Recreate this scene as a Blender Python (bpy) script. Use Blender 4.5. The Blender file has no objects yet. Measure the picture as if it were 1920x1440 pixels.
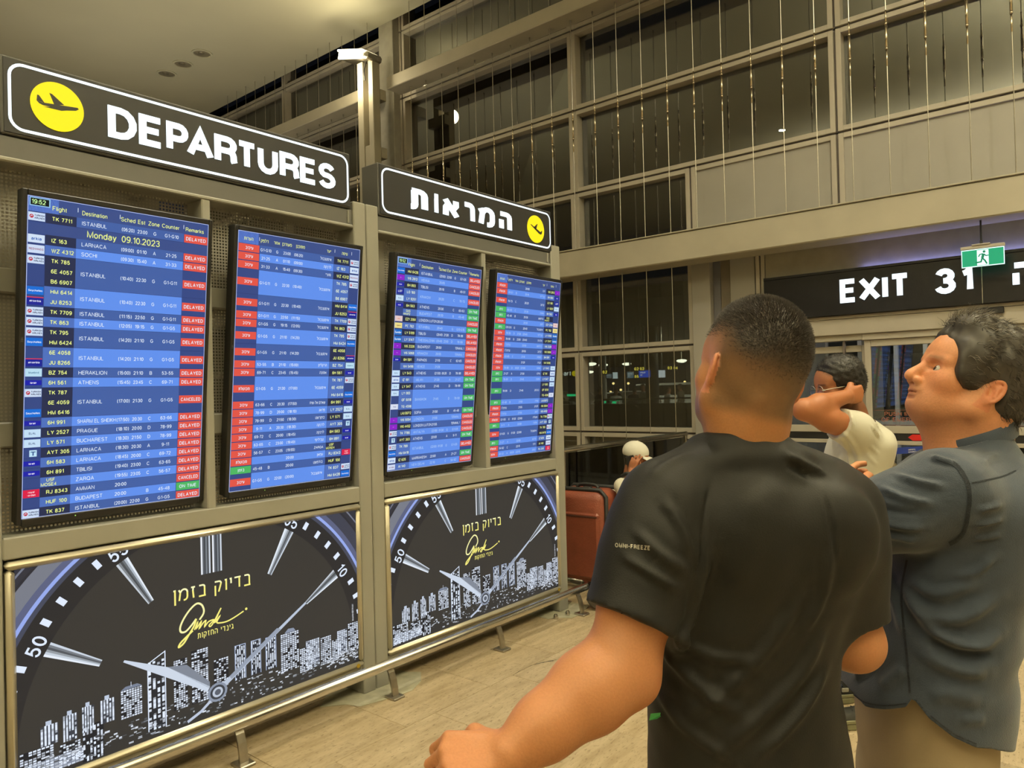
import bpy, bmesh, math, random
import numpy as np
from mathutils import Vector, Matrix
from math import sin, cos, pi, radians, sqrt, atan2, exp

SC = bpy.context.scene
COL = SC.collection
R = radians

# ---------------------------------------------------------------- camera
F_PX = 1379.825
YAW, PITCH, ROLL = R(39.5473), R(0.55656), R(-1.41647)
CAM = np.array([0.0, 0.0, 1.55])
cR = np.array([cos(YAW), sin(YAW), 0.0])
cF = np.array([-sin(YAW), cos(YAW), 0.0])
cU = np.array([0.0, 0.0, 1.0])
_f = np.array([-sin(YAW) * cos(PITCH), cos(YAW) * cos(PITCH), sin(PITCH)])
_u = np.cross(cR, _f)
_r2 = cR * cos(ROLL) + _u * sin(ROLL)
_u2 = -cR * sin(ROLL) + _u * cos(ROLL)
cam_d = bpy.data.cameras.new('camera')
cam_d.sensor_width = 36.0
cam_d.lens = F_PX / 1920.0 * 36.0
cam_d.clip_start = 0.05
cam_d.clip_end = 200
cam_o = bpy.data.objects.new('camera', cam_d)
COL.objects.link(cam_o)
cam_o.matrix_world = Matrix(((_r2[0], _u2[0], -_f[0], CAM[0]), (_r2[1], _u2[1], -_f[1], CAM[1]),
                             (_r2[2], _u2[2], -_f[2], CAM[2]), (0, 0, 0, 1)))
SC.camera = cam_o

def W(px, py, dep):
    """world point seen at pixel (px, py) at the given distance along the view axis"""
    return CAM + dep * (_f + _r2 * ((px - 960) / F_PX) - _u2 * ((py - 720) / F_PX))

# ---------------------------------------------------------------- colour management, world, lights
vs = SC.view_settings
SC.display_settings.display_device = 'sRGB'
vs.view_transform = 'Standard'
vs.look = 'None'
vs.exposure = 0.0
vs.gamma = 1.0
vs.use_curve_mapping = False
SC.cycles.max_bounces = 8
SC.cycles.diffuse_bounces = 3
SC.cycles.glossy_bounces = 4
SC.cycles.transparent_max_bounces = 16
SC.cycles.transmission_bounces = 4
SC.cycles.caustics_reflective = False
SC.cycles.caustics_refractive = False
SC.cycles.sample_clamp_indirect = 4.0
SC.cycles.use_denoising = True

wd = bpy.data.worlds.new('night')
SC.world = wd
wd.use_nodes = True
wd.node_tree.nodes['Background'].inputs[0].default_value = (0.011, 0.012, 0.016, 1)
wd.node_tree.nodes['Background'].inputs[1].default_value = 1.0

WARM = (1.0, 0.90, 0.67)

def area_light(name, loc, size, power, color=WARM, aim=(0, 0, -1), spread=pi):
    l = bpy.data.lights.new(name, 'AREA')
    l.shape = 'DISK'
    l.size = size
    l.energy = power
    l.color = color
    l.spread = spread
    o = bpy.data.objects.new(name, l)
    COL.objects.link(o)
    o.location = loc
    o.rotation_euler = Vector(aim).to_track_quat('-Z', 'Y').to_euler()
    return o

# one row of small ceiling downlights over the board and the queue (above the frame)
for (x, y, p, s) in ((-2.6, 3.0, 95, 0.14), (1.2, 4.6, 110, 0.14), (-6.0, -1.0, 60, 0.14)):
    area_light('hall_downlight', (x, y, 7.55), s, p, spread=R(150))
# uplights that wash the ceiling; most of the hall's light is their bounce (the lamp by the board is modelled)
for (x, y, z, p) in ((2.6, 2.2, 5.4, 620), (0.8, 4.8, 5.4, 380), (-0.6, -4.5, 5.2, 760), (4.2, -2.0, 5.4, 420), (4.8, 5.4, 5.4, 330), (-5.0, -4.5, 5.4, 260), (-9.0, 4.9, 3.2, 40), (-12.5, 5.5, 3.2, 28)):
    area_light('hall_uplight', (x, y, z), 0.6, p * 1.28, aim=(0, -0.15, 1), spread=R(150))
# lamps under the canopy over the drop-off road outside and in the door vestibule
for (x, y, z, p) in ((-14.0, 30.0, 3.5, 480), (-22.0, 30.0, 3.5, 480), (-30.0, 30.0, 3.5, 480), (-9.0, 24.0, 3.5, 300)):
    area_light('canopy_light', (x, y, z), 0.5, p, color=(1.0, 0.95, 0.82))
area_light('vestibule_light', (-1.6, 9.8, 2.46), 0.2, 34, color=(0.95, 0.97, 1.0))

# ---------------------------------------------------------------- materials
def lin(c):
    return tuple(((v / 255.0) / 12.92 if v / 255.0 <= 0.04045 else ((v / 255.0 + 0.055) / 1.055) ** 2.4) for v in c)

MATS = {}
def mat(name, rgb, rough=0.5, metal=0.0, var=0.08, scale=8.0, bump=0.0, bscale=60.0, spec=0.5, sheen=0.0, coat=0.0, stretch=(1, 1, 1)):
    """procedural principled material: base colour broken up by noise, optional fine bump"""
    if name in MATS:
        return MATS[name]
    m = bpy.data.materials.new(name)
    MATS[name] = m
    m.use_nodes = True
    nt = m.node_tree
    b = nt.nodes['Principled BSDF']
    b.inputs['Roughness'].default_value = rough
    b.inputs['Metallic'].default_value = metal
    b.inputs['Specular IOR Level'].default_value = spec
    if sheen:
        b.inputs['Sheen Weight'].default_value = sheen
        b.inputs['Sheen Roughness'].default_value = 0.5
    if coat:
        b.inputs['Coat Weight'].default_value = coat
    tc = nt.nodes.new('ShaderNodeTexCoord')
    mp = nt.nodes.new('ShaderNodeMapping')
    mp.inputs['Scale'].default_value = stretch
    nt.links.new(tc.outputs['Object'], mp.inputs[0])
    n = nt.nodes.new('ShaderNodeTexNoise')
    n.inputs['Scale'].default_value = scale
    n.inputs['Detail'].default_value = 4
    nt.links.new(mp.outputs[0], n.inputs['Vector'])
    rp = nt.nodes.new('ShaderNodeValToRGB')
    rp.color_ramp.elements[0].position = 0.3
    rp.color_ramp.elements[1].position = 0.7
    rp.color_ramp.elements[0].color = tuple(v * (1 - var) for v in rgb) + (1,)
    rp.color_ramp.elements[1].color = tuple(min(1, v * (1 + var)) for v in rgb) + (1,)
    nt.links.new(n.outputs['Fac'], rp.inputs[0])
    nt.links.new(rp.outputs[0], b.inputs['Base Color'])
    if bump:
        n2 = nt.nodes.new('ShaderNodeTexNoise')
        n2.inputs['Scale'].default_value = bscale
        n2.inputs['Detail'].default_value = 3
        nt.links.new(mp.outputs[0], n2.inputs['Vector'])
        bp = nt.nodes.new('ShaderNodeBump')
        bp.inputs['Strength'].default_value = bump
        bp.inputs['Distance'].default_value = 0.01
        nt.links.new(n2.outputs['Fac'], bp.inputs['Height'])
        nt.links.new(bp.outputs[0], b.inputs['Normal'])
    return m

def emis(name, rgb, strength=1.0):
    if name in MATS:
        return MATS[name]
    m = bpy.data.materials.new(name)
    MATS[name] = m
    m.use_nodes = True
    b = m.node_tree.nodes['Principled BSDF']
    b.inputs['Base Color'].default_value = (0.01, 0.01, 0.01, 1)
    b.inputs['Specular IOR Level'].default_value = 0.2
    b.inputs['Roughness'].default_value = 0.4
    b.inputs['Emission Color'].default_value = tuple(rgb) + (1,)
    b.inputs['Emission Strength'].default_value = strength
    if strength < 5: m.cycles.emission_sampling = 'NONE'
    return m

def colattr(name, emit=0.0, rough=0.5, base=1.0, bump=0.0, bscale=200.0, sss=0.0, spec=0.5):
    """colours come from the mesh's own print / pigment colours"""
    if name in MATS:
        return MATS[name]
    m = bpy.data.materials.new(name)
    MATS[name] = m
    m.use_nodes = True
    nt = m.node_tree
    b = nt.nodes['Principled BSDF']
    b.inputs['Roughness'].default_value = rough
    b.inputs['Specular IOR Level'].default_value = spec
    a = nt.nodes.new('ShaderNodeVertexColor')
    a.layer_name = 'Col'
    if emit:
        nt.links.new(a.outputs[0], b.inputs['Emission Color'])
        b.inputs['Emission Strength'].default_value = emit
        m.cycles.emission_sampling = 'NONE'
        b.inputs['Base Color'].default_value = (0.006, 0.006, 0.007, 1); b.inputs['Specular IOR Level'].default_value = 0.15
    else:
        tc = nt.nodes.new('ShaderNodeTexCoord')
        n = nt.nodes.new('ShaderNodeTexNoise')
        n.inputs['Scale'].default_value = bscale
        n.inputs['Detail'].default_value = 3
        nt.links.new(tc.outputs['Object'], n.inputs['Vector'])
        mr = nt.nodes.new('ShaderNodeMapRange')
        mr.inputs['To Min'].default_value = 0.86
        mr.inputs['To Max'].default_value = 1.12
        nt.links.new(n.outputs['Fac'], mr.inputs[0])
        mx = nt.nodes.new('ShaderNodeMix')
        mx.data_type = 'RGBA'
        mx.blend_type = 'MULTIPLY'
        mx.inputs[0].default_value = 1.0
        nt.links.new(a.outputs[0], mx.inputs[6])
        nt.links.new(mr.outputs[0], mx.inputs[7])
        nt.links.new(mx.outputs[2], b.inputs['Base Color'])
        if sss:
            b.inputs['Subsurface Weight'].default_value = sss
            b.inputs['Subsurface Radius'].default_value = (0.008, 0.003, 0.0015)
            b.inputs['Subsurface Scale'].default_value = 1.0
        if bump:
            bp = nt.nodes.new('ShaderNodeBump')
            bp.inputs['Strength'].default_value = bump
            bp.inputs['Distance'].default_value = 0.004
            nt.links.new(n.outputs['Fac'], bp.inputs['Height'])
            nt.links.new(bp.outputs[0], b.inputs['Normal'])
    return m

def glass_mat(name, tint=(0.8, 0.85, 0.8), refl=0.12, rough=0.0, gmax=1.0):
    """sheet glass: clear with mirror reflection that grows at grazing angles"""
    if name in MATS:
        return MATS[name]
    m = bpy.data.materials.new(name)
    MATS[name] = m
    m.use_nodes = True
    nt = m.node_tree
    for n in list(nt.nodes):
        nt.nodes.remove(n)
    out = nt.nodes.new('ShaderNodeOutputMaterial')
    tr = nt.nodes.new('ShaderNodeBsdfTransparent')
    tr.inputs[0].default_value = tuple(tint) + (1,)
    gl = nt.nodes.new('ShaderNodeBsdfGlossy')
    gl.inputs[0].default_value = (0.9, 0.9, 0.88, 1)
    gl.inputs['Roughness'].default_value = rough
    lw = nt.nodes.new('ShaderNodeFresnel')
    lw.inputs[0].default_value = 1.52
    mr = nt.nodes.new('ShaderNodeMapRange')
    mr.inputs['From Min'].default_value = 0.04
    mr.inputs['From Max'].default_value = 1.0
    mr.inputs['To Min'].default_value = refl
    mr.inputs['To Max'].default_value = gmax
    nt.links.new(lw.outputs[0], mr.inputs[0])
    mx = nt.nodes.new('ShaderNodeMixShader')
    nt.links.new(mr.outputs[0], mx.inputs[0])
    nt.links.new(tr.outputs[0], mx.inputs[1])
    nt.links.new(gl.outputs[0], mx.inputs[2])
    nt.links.new(mx.outputs[0], out.inputs[0])
    return m

# ---------------------------------------------------------------- mesh building
class MB:
    def __init__(s):
        s.v = []; s.f = []; s.c = []; s.m = []
    def add(s, vs_, fs_, col=None, mi=0):
        o = len(s.v)
        s.v.extend([tuple(p) for p in vs_])
        for q in fs_:
            s.f.append(tuple(i + o for i in q)); s.c.append(col); s.m.append(mi)
        return s
    def box(s, lo, hi, col=None, mi=0, bev=0.0):
        (x0, y0, z0), (x1, y1, z1) = lo, hi
        x0, x1 = min(x0, x1), max(x0, x1); y0, y1 = min(y0, y1), max(y0, y1); z0, z1 = min(z0, z1), max(z0, z1)
        if bev <= 0:
            return s.add([(x0, y0, z0), (x1, y0, z0), (x1, y1, z0), (x0, y1, z0), (x0, y0, z1), (x1, y0, z1), (x1, y1, z1), (x0, y1, z1)],
                         [(0, 3, 2, 1), (4, 5, 6, 7), (0, 1, 5, 4), (1, 2, 6, 5), (2, 3, 7, 6), (3, 0, 4, 7)], col, mi)
        b = min(bev, (x1 - x0) / 2.01, (y1 - y0) / 2.01, (z1 - z0) / 2.01)
        V = []; idx = {}
        for ax in range(3):
            for sx in (0, 1):
                for sy in (0, 1):
                    for sz in (0, 1):
                        p = [x0 + b if sx == 0 else x1 - b, y0 + b if sy == 0 else y1 - b, z0 + b if sz == 0 else z1 - b]
                        p[ax] = (x0, y0, z0)[ax] if (sx, sy, sz)[ax] == 0 else (x1, y1, z1)[ax]
                        idx[(ax, sx, sy, sz)] = len(V); V.append(tuple(p))
        Fs = []
        def quad(q):
            pts = [Vector(V[i]) for i in q]
            n = (pts[1] - pts[0]).cross(pts[2] - pts[0])
            c = sum(pts, Vector()) / len(pts) - Vector(((x0 + x1) / 2, (y0 + y1) / 2, (z0 + z1) / 2))
            Fs.append(tuple(q) if n.dot(c) > 0 else tuple(reversed(q)))
        for ax in range(3):
            a1, a2 = [(1, 2), (0, 2), (0, 1)][ax]
            for sd in (0, 1):
                q = []
                for (i, j) in ((0, 0), (1, 0), (1, 1), (0, 1)):
                    k = [0, 0, 0]; k[ax] = sd; k[a1] = i; k[a2] = j; q.append(idx[(ax, *k)])
                quad(q)
        for ax in range(3):
            a1, a2 = [(1, 2), (0, 2), (0, 1)][ax]
            for i in (0, 1):
                for j in (0, 1):
                    k0 = [0, 0, 0]; k0[a1] = i; k0[a2] = j; k1 = list(k0); k1[ax] = 1
                    quad([idx[(a1, *k0)], idx[(a1, *k1)], idx[(a2, *k1)], idx[(a2, *k0)]])
        for sx in (0, 1):
            for sy in (0, 1):
                for sz in (0, 1):
                    quad([idx[(0, sx, sy, sz)], idx[(1, sx, sy, sz)], idx[(2, sx, sy, sz)]])
        return s.add(V, Fs, col, mi)
    def obox(s, c, ax, half, col=None, mi=0, bev=0.0):
        """oriented box: centre, three axes, half sizes"""
        t = MB().box((-half[0], -half[1], -half[2]), half, bev=bev)
        A = np.array(ax, float)
        V = [tuple(np.array(c) + np.array(p) @ A) for p in t.v]
        fl = np.linalg.det(A) < 0
        return s.add(V, [tuple(reversed(q)) for q in t.f] if fl else t.f, col, mi)
    def tube(s, path, r, n=10, col=None, mi=0, caps=True, closed=False):
        P = [np.array(p, float) for p in path]
        rs = r if isinstance(r, (list, tuple)) else [r] * len(P)
        L = len(P)
        V = []; prev = None
        for i in range(L):
            if closed:
                t = P[(i + 1) % L] - P[i - 1]
            else:
                t = P[min(i + 1, L - 1)] - P[max(i - 1, 0)]
            t = t / (np.linalg.norm(t) + 1e-12)
            if prev is None:
                a = np.array([0, 0, 1.0]) if abs(t[2]) < 0.9 else np.array([1.0, 0, 0])
                prev = np.cross(t, a); prev /= np.linalg.norm(prev)
            u = prev - t * (prev @ t); u /= (np.linalg.norm(u) + 1e-12); prev = u
            w = np.cross(t, u)
            for k in range(n):
                a = 2 * pi * k / n
                V.append(tuple(P[i] + rs[i] * (u * cos(a) + w * sin(a))))
        Fs = []
        for i in range(L if closed else L - 1):
            j = (i + 1) % L
            for k in range(n):
                Fs.append((i * n + k, i * n + (k + 1) % n, j * n + (k + 1) % n, j * n + k))
        if caps and not closed:
            Fs.append(tuple(range(n - 1, -1, -1))); Fs.append(tuple((L - 1) * n + k for k in range(n)))
        return s.add(V, Fs, col, mi)
    def lathe(s, prof, c, ax=(0, 0, 1), n=24, col=None, mi=0):
        """prof: (radius, height) list turned round axis ax through c"""
        ax = np.array(ax, float); ax /= np.linalg.norm(ax)
        a = np.array([1.0, 0, 0]) if abs(ax[0]) < 0.9 else np.array([0, 1.0, 0])
        u = np.cross(ax, a); u /= np.linalg.norm(u); w = np.cross(ax, u)
        V = []; Fs = []
        for (r, h) in prof:
            for k in range(n):
                t = 2 * pi * k / n
                V.append(tuple(np.array(c) + ax * h + r * (u * cos(t) + w * sin(t))))
        for i in range(len(prof) - 1):
            for k in range(n):
                Fs.append((i * n + k, i * n + (k + 1) % n, (i + 1) * n + (k + 1) % n, (i + 1) * n + k))
        if prof[0][0] > 1e-6: Fs.append(tuple(range(n - 1, -1, -1)))
        if prof[-1][0] > 1e-6: Fs.append(tuple((len(prof) - 1) * n + k for k in range(n)))
        return s.add(V, Fs, col, mi)
    def prism(s, poly, o, u, w, th, col=None, mi=0):
        """2D outline in frame (o, u, w) given thickness along u x w (both ways from th[0] to th[1])"""
        o, u, w = (np.array(a, float) for a in (o, u, w)); nrm = np.cross(u, w)
        n = len(poly)
        V = [tuple(o + u * a + w * b + nrm * th[0]) for a, b in poly] + [tuple(o + u * a + w * b + nrm * th[1]) for a, b in poly]
        Fs = [tuple(range(n - 1, -1, -1)), tuple(range(n, 2 * n))] + [(i, (i + 1) % n, n + (i + 1) % n, n + i) for i in range(n)]
        return s.add(V, Fs, col, mi)
    def build(s, name, m, parent=None, smooth=False, bevel=0.0):
        me = bpy.data.meshes.new(name)
        me.from_pydata(s.v, [], s.f)
        ms = m if isinstance(m, (list, tuple)) else [m]
        for q in ms:
            me.materials.append(q)
        if len(ms) > 1:
            me.polygons.foreach_set('material_index', s.m)
        if any(c is not None for c in s.c):
            at = me.color_attributes.new('Col', 'FLOAT_COLOR', 'CORNER')
            buf = []
            for p, c in zip(me.polygons, s.c):
                buf.extend((tuple(c or (0, 0, 0)) + (1.0,)) * p.loop_total)
            at.data.foreach_set('color', np.array(buf, dtype=np.float32))
        if smooth:
            me.polygons.foreach_set('use_smooth', [True] * len(me.polygons))
        me.update()
        o = bpy.data.objects.new(name, me)
        COL.objects.link(o)
        if parent is not None:
            o.parent = parent
            o.matrix_parent_inverse = parent.matrix_basis.inverted()
        if bevel:
            md = o.modifiers.new('bevel', 'BEVEL'); md.width = bevel; md.segments = 2; md.limit_method = 'ANGLE'
        if smooth == 'auto':
            md = None
            me.polygons.foreach_set('use_smooth', [True] * len(me.polygons))
            me.set_sharp_from_angle(angle=R(40))
        return o

def tag(o, label=None, cat=None, group=None, kind=None):
    if label: o['label'] = label
    if cat: o['category'] = cat
    if group: o['group'] = group
    if kind: o['kind'] = kind
    return o

def empty(name, loc, label=None, cat=None, group=None, kind=None):
    o = bpy.data.objects.new(name, None)
    o.empty_display_size = 0.1
    o.location = loc
    COL.objects.link(o)
    return tag(o, label, cat, group, kind)

def bounds_box(mesh_obj):
    return mesh_obj

def crom(pts, n=6, closed=False):
    """Catmull-Rom through points"""
    P = [np.array(p, float) for p in pts]
    L = len(P); out = []
    for i in range(L if closed else L - 1):
        p0 = P[i - 1] if (closed or i > 0) else 2 * P[0] - P[1]
        p1 = P[i]; p2 = P[(i + 1) % L]
        p3 = P[(i + 2) % L] if (closed or i + 2 < L) else 2 * P[-1] - P[-2]
        for k in range(n):
            t = k / n
            out.append(0.5 * ((2 * p1) + (-p0 + p2) * t + (2 * p0 - 5 * p1 + 4 * p2 - p3) * t * t + (-p0 + 3 * p1 - 3 * p2 + p3) * t ** 3))
    if not closed: out.append(P[-1])
    return out

# ---------------------------------------------------------------- lettering: a stroke alphabet on a 10-high grid
# path items: (x, y) points or (cx, cy, rx, ry, a0, a1) arcs in degrees
def _A(cx, cy, rx, ry, a0, a1): return (cx, cy, rx, ry, a0, a1)
GL = {
 'A': (7.6, [[(0, 0), (3.8, 10), (7.6, 0)], [(1.3, 3.3), (6.3, 3.3)]]),
 'B': (6.4, [[(0, 0), (0, 10), (3.6, 10), _A(3.6, 7.6, 2.4, 2.4, 90, -90), (0, 5.2)], [(3.6, 5.2), _A(3.8, 2.6, 2.6, 2.6, 90, -90), (0, 0)]]),
 'C': (7.4, [[_A(4, 5, 4, 5, 40, 320)]]),
 'D': (7.2, [[(0, 0), (0, 10), (3, 10), _A(3, 5, 4.2, 5, 90, -90), (0, 0), (0, 1)]]),
 'E': (6, [[(6, 10), (0, 10), (0, 0), (6, 0)], [(0, 5.2), (5.4, 5.2)]]),
 'F': (5.8, [[(5.8, 10), (0, 10), (0, 0)], [(0, 5.2), (5, 5.2)]]),
 'G': (8, [[_A(4, 5, 4, 5, 40, 320), (7.6, 4.6), (4.4, 4.6)]]),
 'H': (7, [[(0, 0), (0, 10)], [(7, 0), (7, 10)], [(0, 5.2), (7, 5.2)]]),
 'I': (0, [[(0, 0), (0, 10)]]),
 'J': (5, [[(5, 10), (5, 2.5), _A(2.5, 2.5, 2.5, 2.5, 0, -180)]]),
 'K': (6.8, [[(0, 0), (0, 10)], [(6.4, 10), (0, 3.6)], [(2.4, 6), (6.8, 0)]]),
 'L': (5.4, [[(0, 10), (0, 0), (5.4, 0)]]),
 'M': (8.4, [[(0, 0), (0, 10), (4.2, 0), (8.4, 10), (8.4, 0)]]),
 'N': (7, [[(0, 0), (0, 10), (7, 0), (7, 10)]]),
 'O': (8.4, [[_A(4.2, 5, 4.2, 5, 90, 450)]]),
 'P': (6.4, [[(0, 0), (0, 10), (3.8, 10), _A(3.8, 7.3, 2.6, 2.7, 90, -90), (0, 4.6)]]),
 'Q': (8.4, [[_A(4.2, 5, 4.2, 5, 90, 450)], [(5, 2.4), (8.4, -0.6)]]),
 'R': (6.8, [[(0, 0), (0, 10), (3.9, 10), _A(3.9, 7.4, 2.6, 2.6, 90, -90), (0, 4.8)], [(3.9, 4.8), _A(4.3, 2.9, 2.1, 1.9, 90, 0), (6.5, 0.7), (6.8, 0)]]),
 'S': (6.6, [[_A(3.3, 7.5, 3.1, 2.5, 20, 240), _A(3.3, 2.6, 3.3, 2.6, 80, -165)]]),
 'T': (6.8, [[(0, 10), (6.8, 10)], [(3.4, 10), (3.4, 0)]]),
 'U': (6.8, [[(0, 10), (0, 3.4), _A(3.4, 3.4, 3.4, 3.4, 180, 360), (6.8, 10)]]),
 'V': (7, [[(0, 10), (3.5, 0), (7, 10)]]),
 'W': (10.4, [[(0, 10), (2.6, 0), (5.2, 10), (7.8, 0), (10.4, 10)]]),
 'X': (7.2, [[(0, 10), (7.2, 0)], [(0, 0), (7.2, 10)]]),
 'Y': (7.2, [[(0, 10), (3.6, 4.6), (7.2, 10)], [(3.6, 4.6), (3.6, 0)]]),
 'Z': (6.4, [[(0, 10), (6.4, 10), (0, 0), (6.4, 0)]]),
 '0': (5.6, [[_A(2.8, 5, 2.8, 5, 90, 450)]]), '1': (3, [[(0.3, 7.9), (1.6, 8.3), (3, 10), (3, 0)]]),
 '2': (5.6, [[_A(2.8, 7.1, 2.7, 2.9, 170, -30), (0, 0), (5.6, 0)]]),
 '3': (5.8, [[_A(2.8, 7.6, 2.5, 2.4, 165, -90), (2.2, 5.2)], [(2.2, 5.2), (2.8, 5.2), _A(2.8, 2.6, 2.9, 2.6, 90, -165)]]),
 '4': (5.8, [[(4.4, 0), (4.4, 10), (0, 3), (5.8, 3)]]),
 '5': (5.6, [[(5.2, 10), (1, 10), (0.5, 5.2), _A(2.8, 3.2, 2.8, 3.1, 130, -160)]]),
 '6': (5.6, [[_A(2.8, 3.1, 2.8, 3.1, 90, 450)], [_A(3.6, 5.2, 3.6, 4.8, 60, 195)]]),
 '7': (5.4, [[(0, 10), (5.4, 10), (1.9, 0)]]),
 '8': (5.6, [[_A(2.8, 7.6, 2.4, 2.4, 90, 450)], [_A(2.8, 2.6, 2.8, 2.6, 90, 450)]]),
 '9': (5.6, [[_A(2.8, 6.9, 2.8, 3.1, 90, 450)], [_A(2, 4.8, 3.6, 4.8, 15, -120)]]),
 ':': (0, [[(0, 1), (0, 2.2)], [(0, 6), (0, 7.2)]]), '.': (0, [[(0, 0), (0, 1.2)]]), '-': (3, [[(0, 4.4), (3, 4.4)]]),
 '(': (2, [[_A(3.6, 4.4, 3.6, 6.8, 120, 240)]]), ')': (2, [[_A(-1.6, 4.4, 3.6, 6.8, 60, -60)]]), '|': (0, [[(0, 2), (0, 9)]]),
 'a': (5, [[(5, 0), (5, 4.8), _A(2.6, 4.8, 2.4, 2.2, 0, 160)], [_A(2.4, 2, 2.4, 2, 60, 300), (5, 2.2)], [(2.4, 4), (5, 4.3)]]),
 'b': (5.2, [[(0, 0), (0, 10)], [_A(2.6, 3.5, 2.6, 3.5, 90, 450)]]), 'c': (4.8, [[_A(2.6, 3.5, 2.6, 3.5, 45, 315)]]),
 'd': (5.2, [[(5.2, 0), (5.2, 10)], [_A(2.6, 3.5, 2.6, 3.5, 90, 450)]]),
 'e': (5, [[(0.2, 3.7), (5, 3.7), _A(2.6, 3.5, 2.5, 3.5, 0, 315)]]),
 'g': (5.2, [[_A(2.6, 3.5, 2.6, 3.5, 90, 450)], [(5.2, 7), (5.2, -0.6), _A(2.6, -0.6, 2.6, 2.2, 0, -150)]]),
 'h': (4.8, [[(0, 0), (0, 10)], [(0, 4.6), _A(2.4, 4.6, 2.4, 2.4, 180, 0), (4.8, 0)]]), 'i': (0, [[(0, 0), (0, 7)], [(0, 8.8), (0, 10)]]),
 'k': (4.8, [[(0, 0), (0, 10)], [(4.6, 7), (0, 2.6)], [(1.8, 4.3), (4.8, 0)]]), 'l': (0, [[(0, 0), (0, 10)]]),
 'm': (8, [[(0, 0), (0, 7)], [(0, 4.8), _A(2, 4.8, 2, 2.2, 180, 0), (4, 0)], [(4, 4.8), _A(6, 4.8, 2, 2.2, 180, 0), (8, 0)]]),
 'n': (4.8, [[(0, 0), (0, 7)], [(0, 4.6), _A(2.4, 4.6, 2.4, 2.4, 180, 0), (4.8, 0)]]), 'o': (5.2, [[_A(2.6, 3.5, 2.6, 3.5, 90, 450)]]),
 'r': (2.8, [[(0, 0), (0, 7)], [(0, 4.4), _A(2.6, 4.2, 2.6, 2.8, 180, 85)]]),
 's': (4.4, [[_A(2.2, 5.2, 2.1, 1.8, 20, 240), _A(2.2, 1.8, 2.2, 1.8, 80, -165)]]),
 't': (2.6, [[(1.2, 9), (1.2, 1.2), _A(2.4, 1.2, 1.2, 1.2, 180, 270)], [(0, 7), (2.6, 7)]]),
 'u': (4.8, [[(0, 7), (0, 2.4), _A(2.4, 2.4, 2.4, 2.4, 180, 360), (4.8, 7)], [(4.8, 2.4), (4.8, 0)]]),
 'y': (5, [[(0, 7), (2.5, 0)], [(5, 7), (2, -1.6), (0.4, -2.6)]]),
 # Hebrew
 'א': (6.6, [[(0.3, 10), (6.6, 0)], [(6.2, 10), (6.2, 7), (4.4, 4.3)], [(2, 7.4), (0.6, 5), (0.4, 0)]]),
 'ב': (6.4, [[(0.4, 10), (3.6, 10), _A(3.6, 8.2, 1.8, 1.8, 90, 0), (5.4, 0)], [(0, 0), (6.4, 0)]]),
 'ג': (4.6, [[(0.6, 10), (2, 10), _A(2, 8.4, 1.6, 1.6, 90, 0), (3.6, 4), (4.4, 0)], [(3.6, 3.4), (0.2, 0)]]),
 'ד': (6.2, [[(0, 10), (6.2, 10)], [(4.8, 10), (4.8, 0)]]),
 'ה': (6.2, [[(0, 10), (4, 10), _A(4, 7.8, 2.2, 2.2, 90, 0), (6.2, 0)], [(0.6, 6), (0.6, 0)]]),
 'ו': (1.4, [[(0, 10), (1.4, 10), (1.4, 0)]]),
 'ז': (3.6, [[(0, 10), (3.6, 10)], [(2, 10), (1.6, 7), (2.2, 0)]]),
 'ח': (6.2, [[(0.6, 0), (0.6, 10), (4, 10), _A(4, 7.8, 2.2, 2.2, 90, 0), (6.2, 0)]]),
 'ט': (6.2, [[(0, 10), (0, 2), _A(2, 2, 2, 2, 180, 270), (4, 0), _A(4, 3, 2.2, 3, -90, 0), (6.2, 7.6), _A(4.4, 7.8, 1.8, 2.2, 0, 110)]]),
 'י': (1.4, [[(0, 10), (1.4, 10), (1.4, 5.4)]]),
 'כ': (5.4, [[(0, 10), (3, 10), _A(3, 7.6, 2.4, 2.4, 90, 0), (5.4, 2.4), _A(3, 2.4, 2.4, 2.4, 0, -90), (0, 0)]]),
 'ך': (5.4, [[(0, 10), (3.6, 10), _A(3.6, 8.2, 1.8, 1.8, 90, 0), (5.4, -3)]]),
 'ל': (5.4, [[(0.4, 14), (0.4, 10), (3.8, 10), _A(3.8, 8.4, 1.6, 1.6, 90, 0), (5.4, 6), (2.2, 0)]]),
 'מ': (7.6, [[(0, 10), (1.3, 7.4), (0.3, 0)], [(1.3, 7.4), _A(4.6, 7, 3, 3, 155, 0), (7.6, 3), _A(5.2, 3, 2.4, 3, 0, -90), (4.2, 0)]]),
 'ם': (6.2, [[(0.4, 0), (0.4, 10), (4, 10), _A(4, 7.8, 2.2, 2.2, 90, 0), (6.2, 0), (0, 0)]]),
 'נ': (3.8, [[(0.6, 10), (1.6, 10), _A(1.6, 8, 2, 2, 90, 0), (3.6, 0), (0, 0)]]),
 'ן': (1.4, [[(0, 10), (1.4, 10), (1.4, -3.4)]]),
 'ס': (6.4, [[(0, 10), (3.4, 10), _A(3.4, 5, 3, 5, 90, -180), (0.9, 10)]]),
 'ע': (6.2, [[(0.4, 10), (2.8, 1)], [(6, 10), (6, 4.6), _A(2.6, 4.6, 3.4, 4, 0, -75), (0, -0.4)]]),
 'פ': (6, [[(3, 5.6), (0.4, 5.6), (0.4, 10), (3.4, 10), _A(3.4, 7.4, 2.6, 2.6, 90, 0), (6, 2.6), _A(3.4, 2.6, 2.6, 2.6, 0, -90), (0, 0)]]),
 'צ': (6, [[(0.2, 10), (5.4, 0), (0, 0)], [(5.6, 10), (5.6, 7.4), (3.2, 4.6)]]),
 'ק': (6.2, [[(0, 10), (4, 10), _A(4, 8, 2, 2, 90, 0), (3.6, 0)], [(0.4, 6.4), (0.4, -3.4)]]),
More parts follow.
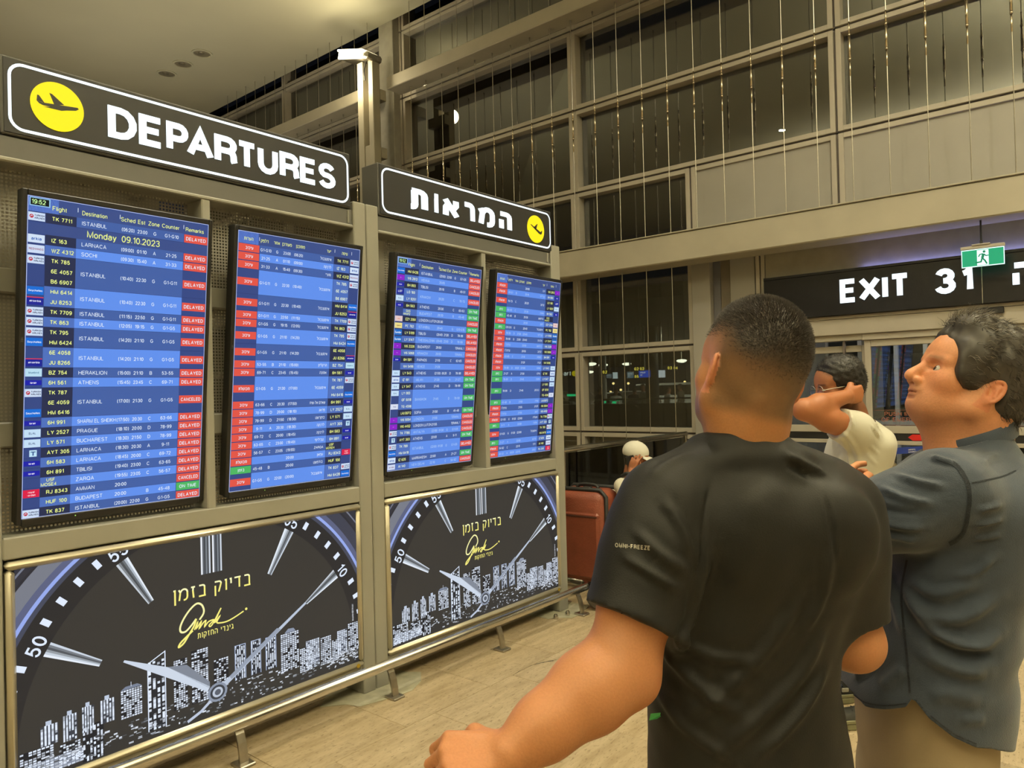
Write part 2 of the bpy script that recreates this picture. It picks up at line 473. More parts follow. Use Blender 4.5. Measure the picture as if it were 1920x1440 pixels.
 'ר': (5.4, [[(0, 10), (3, 10), _A(3, 7.8, 2.4, 2.2, 90, 0), (5.4, 0)]]),
 'ש': (7.6, [[(0, 10), (0.8, 0), (3.4, 0), _A(3.4, 4, 4.2, 4, -90, 0), (7.6, 10)], [(3.8, 10), (3.8, 6), (1, 3.6)]]),
 'ת': (6.6, [[(0.6, 10), (4.2, 10), _A(4.2, 7.8, 2.2, 2.2, 90, 0), (6.4, 0)], [(1.8, 10), (1.8, 2.2), _A(0.6, 2.2, 1.2, 2.0, 0, -90), (0, 0.2)]]),
 '"': (1.6, [[(0, 10), (0, 7.6)], [(1.6, 10), (1.6, 7.6)]]), "'": (0, [[(0, 10), (0, 7.6)]]),
}
def stroke_poly(pts, lw):
    """strip of quads along a polyline with mitred joints -> list of 4-point polygons"""
    P = [np.array(p, float) for p in pts]
    Q = [P[0]]
    for p in P[1:]:
        if np.linalg.norm(p - Q[-1]) > 1e-6: Q.append(p)
    P = Q
    if len(P) < 2: return []
    closed = np.linalg.norm(P[0] - P[-1]) < 1e-5 and len(P) > 3
    if closed: P = P[:-1]
    n = len(P); Ls = []; Rs = []
    for i in range(n):
        a = P[i - 1] if (closed or i > 0) else None
        b = P[(i + 1) % n] if (closed or i < n - 1) else None
        d1 = (P[i] - a) / np.linalg.norm(P[i] - a) if a is not None else None
        d2 = (b - P[i]) / np.linalg.norm(b - P[i]) if b is not None else None
        if d1 is None: d1 = d2
        if d2 is None: d2 = d1
        t = d1 + d2
        if np.linalg.norm(t) < 1e-6: t = d1
        t /= np.linalg.norm(t)
        nn = np.array([-t[1], t[0]])
        c = max(0.45, nn @ np.array([-d1[1], d1[0]]))
        Ls.append(P[i] + nn * lw / 2 / c); Rs.append(P[i] - nn * lw / 2 / c)
    out = []
    for i in range(n if closed else n - 1):
        j = (i + 1) % n
        out.append([Rs[i], Rs[j], Ls[j], Ls[i]])
    return out

def glyph(ch, lw):
    """quads of one glyph at cap height 1 with relative line weight lw, and its advance"""
    if ch == ' ': return [], 0.30
    w, paths = GL.get(ch, GL['-'])
    k = (1 - lw) / 10.0
    polys = []
    for path in paths:
        pts = []
        for it in path:
            if len(it) == 2: pts.append(it)
            else:
                cx, cy, rx, ry, a0, a1 = it
                m = max(3, int(abs(a1 - a0) / 24))
                for q in range(m + 1):
                    a = R(a0 + (a1 - a0) * q / m)
                    pts.append((cx + rx * cos(a), cy + ry * sin(a)))
        polys += stroke_poly([(lw / 2 + x * k, lw / 2 + y * k) for x, y in pts], lw)
    return polys, lw + w * k
_GC = {}
def text_quads(s, h, lw=0.13, gap=0.12, sx=1.0):
    """all quads (2D) of a string laid from x = 0, plus its width"""
    x = 0.0; out = []
    for ch in s:
        key = (ch, lw)
        if key not in _GC: _GC[key] = glyph(ch, lw)
        q, adv = _GC[key]
        for p in q: out.append([((x + a[0] * sx) * h, a[1] * h) for a in p])
        x += adv * sx + gap
    return out, (x - gap) * h

class Flat:
    """a flat print: coloured polygons in a plane (origin, right, up), layered by a hair's breadth"""
    def __init__(s, o, u, w):
        s.o, s.u, s.w = (np.array(a, float) for a in (o, u, w)); s.n = np.cross(s.u, s.w); s.mb = MB()
    def poly(s, pts, col, lay=0):
        P = [s.o + s.u * a + s.w * b + s.n * (0.0006 * lay) for a, b in pts]
        ar = sum(pts[i][0] * pts[(i + 1) % len(pts)][1] - pts[(i + 1) % len(pts)][0] * pts[i][1] for i in range(len(pts)))
        idx = tuple(range(len(P)))
        s.mb.add(P, [idx if ar > 0 else tuple(reversed(idx))], col)
    def rect(s, x0, y0, x1, y1, col, lay=0):
        s.poly([(x0, y0), (x1, y0), (x1, y1), (x0, y1)], col, lay)
    def text(s, t, x, y, h, col, lay=2, lw=0.13, gap=0.12, al='l', fit=None, sx=1.0, rot=0.0):
        q, w = text_quads(t, h, lw, gap, sx)
        k = 1.0
        if fit and w > fit: k = fit / w
        off = {'l': 0, 'c': -w * k / 2, 'r': -w * k}[al]
        cr, sr = cos(rot), sin(rot)
        for p in q:
            pp = [(a * k + off, b) for a, b in p]
            s.poly([(x + a * cr - b * sr, y + a * sr + b * cr) for a, b in pp], col, lay)
        return w * k
    def line(s, pts, lw, col, lay=2):
        for p in stroke_poly(pts, lw): s.poly([tuple(a) for a in p], col, lay)
    def build(s, name, m, parent=None):
        return s.mb.build(name, m, parent)
# ================================================================ materials of the place
M_FRAME = mat('board_metal', (0.33, 0.325, 0.285), 0.45, 0.0, 0.05, 3.0)
M_FRAME2 = mat('board_metal_grey', (0.125, 0.124, 0.118), 0.45, 0.0, 0.05, 3.0)
M_SIGNBOX = mat('sign_box', (0.085, 0.085, 0.085), 0.42, 0.0, 0.05, 4.0)
M_SIGNFACE = mat('sign_face', (0.019, 0.019, 0.020), 0.55, 0.0, 0.06, 6.0)
M_BLACKPL = mat('black_plastic', (0.012, 0.012, 0.013), 0.4, 0, 0.1)
M_CHROME = mat('polished_steel', (0.62, 0.60, 0.56), 0.16, 1.0, 0.06, 30, stretch=(1, 0.05, 1))
M_STEEL = mat('brushed_steel', (0.45, 0.42, 0.36), 0.34, 1.0, 0.1, 30)
M_ALU = mat('window_aluminium', (0.44, 0.405, 0.345), 0.45, 0.0, 0.05, 4)
M_ALU_D = mat('window_reveal', (0.22, 0.215, 0.21), 0.5, 0.0, 0.05, 4)
M_BEAM = mat('painted_beam', (0.39, 0.36, 0.285), 0.55, 0.0, 0.07, 2.5, bump=0.08, bscale=14)
M_PANEL = mat('facade_panel', (0.33, 0.315, 0.285), 0.5, 0.0, 0.05, 2)
M_CEIL = mat('ceiling_plaster', (0.50, 0.485, 0.375), 0.8, 0, 0.03, 1.0)
M_WALL = mat('wall_paint', (0.46, 0.43, 0.36), 0.7, 0, 0.05, 1.0)
M_DARK = mat('dark_gap', (0.03, 0.03, 0.032), 0.6, 0, 0.1)
M_GROUT = mat('grout', (0.16, 0.13, 0.095), 0.8, 0, 0.15, 30)
M_GLASS = glass_mat('window_glass', (0.55, 0.58, 0.52), 0.25)
M_GLASS_RAIL = glass_mat('rail_glass', (0.80, 0.86, 0.78), 0.08)
M_GLASS_DOOR = glass_mat('door_glass', (0.80, 0.82, 0.78), 0.06)
M_WHITE_E = emis('sign_white_light', (0.86, 0.97, 1.0), 1.5)
M_YELLOW_E = emis('sign_yellow_light', lin((255, 232, 20)), 1.1)

def tile_mat():
    m = bpy.data.materials.new('travertine'); m.use_nodes = True
    nt = m.node_tree; b = nt.nodes['Principled BSDF']
    oi = nt.nodes.new('ShaderNodeObjectInfo'); tc = nt.nodes.new('ShaderNodeTexCoord')
    mp = nt.nodes.new('ShaderNodeMapping'); mp.inputs['Scale'].default_value = (9, 1.6, 1)
    cx = nt.nodes.new('ShaderNodeCombineXYZ'); ml = nt.nodes.new('ShaderNodeMath'); ml.operation = 'MULTIPLY'; ml.inputs[1].default_value = 37.0
    nt.links.new(oi.outputs['Random'], ml.inputs[0]); nt.links.new(ml.outputs[0], cx.inputs[0]); nt.links.new(ml.outputs[0], cx.inputs[1])
    nt.links.new(tc.outputs['Object'], mp.inputs[0]); nt.links.new(cx.outputs[0], mp.inputs['Location'])
    n1 = nt.nodes.new('ShaderNodeTexNoise'); n1.inputs['Scale'].default_value = 2.2; n1.inputs['Detail'].default_value = 7; n1.inputs['Roughness'].default_value = 0.62
    nt.links.new(mp.outputs[0], n1.inputs['Vector'])
    r1 = nt.nodes.new('ShaderNodeValToRGB')
    e = r1.color_ramp.elements
    e[0].position = 0.28; e[0].color = (0.31, 0.232, 0.13, 1); e[1].position = 0.72; e[1].color = (0.52, 0.42, 0.272, 1)
    nt.links.new(n1.outputs['Fac'], r1.inputs[0])
    mp2 = nt.nodes.new('ShaderNodeMapping'); mp2.inputs['Scale'].default_value = (130, 34, 1)
    nt.links.new(tc.outputs['Object'], mp2.inputs[0]); nt.links.new(cx.outputs[0], mp2.inputs['Location'])
    n2 = nt.nodes.new('ShaderNodeTexNoise'); n2.inputs['Scale'].default_value = 1.0; n2.inputs['Detail'].default_value = 3
    nt.links.new(mp2.outputs[0], n2.inputs['Vector'])
    r2 = nt.nodes.new('ShaderNodeValToRGB'); r2.color_ramp.elements[0].position = 0.27; r2.color_ramp.elements[0].color = (0.30, 0.24, 0.16, 1)
    r2.color_ramp.elements[1].position = 0.42; r2.color_ramp.elements[1].color = (1, 1, 1, 1)
    nt.links.new(n2.outputs['Fac'], r2.inputs[0])
    mx = nt.nodes.new('ShaderNodeMix'); mx.data_type = 'RGBA'; mx.blend_type = 'MULTIPLY'; mx.inputs[0].default_value = 0.9
    nt.links.new(r1.outputs[0], mx.inputs[6]); nt.links.new(r2.outputs[0], mx.inputs[7])
    hv = nt.nodes.new('ShaderNodeHueSaturation'); mr = nt.nodes.new('ShaderNodeMapRange'); mr.inputs['To Min'].default_value = 0.88; mr.inputs['To Max'].default_value = 1.1
    nt.links.new(oi.outputs['Random'], mr.inputs[0]); nt.links.new(mr.outputs[0], hv.inputs['Value'])
    nt.links.new(mx.outputs[2], hv.inputs['Color']); nt.links.new(hv.outputs[0], b.inputs['Base Color'])
    b.inputs['Roughness'].default_value = 0.42
    bp = nt.nodes.new('ShaderNodeBump'); bp.inputs['Strength'].default_value = 0.12; bp.inputs['Distance'].default_value = 0.003
    nt.links.new(r2.outputs[0], bp.inputs['Height']); nt.links.new(bp.outputs[0], b.inputs['Normal'])
    return m
M_TILE = tile_mat()

# ================================================================ floor with its stone slabs
floor = tag(MB().box((-18, -9, -0.12), (8, 8.3, -0.006)).build('floor', M_GROUT),
            'beige travertine slab floor of the departures hall', 'floor', kind='structure')
random.seed(4)
TW = 0.5815; TL = 0.588
tile_meshes = {}
def tile_at(x0, y0, w, l):
    key = (round(w, 3), round(l, 3))
    if key not in tile_meshes:
        tile_meshes[key] = MB().box((0.0012, 0.0012, -0.03), (w - 0.0012, l - 0.0012, 0.0), bev=0.0012)
        o = tile_meshes[key].build('tile', M_TILE, floor)
        tile_meshes[key] = o.data
    else:
        o = bpy.data.objects.new('tile', tile_meshes[key]); COL.objects.link(o); o.parent = floor
        o.matrix_parent_inverse = floor.matrix_basis.inverted()
    o.location = (x0, y0, random.uniform(-0.0006, 0.0004))
phase = {-2: 0.06, -1: 2.315, 0: 2.50, 1: 2.857, 2: 3.437, 3: 3.545}
rest = MB()
for c in range(-26, 19):
    x0 = -2.6 + c * TW
    ph = phase.get(c, random.uniform(0, TL)) % TL
    for k in range(-16, 15):
        y0 = ph + k * TL
        if y0 > 8.12 or y0 < -9: continue
        l = min(TL, 8.125 - y0)
        if l < 0.05: continue
        near = (-4.35 < x0 < 1.0) and (0.7 < y0 < 8.2)
        if near: tile_at(x0, y0, TW, l)
        else: rest.box((x0 + 0.0012, y0 + 0.0012, -0.03), (x0 + TW - 0.0012, y0 + l - 0.0012, 0.0))
tag(rest.build('tile_field', M_TILE, floor), kind='stuff')

# ================================================================ ceiling and room shell
ceil = tag(MB().box((-18, -9, 7.6), (8, 7.995, 7.9)).build('ceiling', M_CEIL), 'plain beige plaster ceiling with a straight edge near the windows', 'ceiling', kind='structure')
tag(MB().box((-18.2, -9.2, -0.1), (8.2, -9.0, 7.9)).build('wall_behind', M_WALL), 'plain wall behind the viewer', 'wall', kind='structure')
tag(MB().box((-18.2, -9, -0.1), (-18.0, 8.4, 9.2)).build('wall_left', M_WALL), 'plain wall beyond the departures board', 'wall', kind='structure')
tag(MB().box((8.0, -9, -0.1), (8.2, 8.4, 9.2)).build('wall_right', M_WALL), 'plain wall at the right end of the hall', 'wall', kind='structure')

for i, (x, y, n) in enumerate(((-12.25, 6.53, 'nearest the floodlight'), (-12.89, 6.51, 'in the middle of the three'), (-13.49, 6.50, 'farthest from the floodlight'))):
    e = empty('ceiling_downlight', (x, y, 7.6), 'round unlit recessed downlight in the ceiling, ' + n, 'ceiling light', 'three recessed downlights in the ceiling')
    MB().lathe([(0.172, 0.0), (0.172, -0.012), (0.142, -0.016), (0.136, -0.004), (0.136, 0.0)], (x, y, 7.599), n=28).build('trim_ring', M_CEIL, e, smooth='auto')
    MB().lathe([(0.135, -0.003), (0.11, -0.010), (0.02, -0.012), (0.0, -0.012)], (x, y, 7.598), n=28).build('reflector', mat('dull_reflector', (0.30, 0.27, 0.20), 0.35, 0.3), e, smooth='auto')
    MB().lathe([(0.06, 0.0), (0.05, -0.012), (0.0, -0.016)], (x + 0.02, y - 0.03, 7.587), n=20).build('lamp', mat('dull_lamp', (0.2, 0.18, 0.14), 0.3, 0.2), e, smooth='auto')

# ================================================================ window wall
YF, YG = 8.13, 8.255
ZC = [0.0, 0.99, 2.05, 3.11, 4.17, 5.27, 6.35, 7.45, 8.6]
XC = [-15.54, -12.21, -8.88, -5.55, -2.22, 1.11, 4.44, 7.77]
BW = 0.052
nwin = 0
def window(x0, x1, z0, z1, solid=False):
    global nwin
    nwin += 1
    g = 0.012
    x0, x1, z0, z1 = x0 + g, x1 - g, z0 + g, z1 - g
    if solid:
        w = empty('wall_panel', ((x0 + x1) / 2, YF, z0), 'framed grey beige metal facade panel above the long beam', 'wall panel', kind='structure')
    else:
        w = empty('window_%d' % nwin, ((x0 + x1) / 2, YF, z0), 'tall aluminium framed window pane of the night facade', 'window', kind='structure')
    for (a, b, c, d, nm) in ((x0, x0 + BW, z0, z1, 'stile'), (x1 - BW, x1, z0, z1, 'stile'), (x0 + BW, x1 - BW, z0, z0 + BW, 'sill_bar'), (x0 + BW, x1 - BW, z1 - BW, z1, 'head_bar')):
        MB().box((a, YF, c), (b, YG + 0.03 if not solid else YF + 0.06, d), bev=0.003).build(nm, M_ALU, w)
    if solid:
        MB().box((x0 + BW, YF + 0.025, z0 + BW), (x1 - BW, YF + 0.06, z1 - BW)).build('panel_sheet', M_PANEL, w)
    else:
        MB().box((x0 + BW, YG, z0 + BW), (x1 - BW, YG + 0.012, z1 - BW)).build('pane', M_GLASS, w)
for i in range(len(XC) - 1):
    for j in range(len(ZC) - 1):
        x0, x1, z0, z1 = XC[i], XC[i + 1], ZC[j], ZC[j + 1]
        if i < 3: window(x0, x1, z0, z1)
        elif i == 3 and j <= 3:
            window(x0, -3.885, z0, z1)
            if j == 3: window(-3.885, x1, z0, z1, True)
        elif i >= 4 and j <= 2: continue
        elif i >= 4 and j == 3: window(x0, x1, z0, z1, True)
        else: window(x0, x1, z0, z1)
# dark gaps behind the mullion joints
mb = MB()
for x in XC[:5]: mb.box((x - 0.011, YF + 0.03, 0), (x + 0.011, YF + 0.06, 8.6))
mb.box((-3.896, YF + 0.03, 0), (-3.874, YF + 0.06, 4.17))
for z in ZC[1:]: mb.box((-15.5, YF + 0.03, z - 0.011), (-3.9, YF + 0.06, z + 0.011)); mb.box((-3.88, YF + 0.03, z - 0.011) if z > 3.0 else (-3.88, YF + 0.03, z - 0.011), (7.7 if z > 3.0 else -3.87, YF + 0.06, z + 0.011))
tag(mb.build('trim_1', mat('gasket', (0.12, 0.10, 0.095), 0.6)), 'dark joints between the window frames', 'trim', kind='structure')
# pier between windows behind the lamp post
tag(MB().box((-9.27, 7.99, 0), (-8.93, 8.14, 8.8), bev=0.01).build('wall_pier', mat('pier_grey', (0.34, 0.325, 0.28), 0.5)), 'tall grey facade pier behind the floodlight post', 'pier', kind='structure')

# wall beside the doors: pilaster, recess, panel and strips
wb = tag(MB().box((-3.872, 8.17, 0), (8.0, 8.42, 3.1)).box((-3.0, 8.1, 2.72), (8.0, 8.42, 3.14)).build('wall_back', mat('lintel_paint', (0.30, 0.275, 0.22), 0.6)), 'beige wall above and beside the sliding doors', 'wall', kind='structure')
# the door opening is cut out of this wall
wb.data.clear_geometry()
t = MB()
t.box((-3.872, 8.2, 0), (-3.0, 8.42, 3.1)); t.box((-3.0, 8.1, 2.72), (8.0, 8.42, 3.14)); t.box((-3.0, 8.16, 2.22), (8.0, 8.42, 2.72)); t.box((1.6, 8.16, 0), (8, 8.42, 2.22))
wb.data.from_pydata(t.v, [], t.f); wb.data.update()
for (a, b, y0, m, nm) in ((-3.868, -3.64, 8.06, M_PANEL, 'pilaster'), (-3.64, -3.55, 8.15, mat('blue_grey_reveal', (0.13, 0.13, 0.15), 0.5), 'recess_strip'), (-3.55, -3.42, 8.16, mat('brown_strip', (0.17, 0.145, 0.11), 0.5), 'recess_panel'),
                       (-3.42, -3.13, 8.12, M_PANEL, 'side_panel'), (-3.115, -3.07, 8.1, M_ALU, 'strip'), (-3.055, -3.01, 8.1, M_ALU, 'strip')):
    MB().box((a, y0, 0), (b, 8.21, 3.1), bev=0.004).build(nm, m, wb)

# long beams with the tension cables
tag(MB().box((-17.9, 7.60, 2.967), (7.9, 7.97, 3.29), bev=0.012).box((-17.9, 7.585, 3.29), (7.9, 7.98, 3.306), bev=0.004).build('trim_2', M_BEAM), 'long beige steel beam above the exit doors', 'beam', kind='structure')
tag(MB().box((-17.9, 7.60, 6.275), (-9.12, 7.90, 6.465), bev=0.01).build('trim_3', M_BEAM), 'upper steel beam to the left of the floodlight post', 'beam', kind='structure')
tag(MB().box((-8.655, 7.60, 6.275), (7.9, 7.90, 6.465), bev=0.01).build('trim_4', M_BEAM), 'upper steel beam to the right of the floodlight post', 'beam', kind='structure')
YC = 7.78
wire = MB(); buckle = MB()
wire.tube([(0, 0, 0.33), (0, 0, 3.31)], 0.0045, 6); wire.tube([(0, 0, 3.49), (0, 0, 4.635)], 0.0045, 6)
for zz in (0.335, 3.27): wire.tube([(0, 0, zz), (0, 0, zz + 0.05)], 0.009, 6)
for (z0, z1, r) in ((1.62, 1.78, 0.008), (1.78, 1.80, 0.014), (1.80, 2.02, 0.012), (2.02, 2.04, 0.014), (2.04, 2.16, 0.008)):
    buckle.tube([(0, 0, z0), (0, 0, z1)], r, 8)
cab0 = None; low0 = None
for k in range(-34, 10):
    x = -2.314 + 0.3325 * k
    if -9.2 < x < -8.6: continue
    e = empty('tension_cable', (x, YC, 2.967), 'thin steel tension cable with turnbuckle in front of the window wall', 'cable', 'steel cables hanging in front of the window wall')
    if cab0 is None:
        a = wire.build('wire', M_STEEL); b = buckle.build('turnbuckle', mat('bright_steel', (0.75, 0.66, 0.5), 0.25, 1.0), None, True)
        cab0 = (a.data, b.data)
    else:
        a = bpy.data.objects.new('wire', cab0[0]); b = bpy.data.objects.new('turnbuckle', cab0[1]); COL.objects.link(a); COL.objects.link(b)
    a.parent = e; b.parent = e
    if x < -3.95:
        if low0 is None: lw_ = MB().tube([(0, 0, -2.967), (0, 0, 0.01)], 0.0045, 6).build('lower_wire', M_STEEL); low0 = lw_.data
        else: lw_ = bpy.data.objects.new('lower_wire', low0); COL.objects.link(lw_)
        lw_.parent = e

# ================================================================ sliding doors
def door_leaf(n, x0, x1, y, top=1.985, low_frame=True):
    d = empty('door_%d' % n, ((x0 + x1) / 2, y, 0), 'glazed sliding exit door leaf with aluminium frame', 'door', kind='structure')
    st = 0.062
    for (a, b) in ((x0, x0 + st), (x1 - st, x1)): MB().box((a, y - 0.022, 0.012), (b, y + 0.022, top), bev=0.004).build('stile', M_ALU, d)
    for (a, b, nm) in ((0.012, 0.14, 'bottom_rail'), (0.915, 0.955, 'mid_rail'), (1.03, 1.105, 'mid_rail'), (top - 0.07, top, 'top_rail')):
        MB().box((x0 + st, y - 0.022, a), (x1 - st, y + 0.022, b), bev=0.004).build(nm, M_ALU, d)
    MB().box((x0 + st, y - 0.012, 0.955), (x1 - st, y + 0.012, 1.03)).build('safety_band', M_BLACKPL, d)
    MB().box((x0 + st, y - 0.004, 0.14), (x1 - st, y + 0.004, 0.915)).build('pane', M_GLASS_DOOR, d)
    MB().box((x0 + st, y - 0.004, 1.105), (x1 - st, y + 0.004, top - 0.07)).build('pane', M_GLASS_DOOR, d)
    return d
d1 = door_leaf(1, -3.0, -2.0, 8.24, 1.94)
M_RED = mat('red_vinyl', (0.62, 0.02, 0.015), 0.4, 0, 0.05)
M_PRINTW = mat('white_vinyl', (0.75, 0.75, 0.73), 0.4, 0, 0.03)
M_FADERED = mat('faded_red_vinyl', (0.30, 0.115, 0.075), 0.5, 0, 0.1)
for n, (x0, x1) in ((2, (-2.02, -0.90)), (3, (-0.90, 0.22)), (4, (0.24, 1.36))):
    d = door_leaf(n, x0, x1, 8.17)
    fl = Flat((x0, 8.164, 0), (1, 0, 0), (0, 0, 1))
    k = 0.0 if n == 2 else 0.02
    a = 0.17 + k
    fl.text('PUSH IN CASE', a, 1.205, 0.042, None, 0, 0.16, 0.14, sx=1.15); fl.text('OF EMERGENCY', a - 0.03, 1.148, 0.042, None, 0, 0.16, 0.14, sx=1.15)
    fl.poly([(a + 0.52, 1.245), (a + 0.56, 1.245), (a + 0.56, 1.19), (a + 0.585, 1.19), (a + 0.54, 1.135), (a + 0.495, 1.19), (a + 0.52, 1.19)], None, 0)
    for (p, q) in (((0.065, 1.262), (1.05, 1.265)), ((0.065, 1.112), (1.05, 1.115))): fl.rect(p[0], p[1], q[0], q[1], None, 0)
    fl.build('push_notice', M_FADERED, d)
    f2 = Flat((x0, 8.157, 0), (1, 0, 0), (0, 0, 1))
    f2.poly([(0.38, 0.992), (0.42, 0.962), (0.93, 0.962), (0.93, 1.022), (0.42, 1.022)], None, 0)
    f2.build('red_arrow', M_RED, d)
    f3 = Flat((x0, 8.1555, 0), (1, 0, 0), (0, 0, 1))
    f3.text('ץוחל'.replace('ץ', 'צ') + ' םוריח', 0.56, 0.996, 0.016, None, 1, 0.2); f3.text('IN EMERGENCY', 0.50, 0.968, 0.016, None, 1, 0.2, 0.16)
    f3.text('PUSH', 0.74, 0.968, 0.016, None, 1, 0.2, 0.16)
    f3.build('arrow_print', M_PRINTW, d)
# header box over the doors, track and posts
hd = tag(MB().box((-3.0, 8.09, 2.05), (1.6, 8.3, 2.215), bev=0.006).build('trim_5', M_ALU), 'aluminium operator header above the sliding doors', 'door header', kind='structure')
MB().box((-3.0, 8.085, 2.218), (1.6, 8.2, 2.25), bev=0.003).build('cover_strip', M_ALU, hd)
MB().box((-3.0, 8.13, 1.99), (-2.03, 8.3, 2.05), bev=0.003).build('track', M_ALU, hd)
MB().box((-2.03, 8.12, 1.985), (1.6, 8.3, 2.048), bev=0.003).build('track', M_ALU, hd)
MB().box((-1.05, 8.055, 2.155), (-0.80, 8.092, 2.215), bev=0.006).build('sensor', M_BLACKPL, hd)

# ================================================================ EXIT sign over the doors
ex = empty('exit_sign', (-0.5, 8.08, 2.25), 'long black illuminated sign reading EXIT 31 above the sliding doors', 'sign')
MB().box((-3.0, 8.03, 2.252), (1.6, 8.1, 2.70), bev=0.004).build('panel', mat('exit_black', (0.010, 0.010, 0.013), 0.25, 0, 0.1), ex)
def sign_letter(ch, x, z, h, lw, plane, parent, m, sx=1.0, depth=0.012):
    """one raised letter: stroke quads given a small thickness"""
    o, u, w = plane
    q, wd_ = text_quads(ch, h, lw, 0.0, sx)
    t = MB()
    for p in q: t.prism([(x + a, z + b) for a, b in p], o, u, w, (0.0, depth))
    t.build('letter', m, parent)
    return wd_
PL = ((0, 8.03, 0), (1, 0, 0), (0, 0, 1))
x = -2.205
for ch, sx in zip('EXIT', (1.0, 1.08, 1, 1.0)): x += sign_letter(ch, x, 2.373, 0.242, 0.21, PL, ex, M_WHITE_E, sx) + 0.016
x = -1.345
for ch in '31': x += sign_letter(ch, x, 2.373, 0.242, 0.21, PL, ex, M_WHITE_E, 1.1 if ch == '3' else 1.0) + 0.03
x = -0.735
for ch in 'האיצי': x += sign_letter(ch, x, 2.373, 0.225, 0.23, PL, ex, M_WHITE_E) + 0.03
MB().box((-3.0, 8.03, 2.69), (1.6, 8.036, 2.722)).build('front_lip', mat('exit_black', (0.010, 0.010, 0.013), 0.25, 0, 0.1), ex)  # lip added to keep the blue strip below out of view
MB().box((-2.0, 8.045, 2.700), (1.6, 8.09, 2.704)).build('added_blue_uplight', emis('added_blue_glow', (0.30, 0.33, 1.0), 9.0), ex)  # added glowing strip, tints the beam soffit blue; no such fixture known
MB().box((-0.963, 8.027, 2.255), (-0.957, 8.031, 2.62)).build('panel_joint', M_STEEL, ex)

gs = empty('emergency_exit_sign', (-0.92, 7.72, 2.9), 'small green running man exit sign hanging under the beam', 'sign')
Y0 = 7.72
MB().box((-1.072, Y0, 2.562), (-0.752, Y0 + 0.008, 2.712)).build('acrylic_plate', emis('green_light', (0.01, 0.42, 0.19), 0.95), gs)
e_ = emis('edge_light', (0.75, 1.0, 0.92), 1.3)
t = MB()
for (a, b, c, d) in ((-1.074, -0.75, 2.558, 2.565), (-1.074, -0.75, 2.708, 2.715), (-1.075, -1.069, 2.558, 2.715), (-0.756, -0.75, 2.558, 2.715)): t.box((a, Y0 - 0.002, c), (b, Y0 + 0.01, d))
t.build('edge', e_, gs)
MB().box((-1.08, Y0 - 0.02, 2.715), (-0.744, Y0 + 0.03, 2.745), bev=0.004).build('housing', M_ALU, gs)
MB().box((-0.99, Y0 - 0.03, 2.745), (-0.85, Y0 + 0.04, 2.757), bev=0.003).build('bracket', M_ALU, gs)
MB().tube([(-0.92, Y0, 2.75), (-0.92, Y0, 2.967)], 0.008, 8).box((-0.93, Y0 - 0.012, 2.757), (-0.908, Y0 + 0.012, 2.785)).build('hanger', M_BLACKPL, gs)
f = Flat((-0.955, Y0 - 0.003, 2.568), (1, 0, 0), (0, 0, 1))
f.rect(0, 0, 0.088, 0.135, None, 0)
f.build('door_symbol', e_, gs)
f = Flat((-0.955, Y0 - 0.0045, 2.568), (1, 0, 0), (0, 0, 1))
f.poly([(0.055 + 0.011 * cos(R(a)), 0.118 + 0.011 * sin(R(a))) for a in range(0, 360, 30)], None, 0)
for p, w_ in (([(0.05, 0.1), (0.04, 0.06)], 0.02), ([(0.046, 0.1), (0.022, 0.096), (0.012, 0.076)], 0.009), ([(0.052, 0.098), (0.068, 0.08), (0.088, 0.082)], 0.009),
              ([(0.042, 0.06), (0.06, 0.038), (0.074, 0.008)], 0.012), ([(0.038, 0.06), (0.03, 0.03), (-0.012, 0.026)], 0.012)): f.line(p, w_, None, 0)
f.build('running_man', emis('green_symbol', (0.005, 0.25, 0.11), 0.9), gs)

# ================================================================ glass balustrade beside the stair opening
gb = empty('glass_balustrade', (-3.95, 6.5, 0), 'glass balustrade with round steel handrail behind the red suitcase', 'balustrade')
MB().tube([(-3.95, 3.0, 1.0), (-3.95, 7.98, 1.0)], 0.027, 14).build('handrail', M_CHROME, gb, smooth=True)
for k in range(4):
    y0 = 3.05 + k * 1.23
    MB().box((-3.957, y0, 0.03), (-3.945, y0 + 1.2, 0.965)).build('pane', M_GLASS_RAIL, gb)
for k in range(5):
    y0 = 3.03 + k * 1.23
    MB().box((-3.97, y0 - 0.02, 0), (-3.93, y0 + 0.02, 0.985), bev=0.004).build('post', M_STEEL, gb)
MB().box((-3.985, 3.0, 0), (-3.915, 7.98, 0.06), bev=0.005).build('base_shoe', M_ALU, gb)

# ================================================================ floodlight on a twin post
fl_ = empty('floodlight_post', (-8.9, 7.42, 0), 'twin channel steel post carrying a bright floodlight behind the board', 'floodlight')
for (a, b) in ((-9.06, -8.93), (-8.80, -8.69)): MB().box((a, 7.36, 0), (b, 7.5, 6.72), bev=0.008).build('channel', M_BEAM, fl_)
MB().box((-8.93, 7.47, 0), (-8.80, 7.49, 6.3)).build('web_plate', M_BEAM, fl_)
MB().box((-8.93, 7.38, 4.95), (-8.80, 7.48, 5.4), bev=0.01).build('junction_plate', M_BEAM, fl_)
for z in (6.10, 5.2): MB().box((-9.08, 7.5, z), (-8.68, 7.61, z + 0.16)).build('beam_clip', M_BEAM, fl_)
MB().tube(crom([(-8.86, 7.38, 6.72), (-8.85, 7.33, 6.55), (-8.87, 7.35, 6.4)], 5), 0.012, 8).build('cable', M_BLACKPL, fl_)
hdv = np.array([-0.35, -0.94, 0.0])
MB().obox((-9.0, 7.38, 6.80), ((0.96, 0, -0.28), (0, 1, 0), (0.28, 0, 0.96)), (0.36, 0.16, 0.055), bev=0.03).build('lamp_body', M_STEEL, fl_)
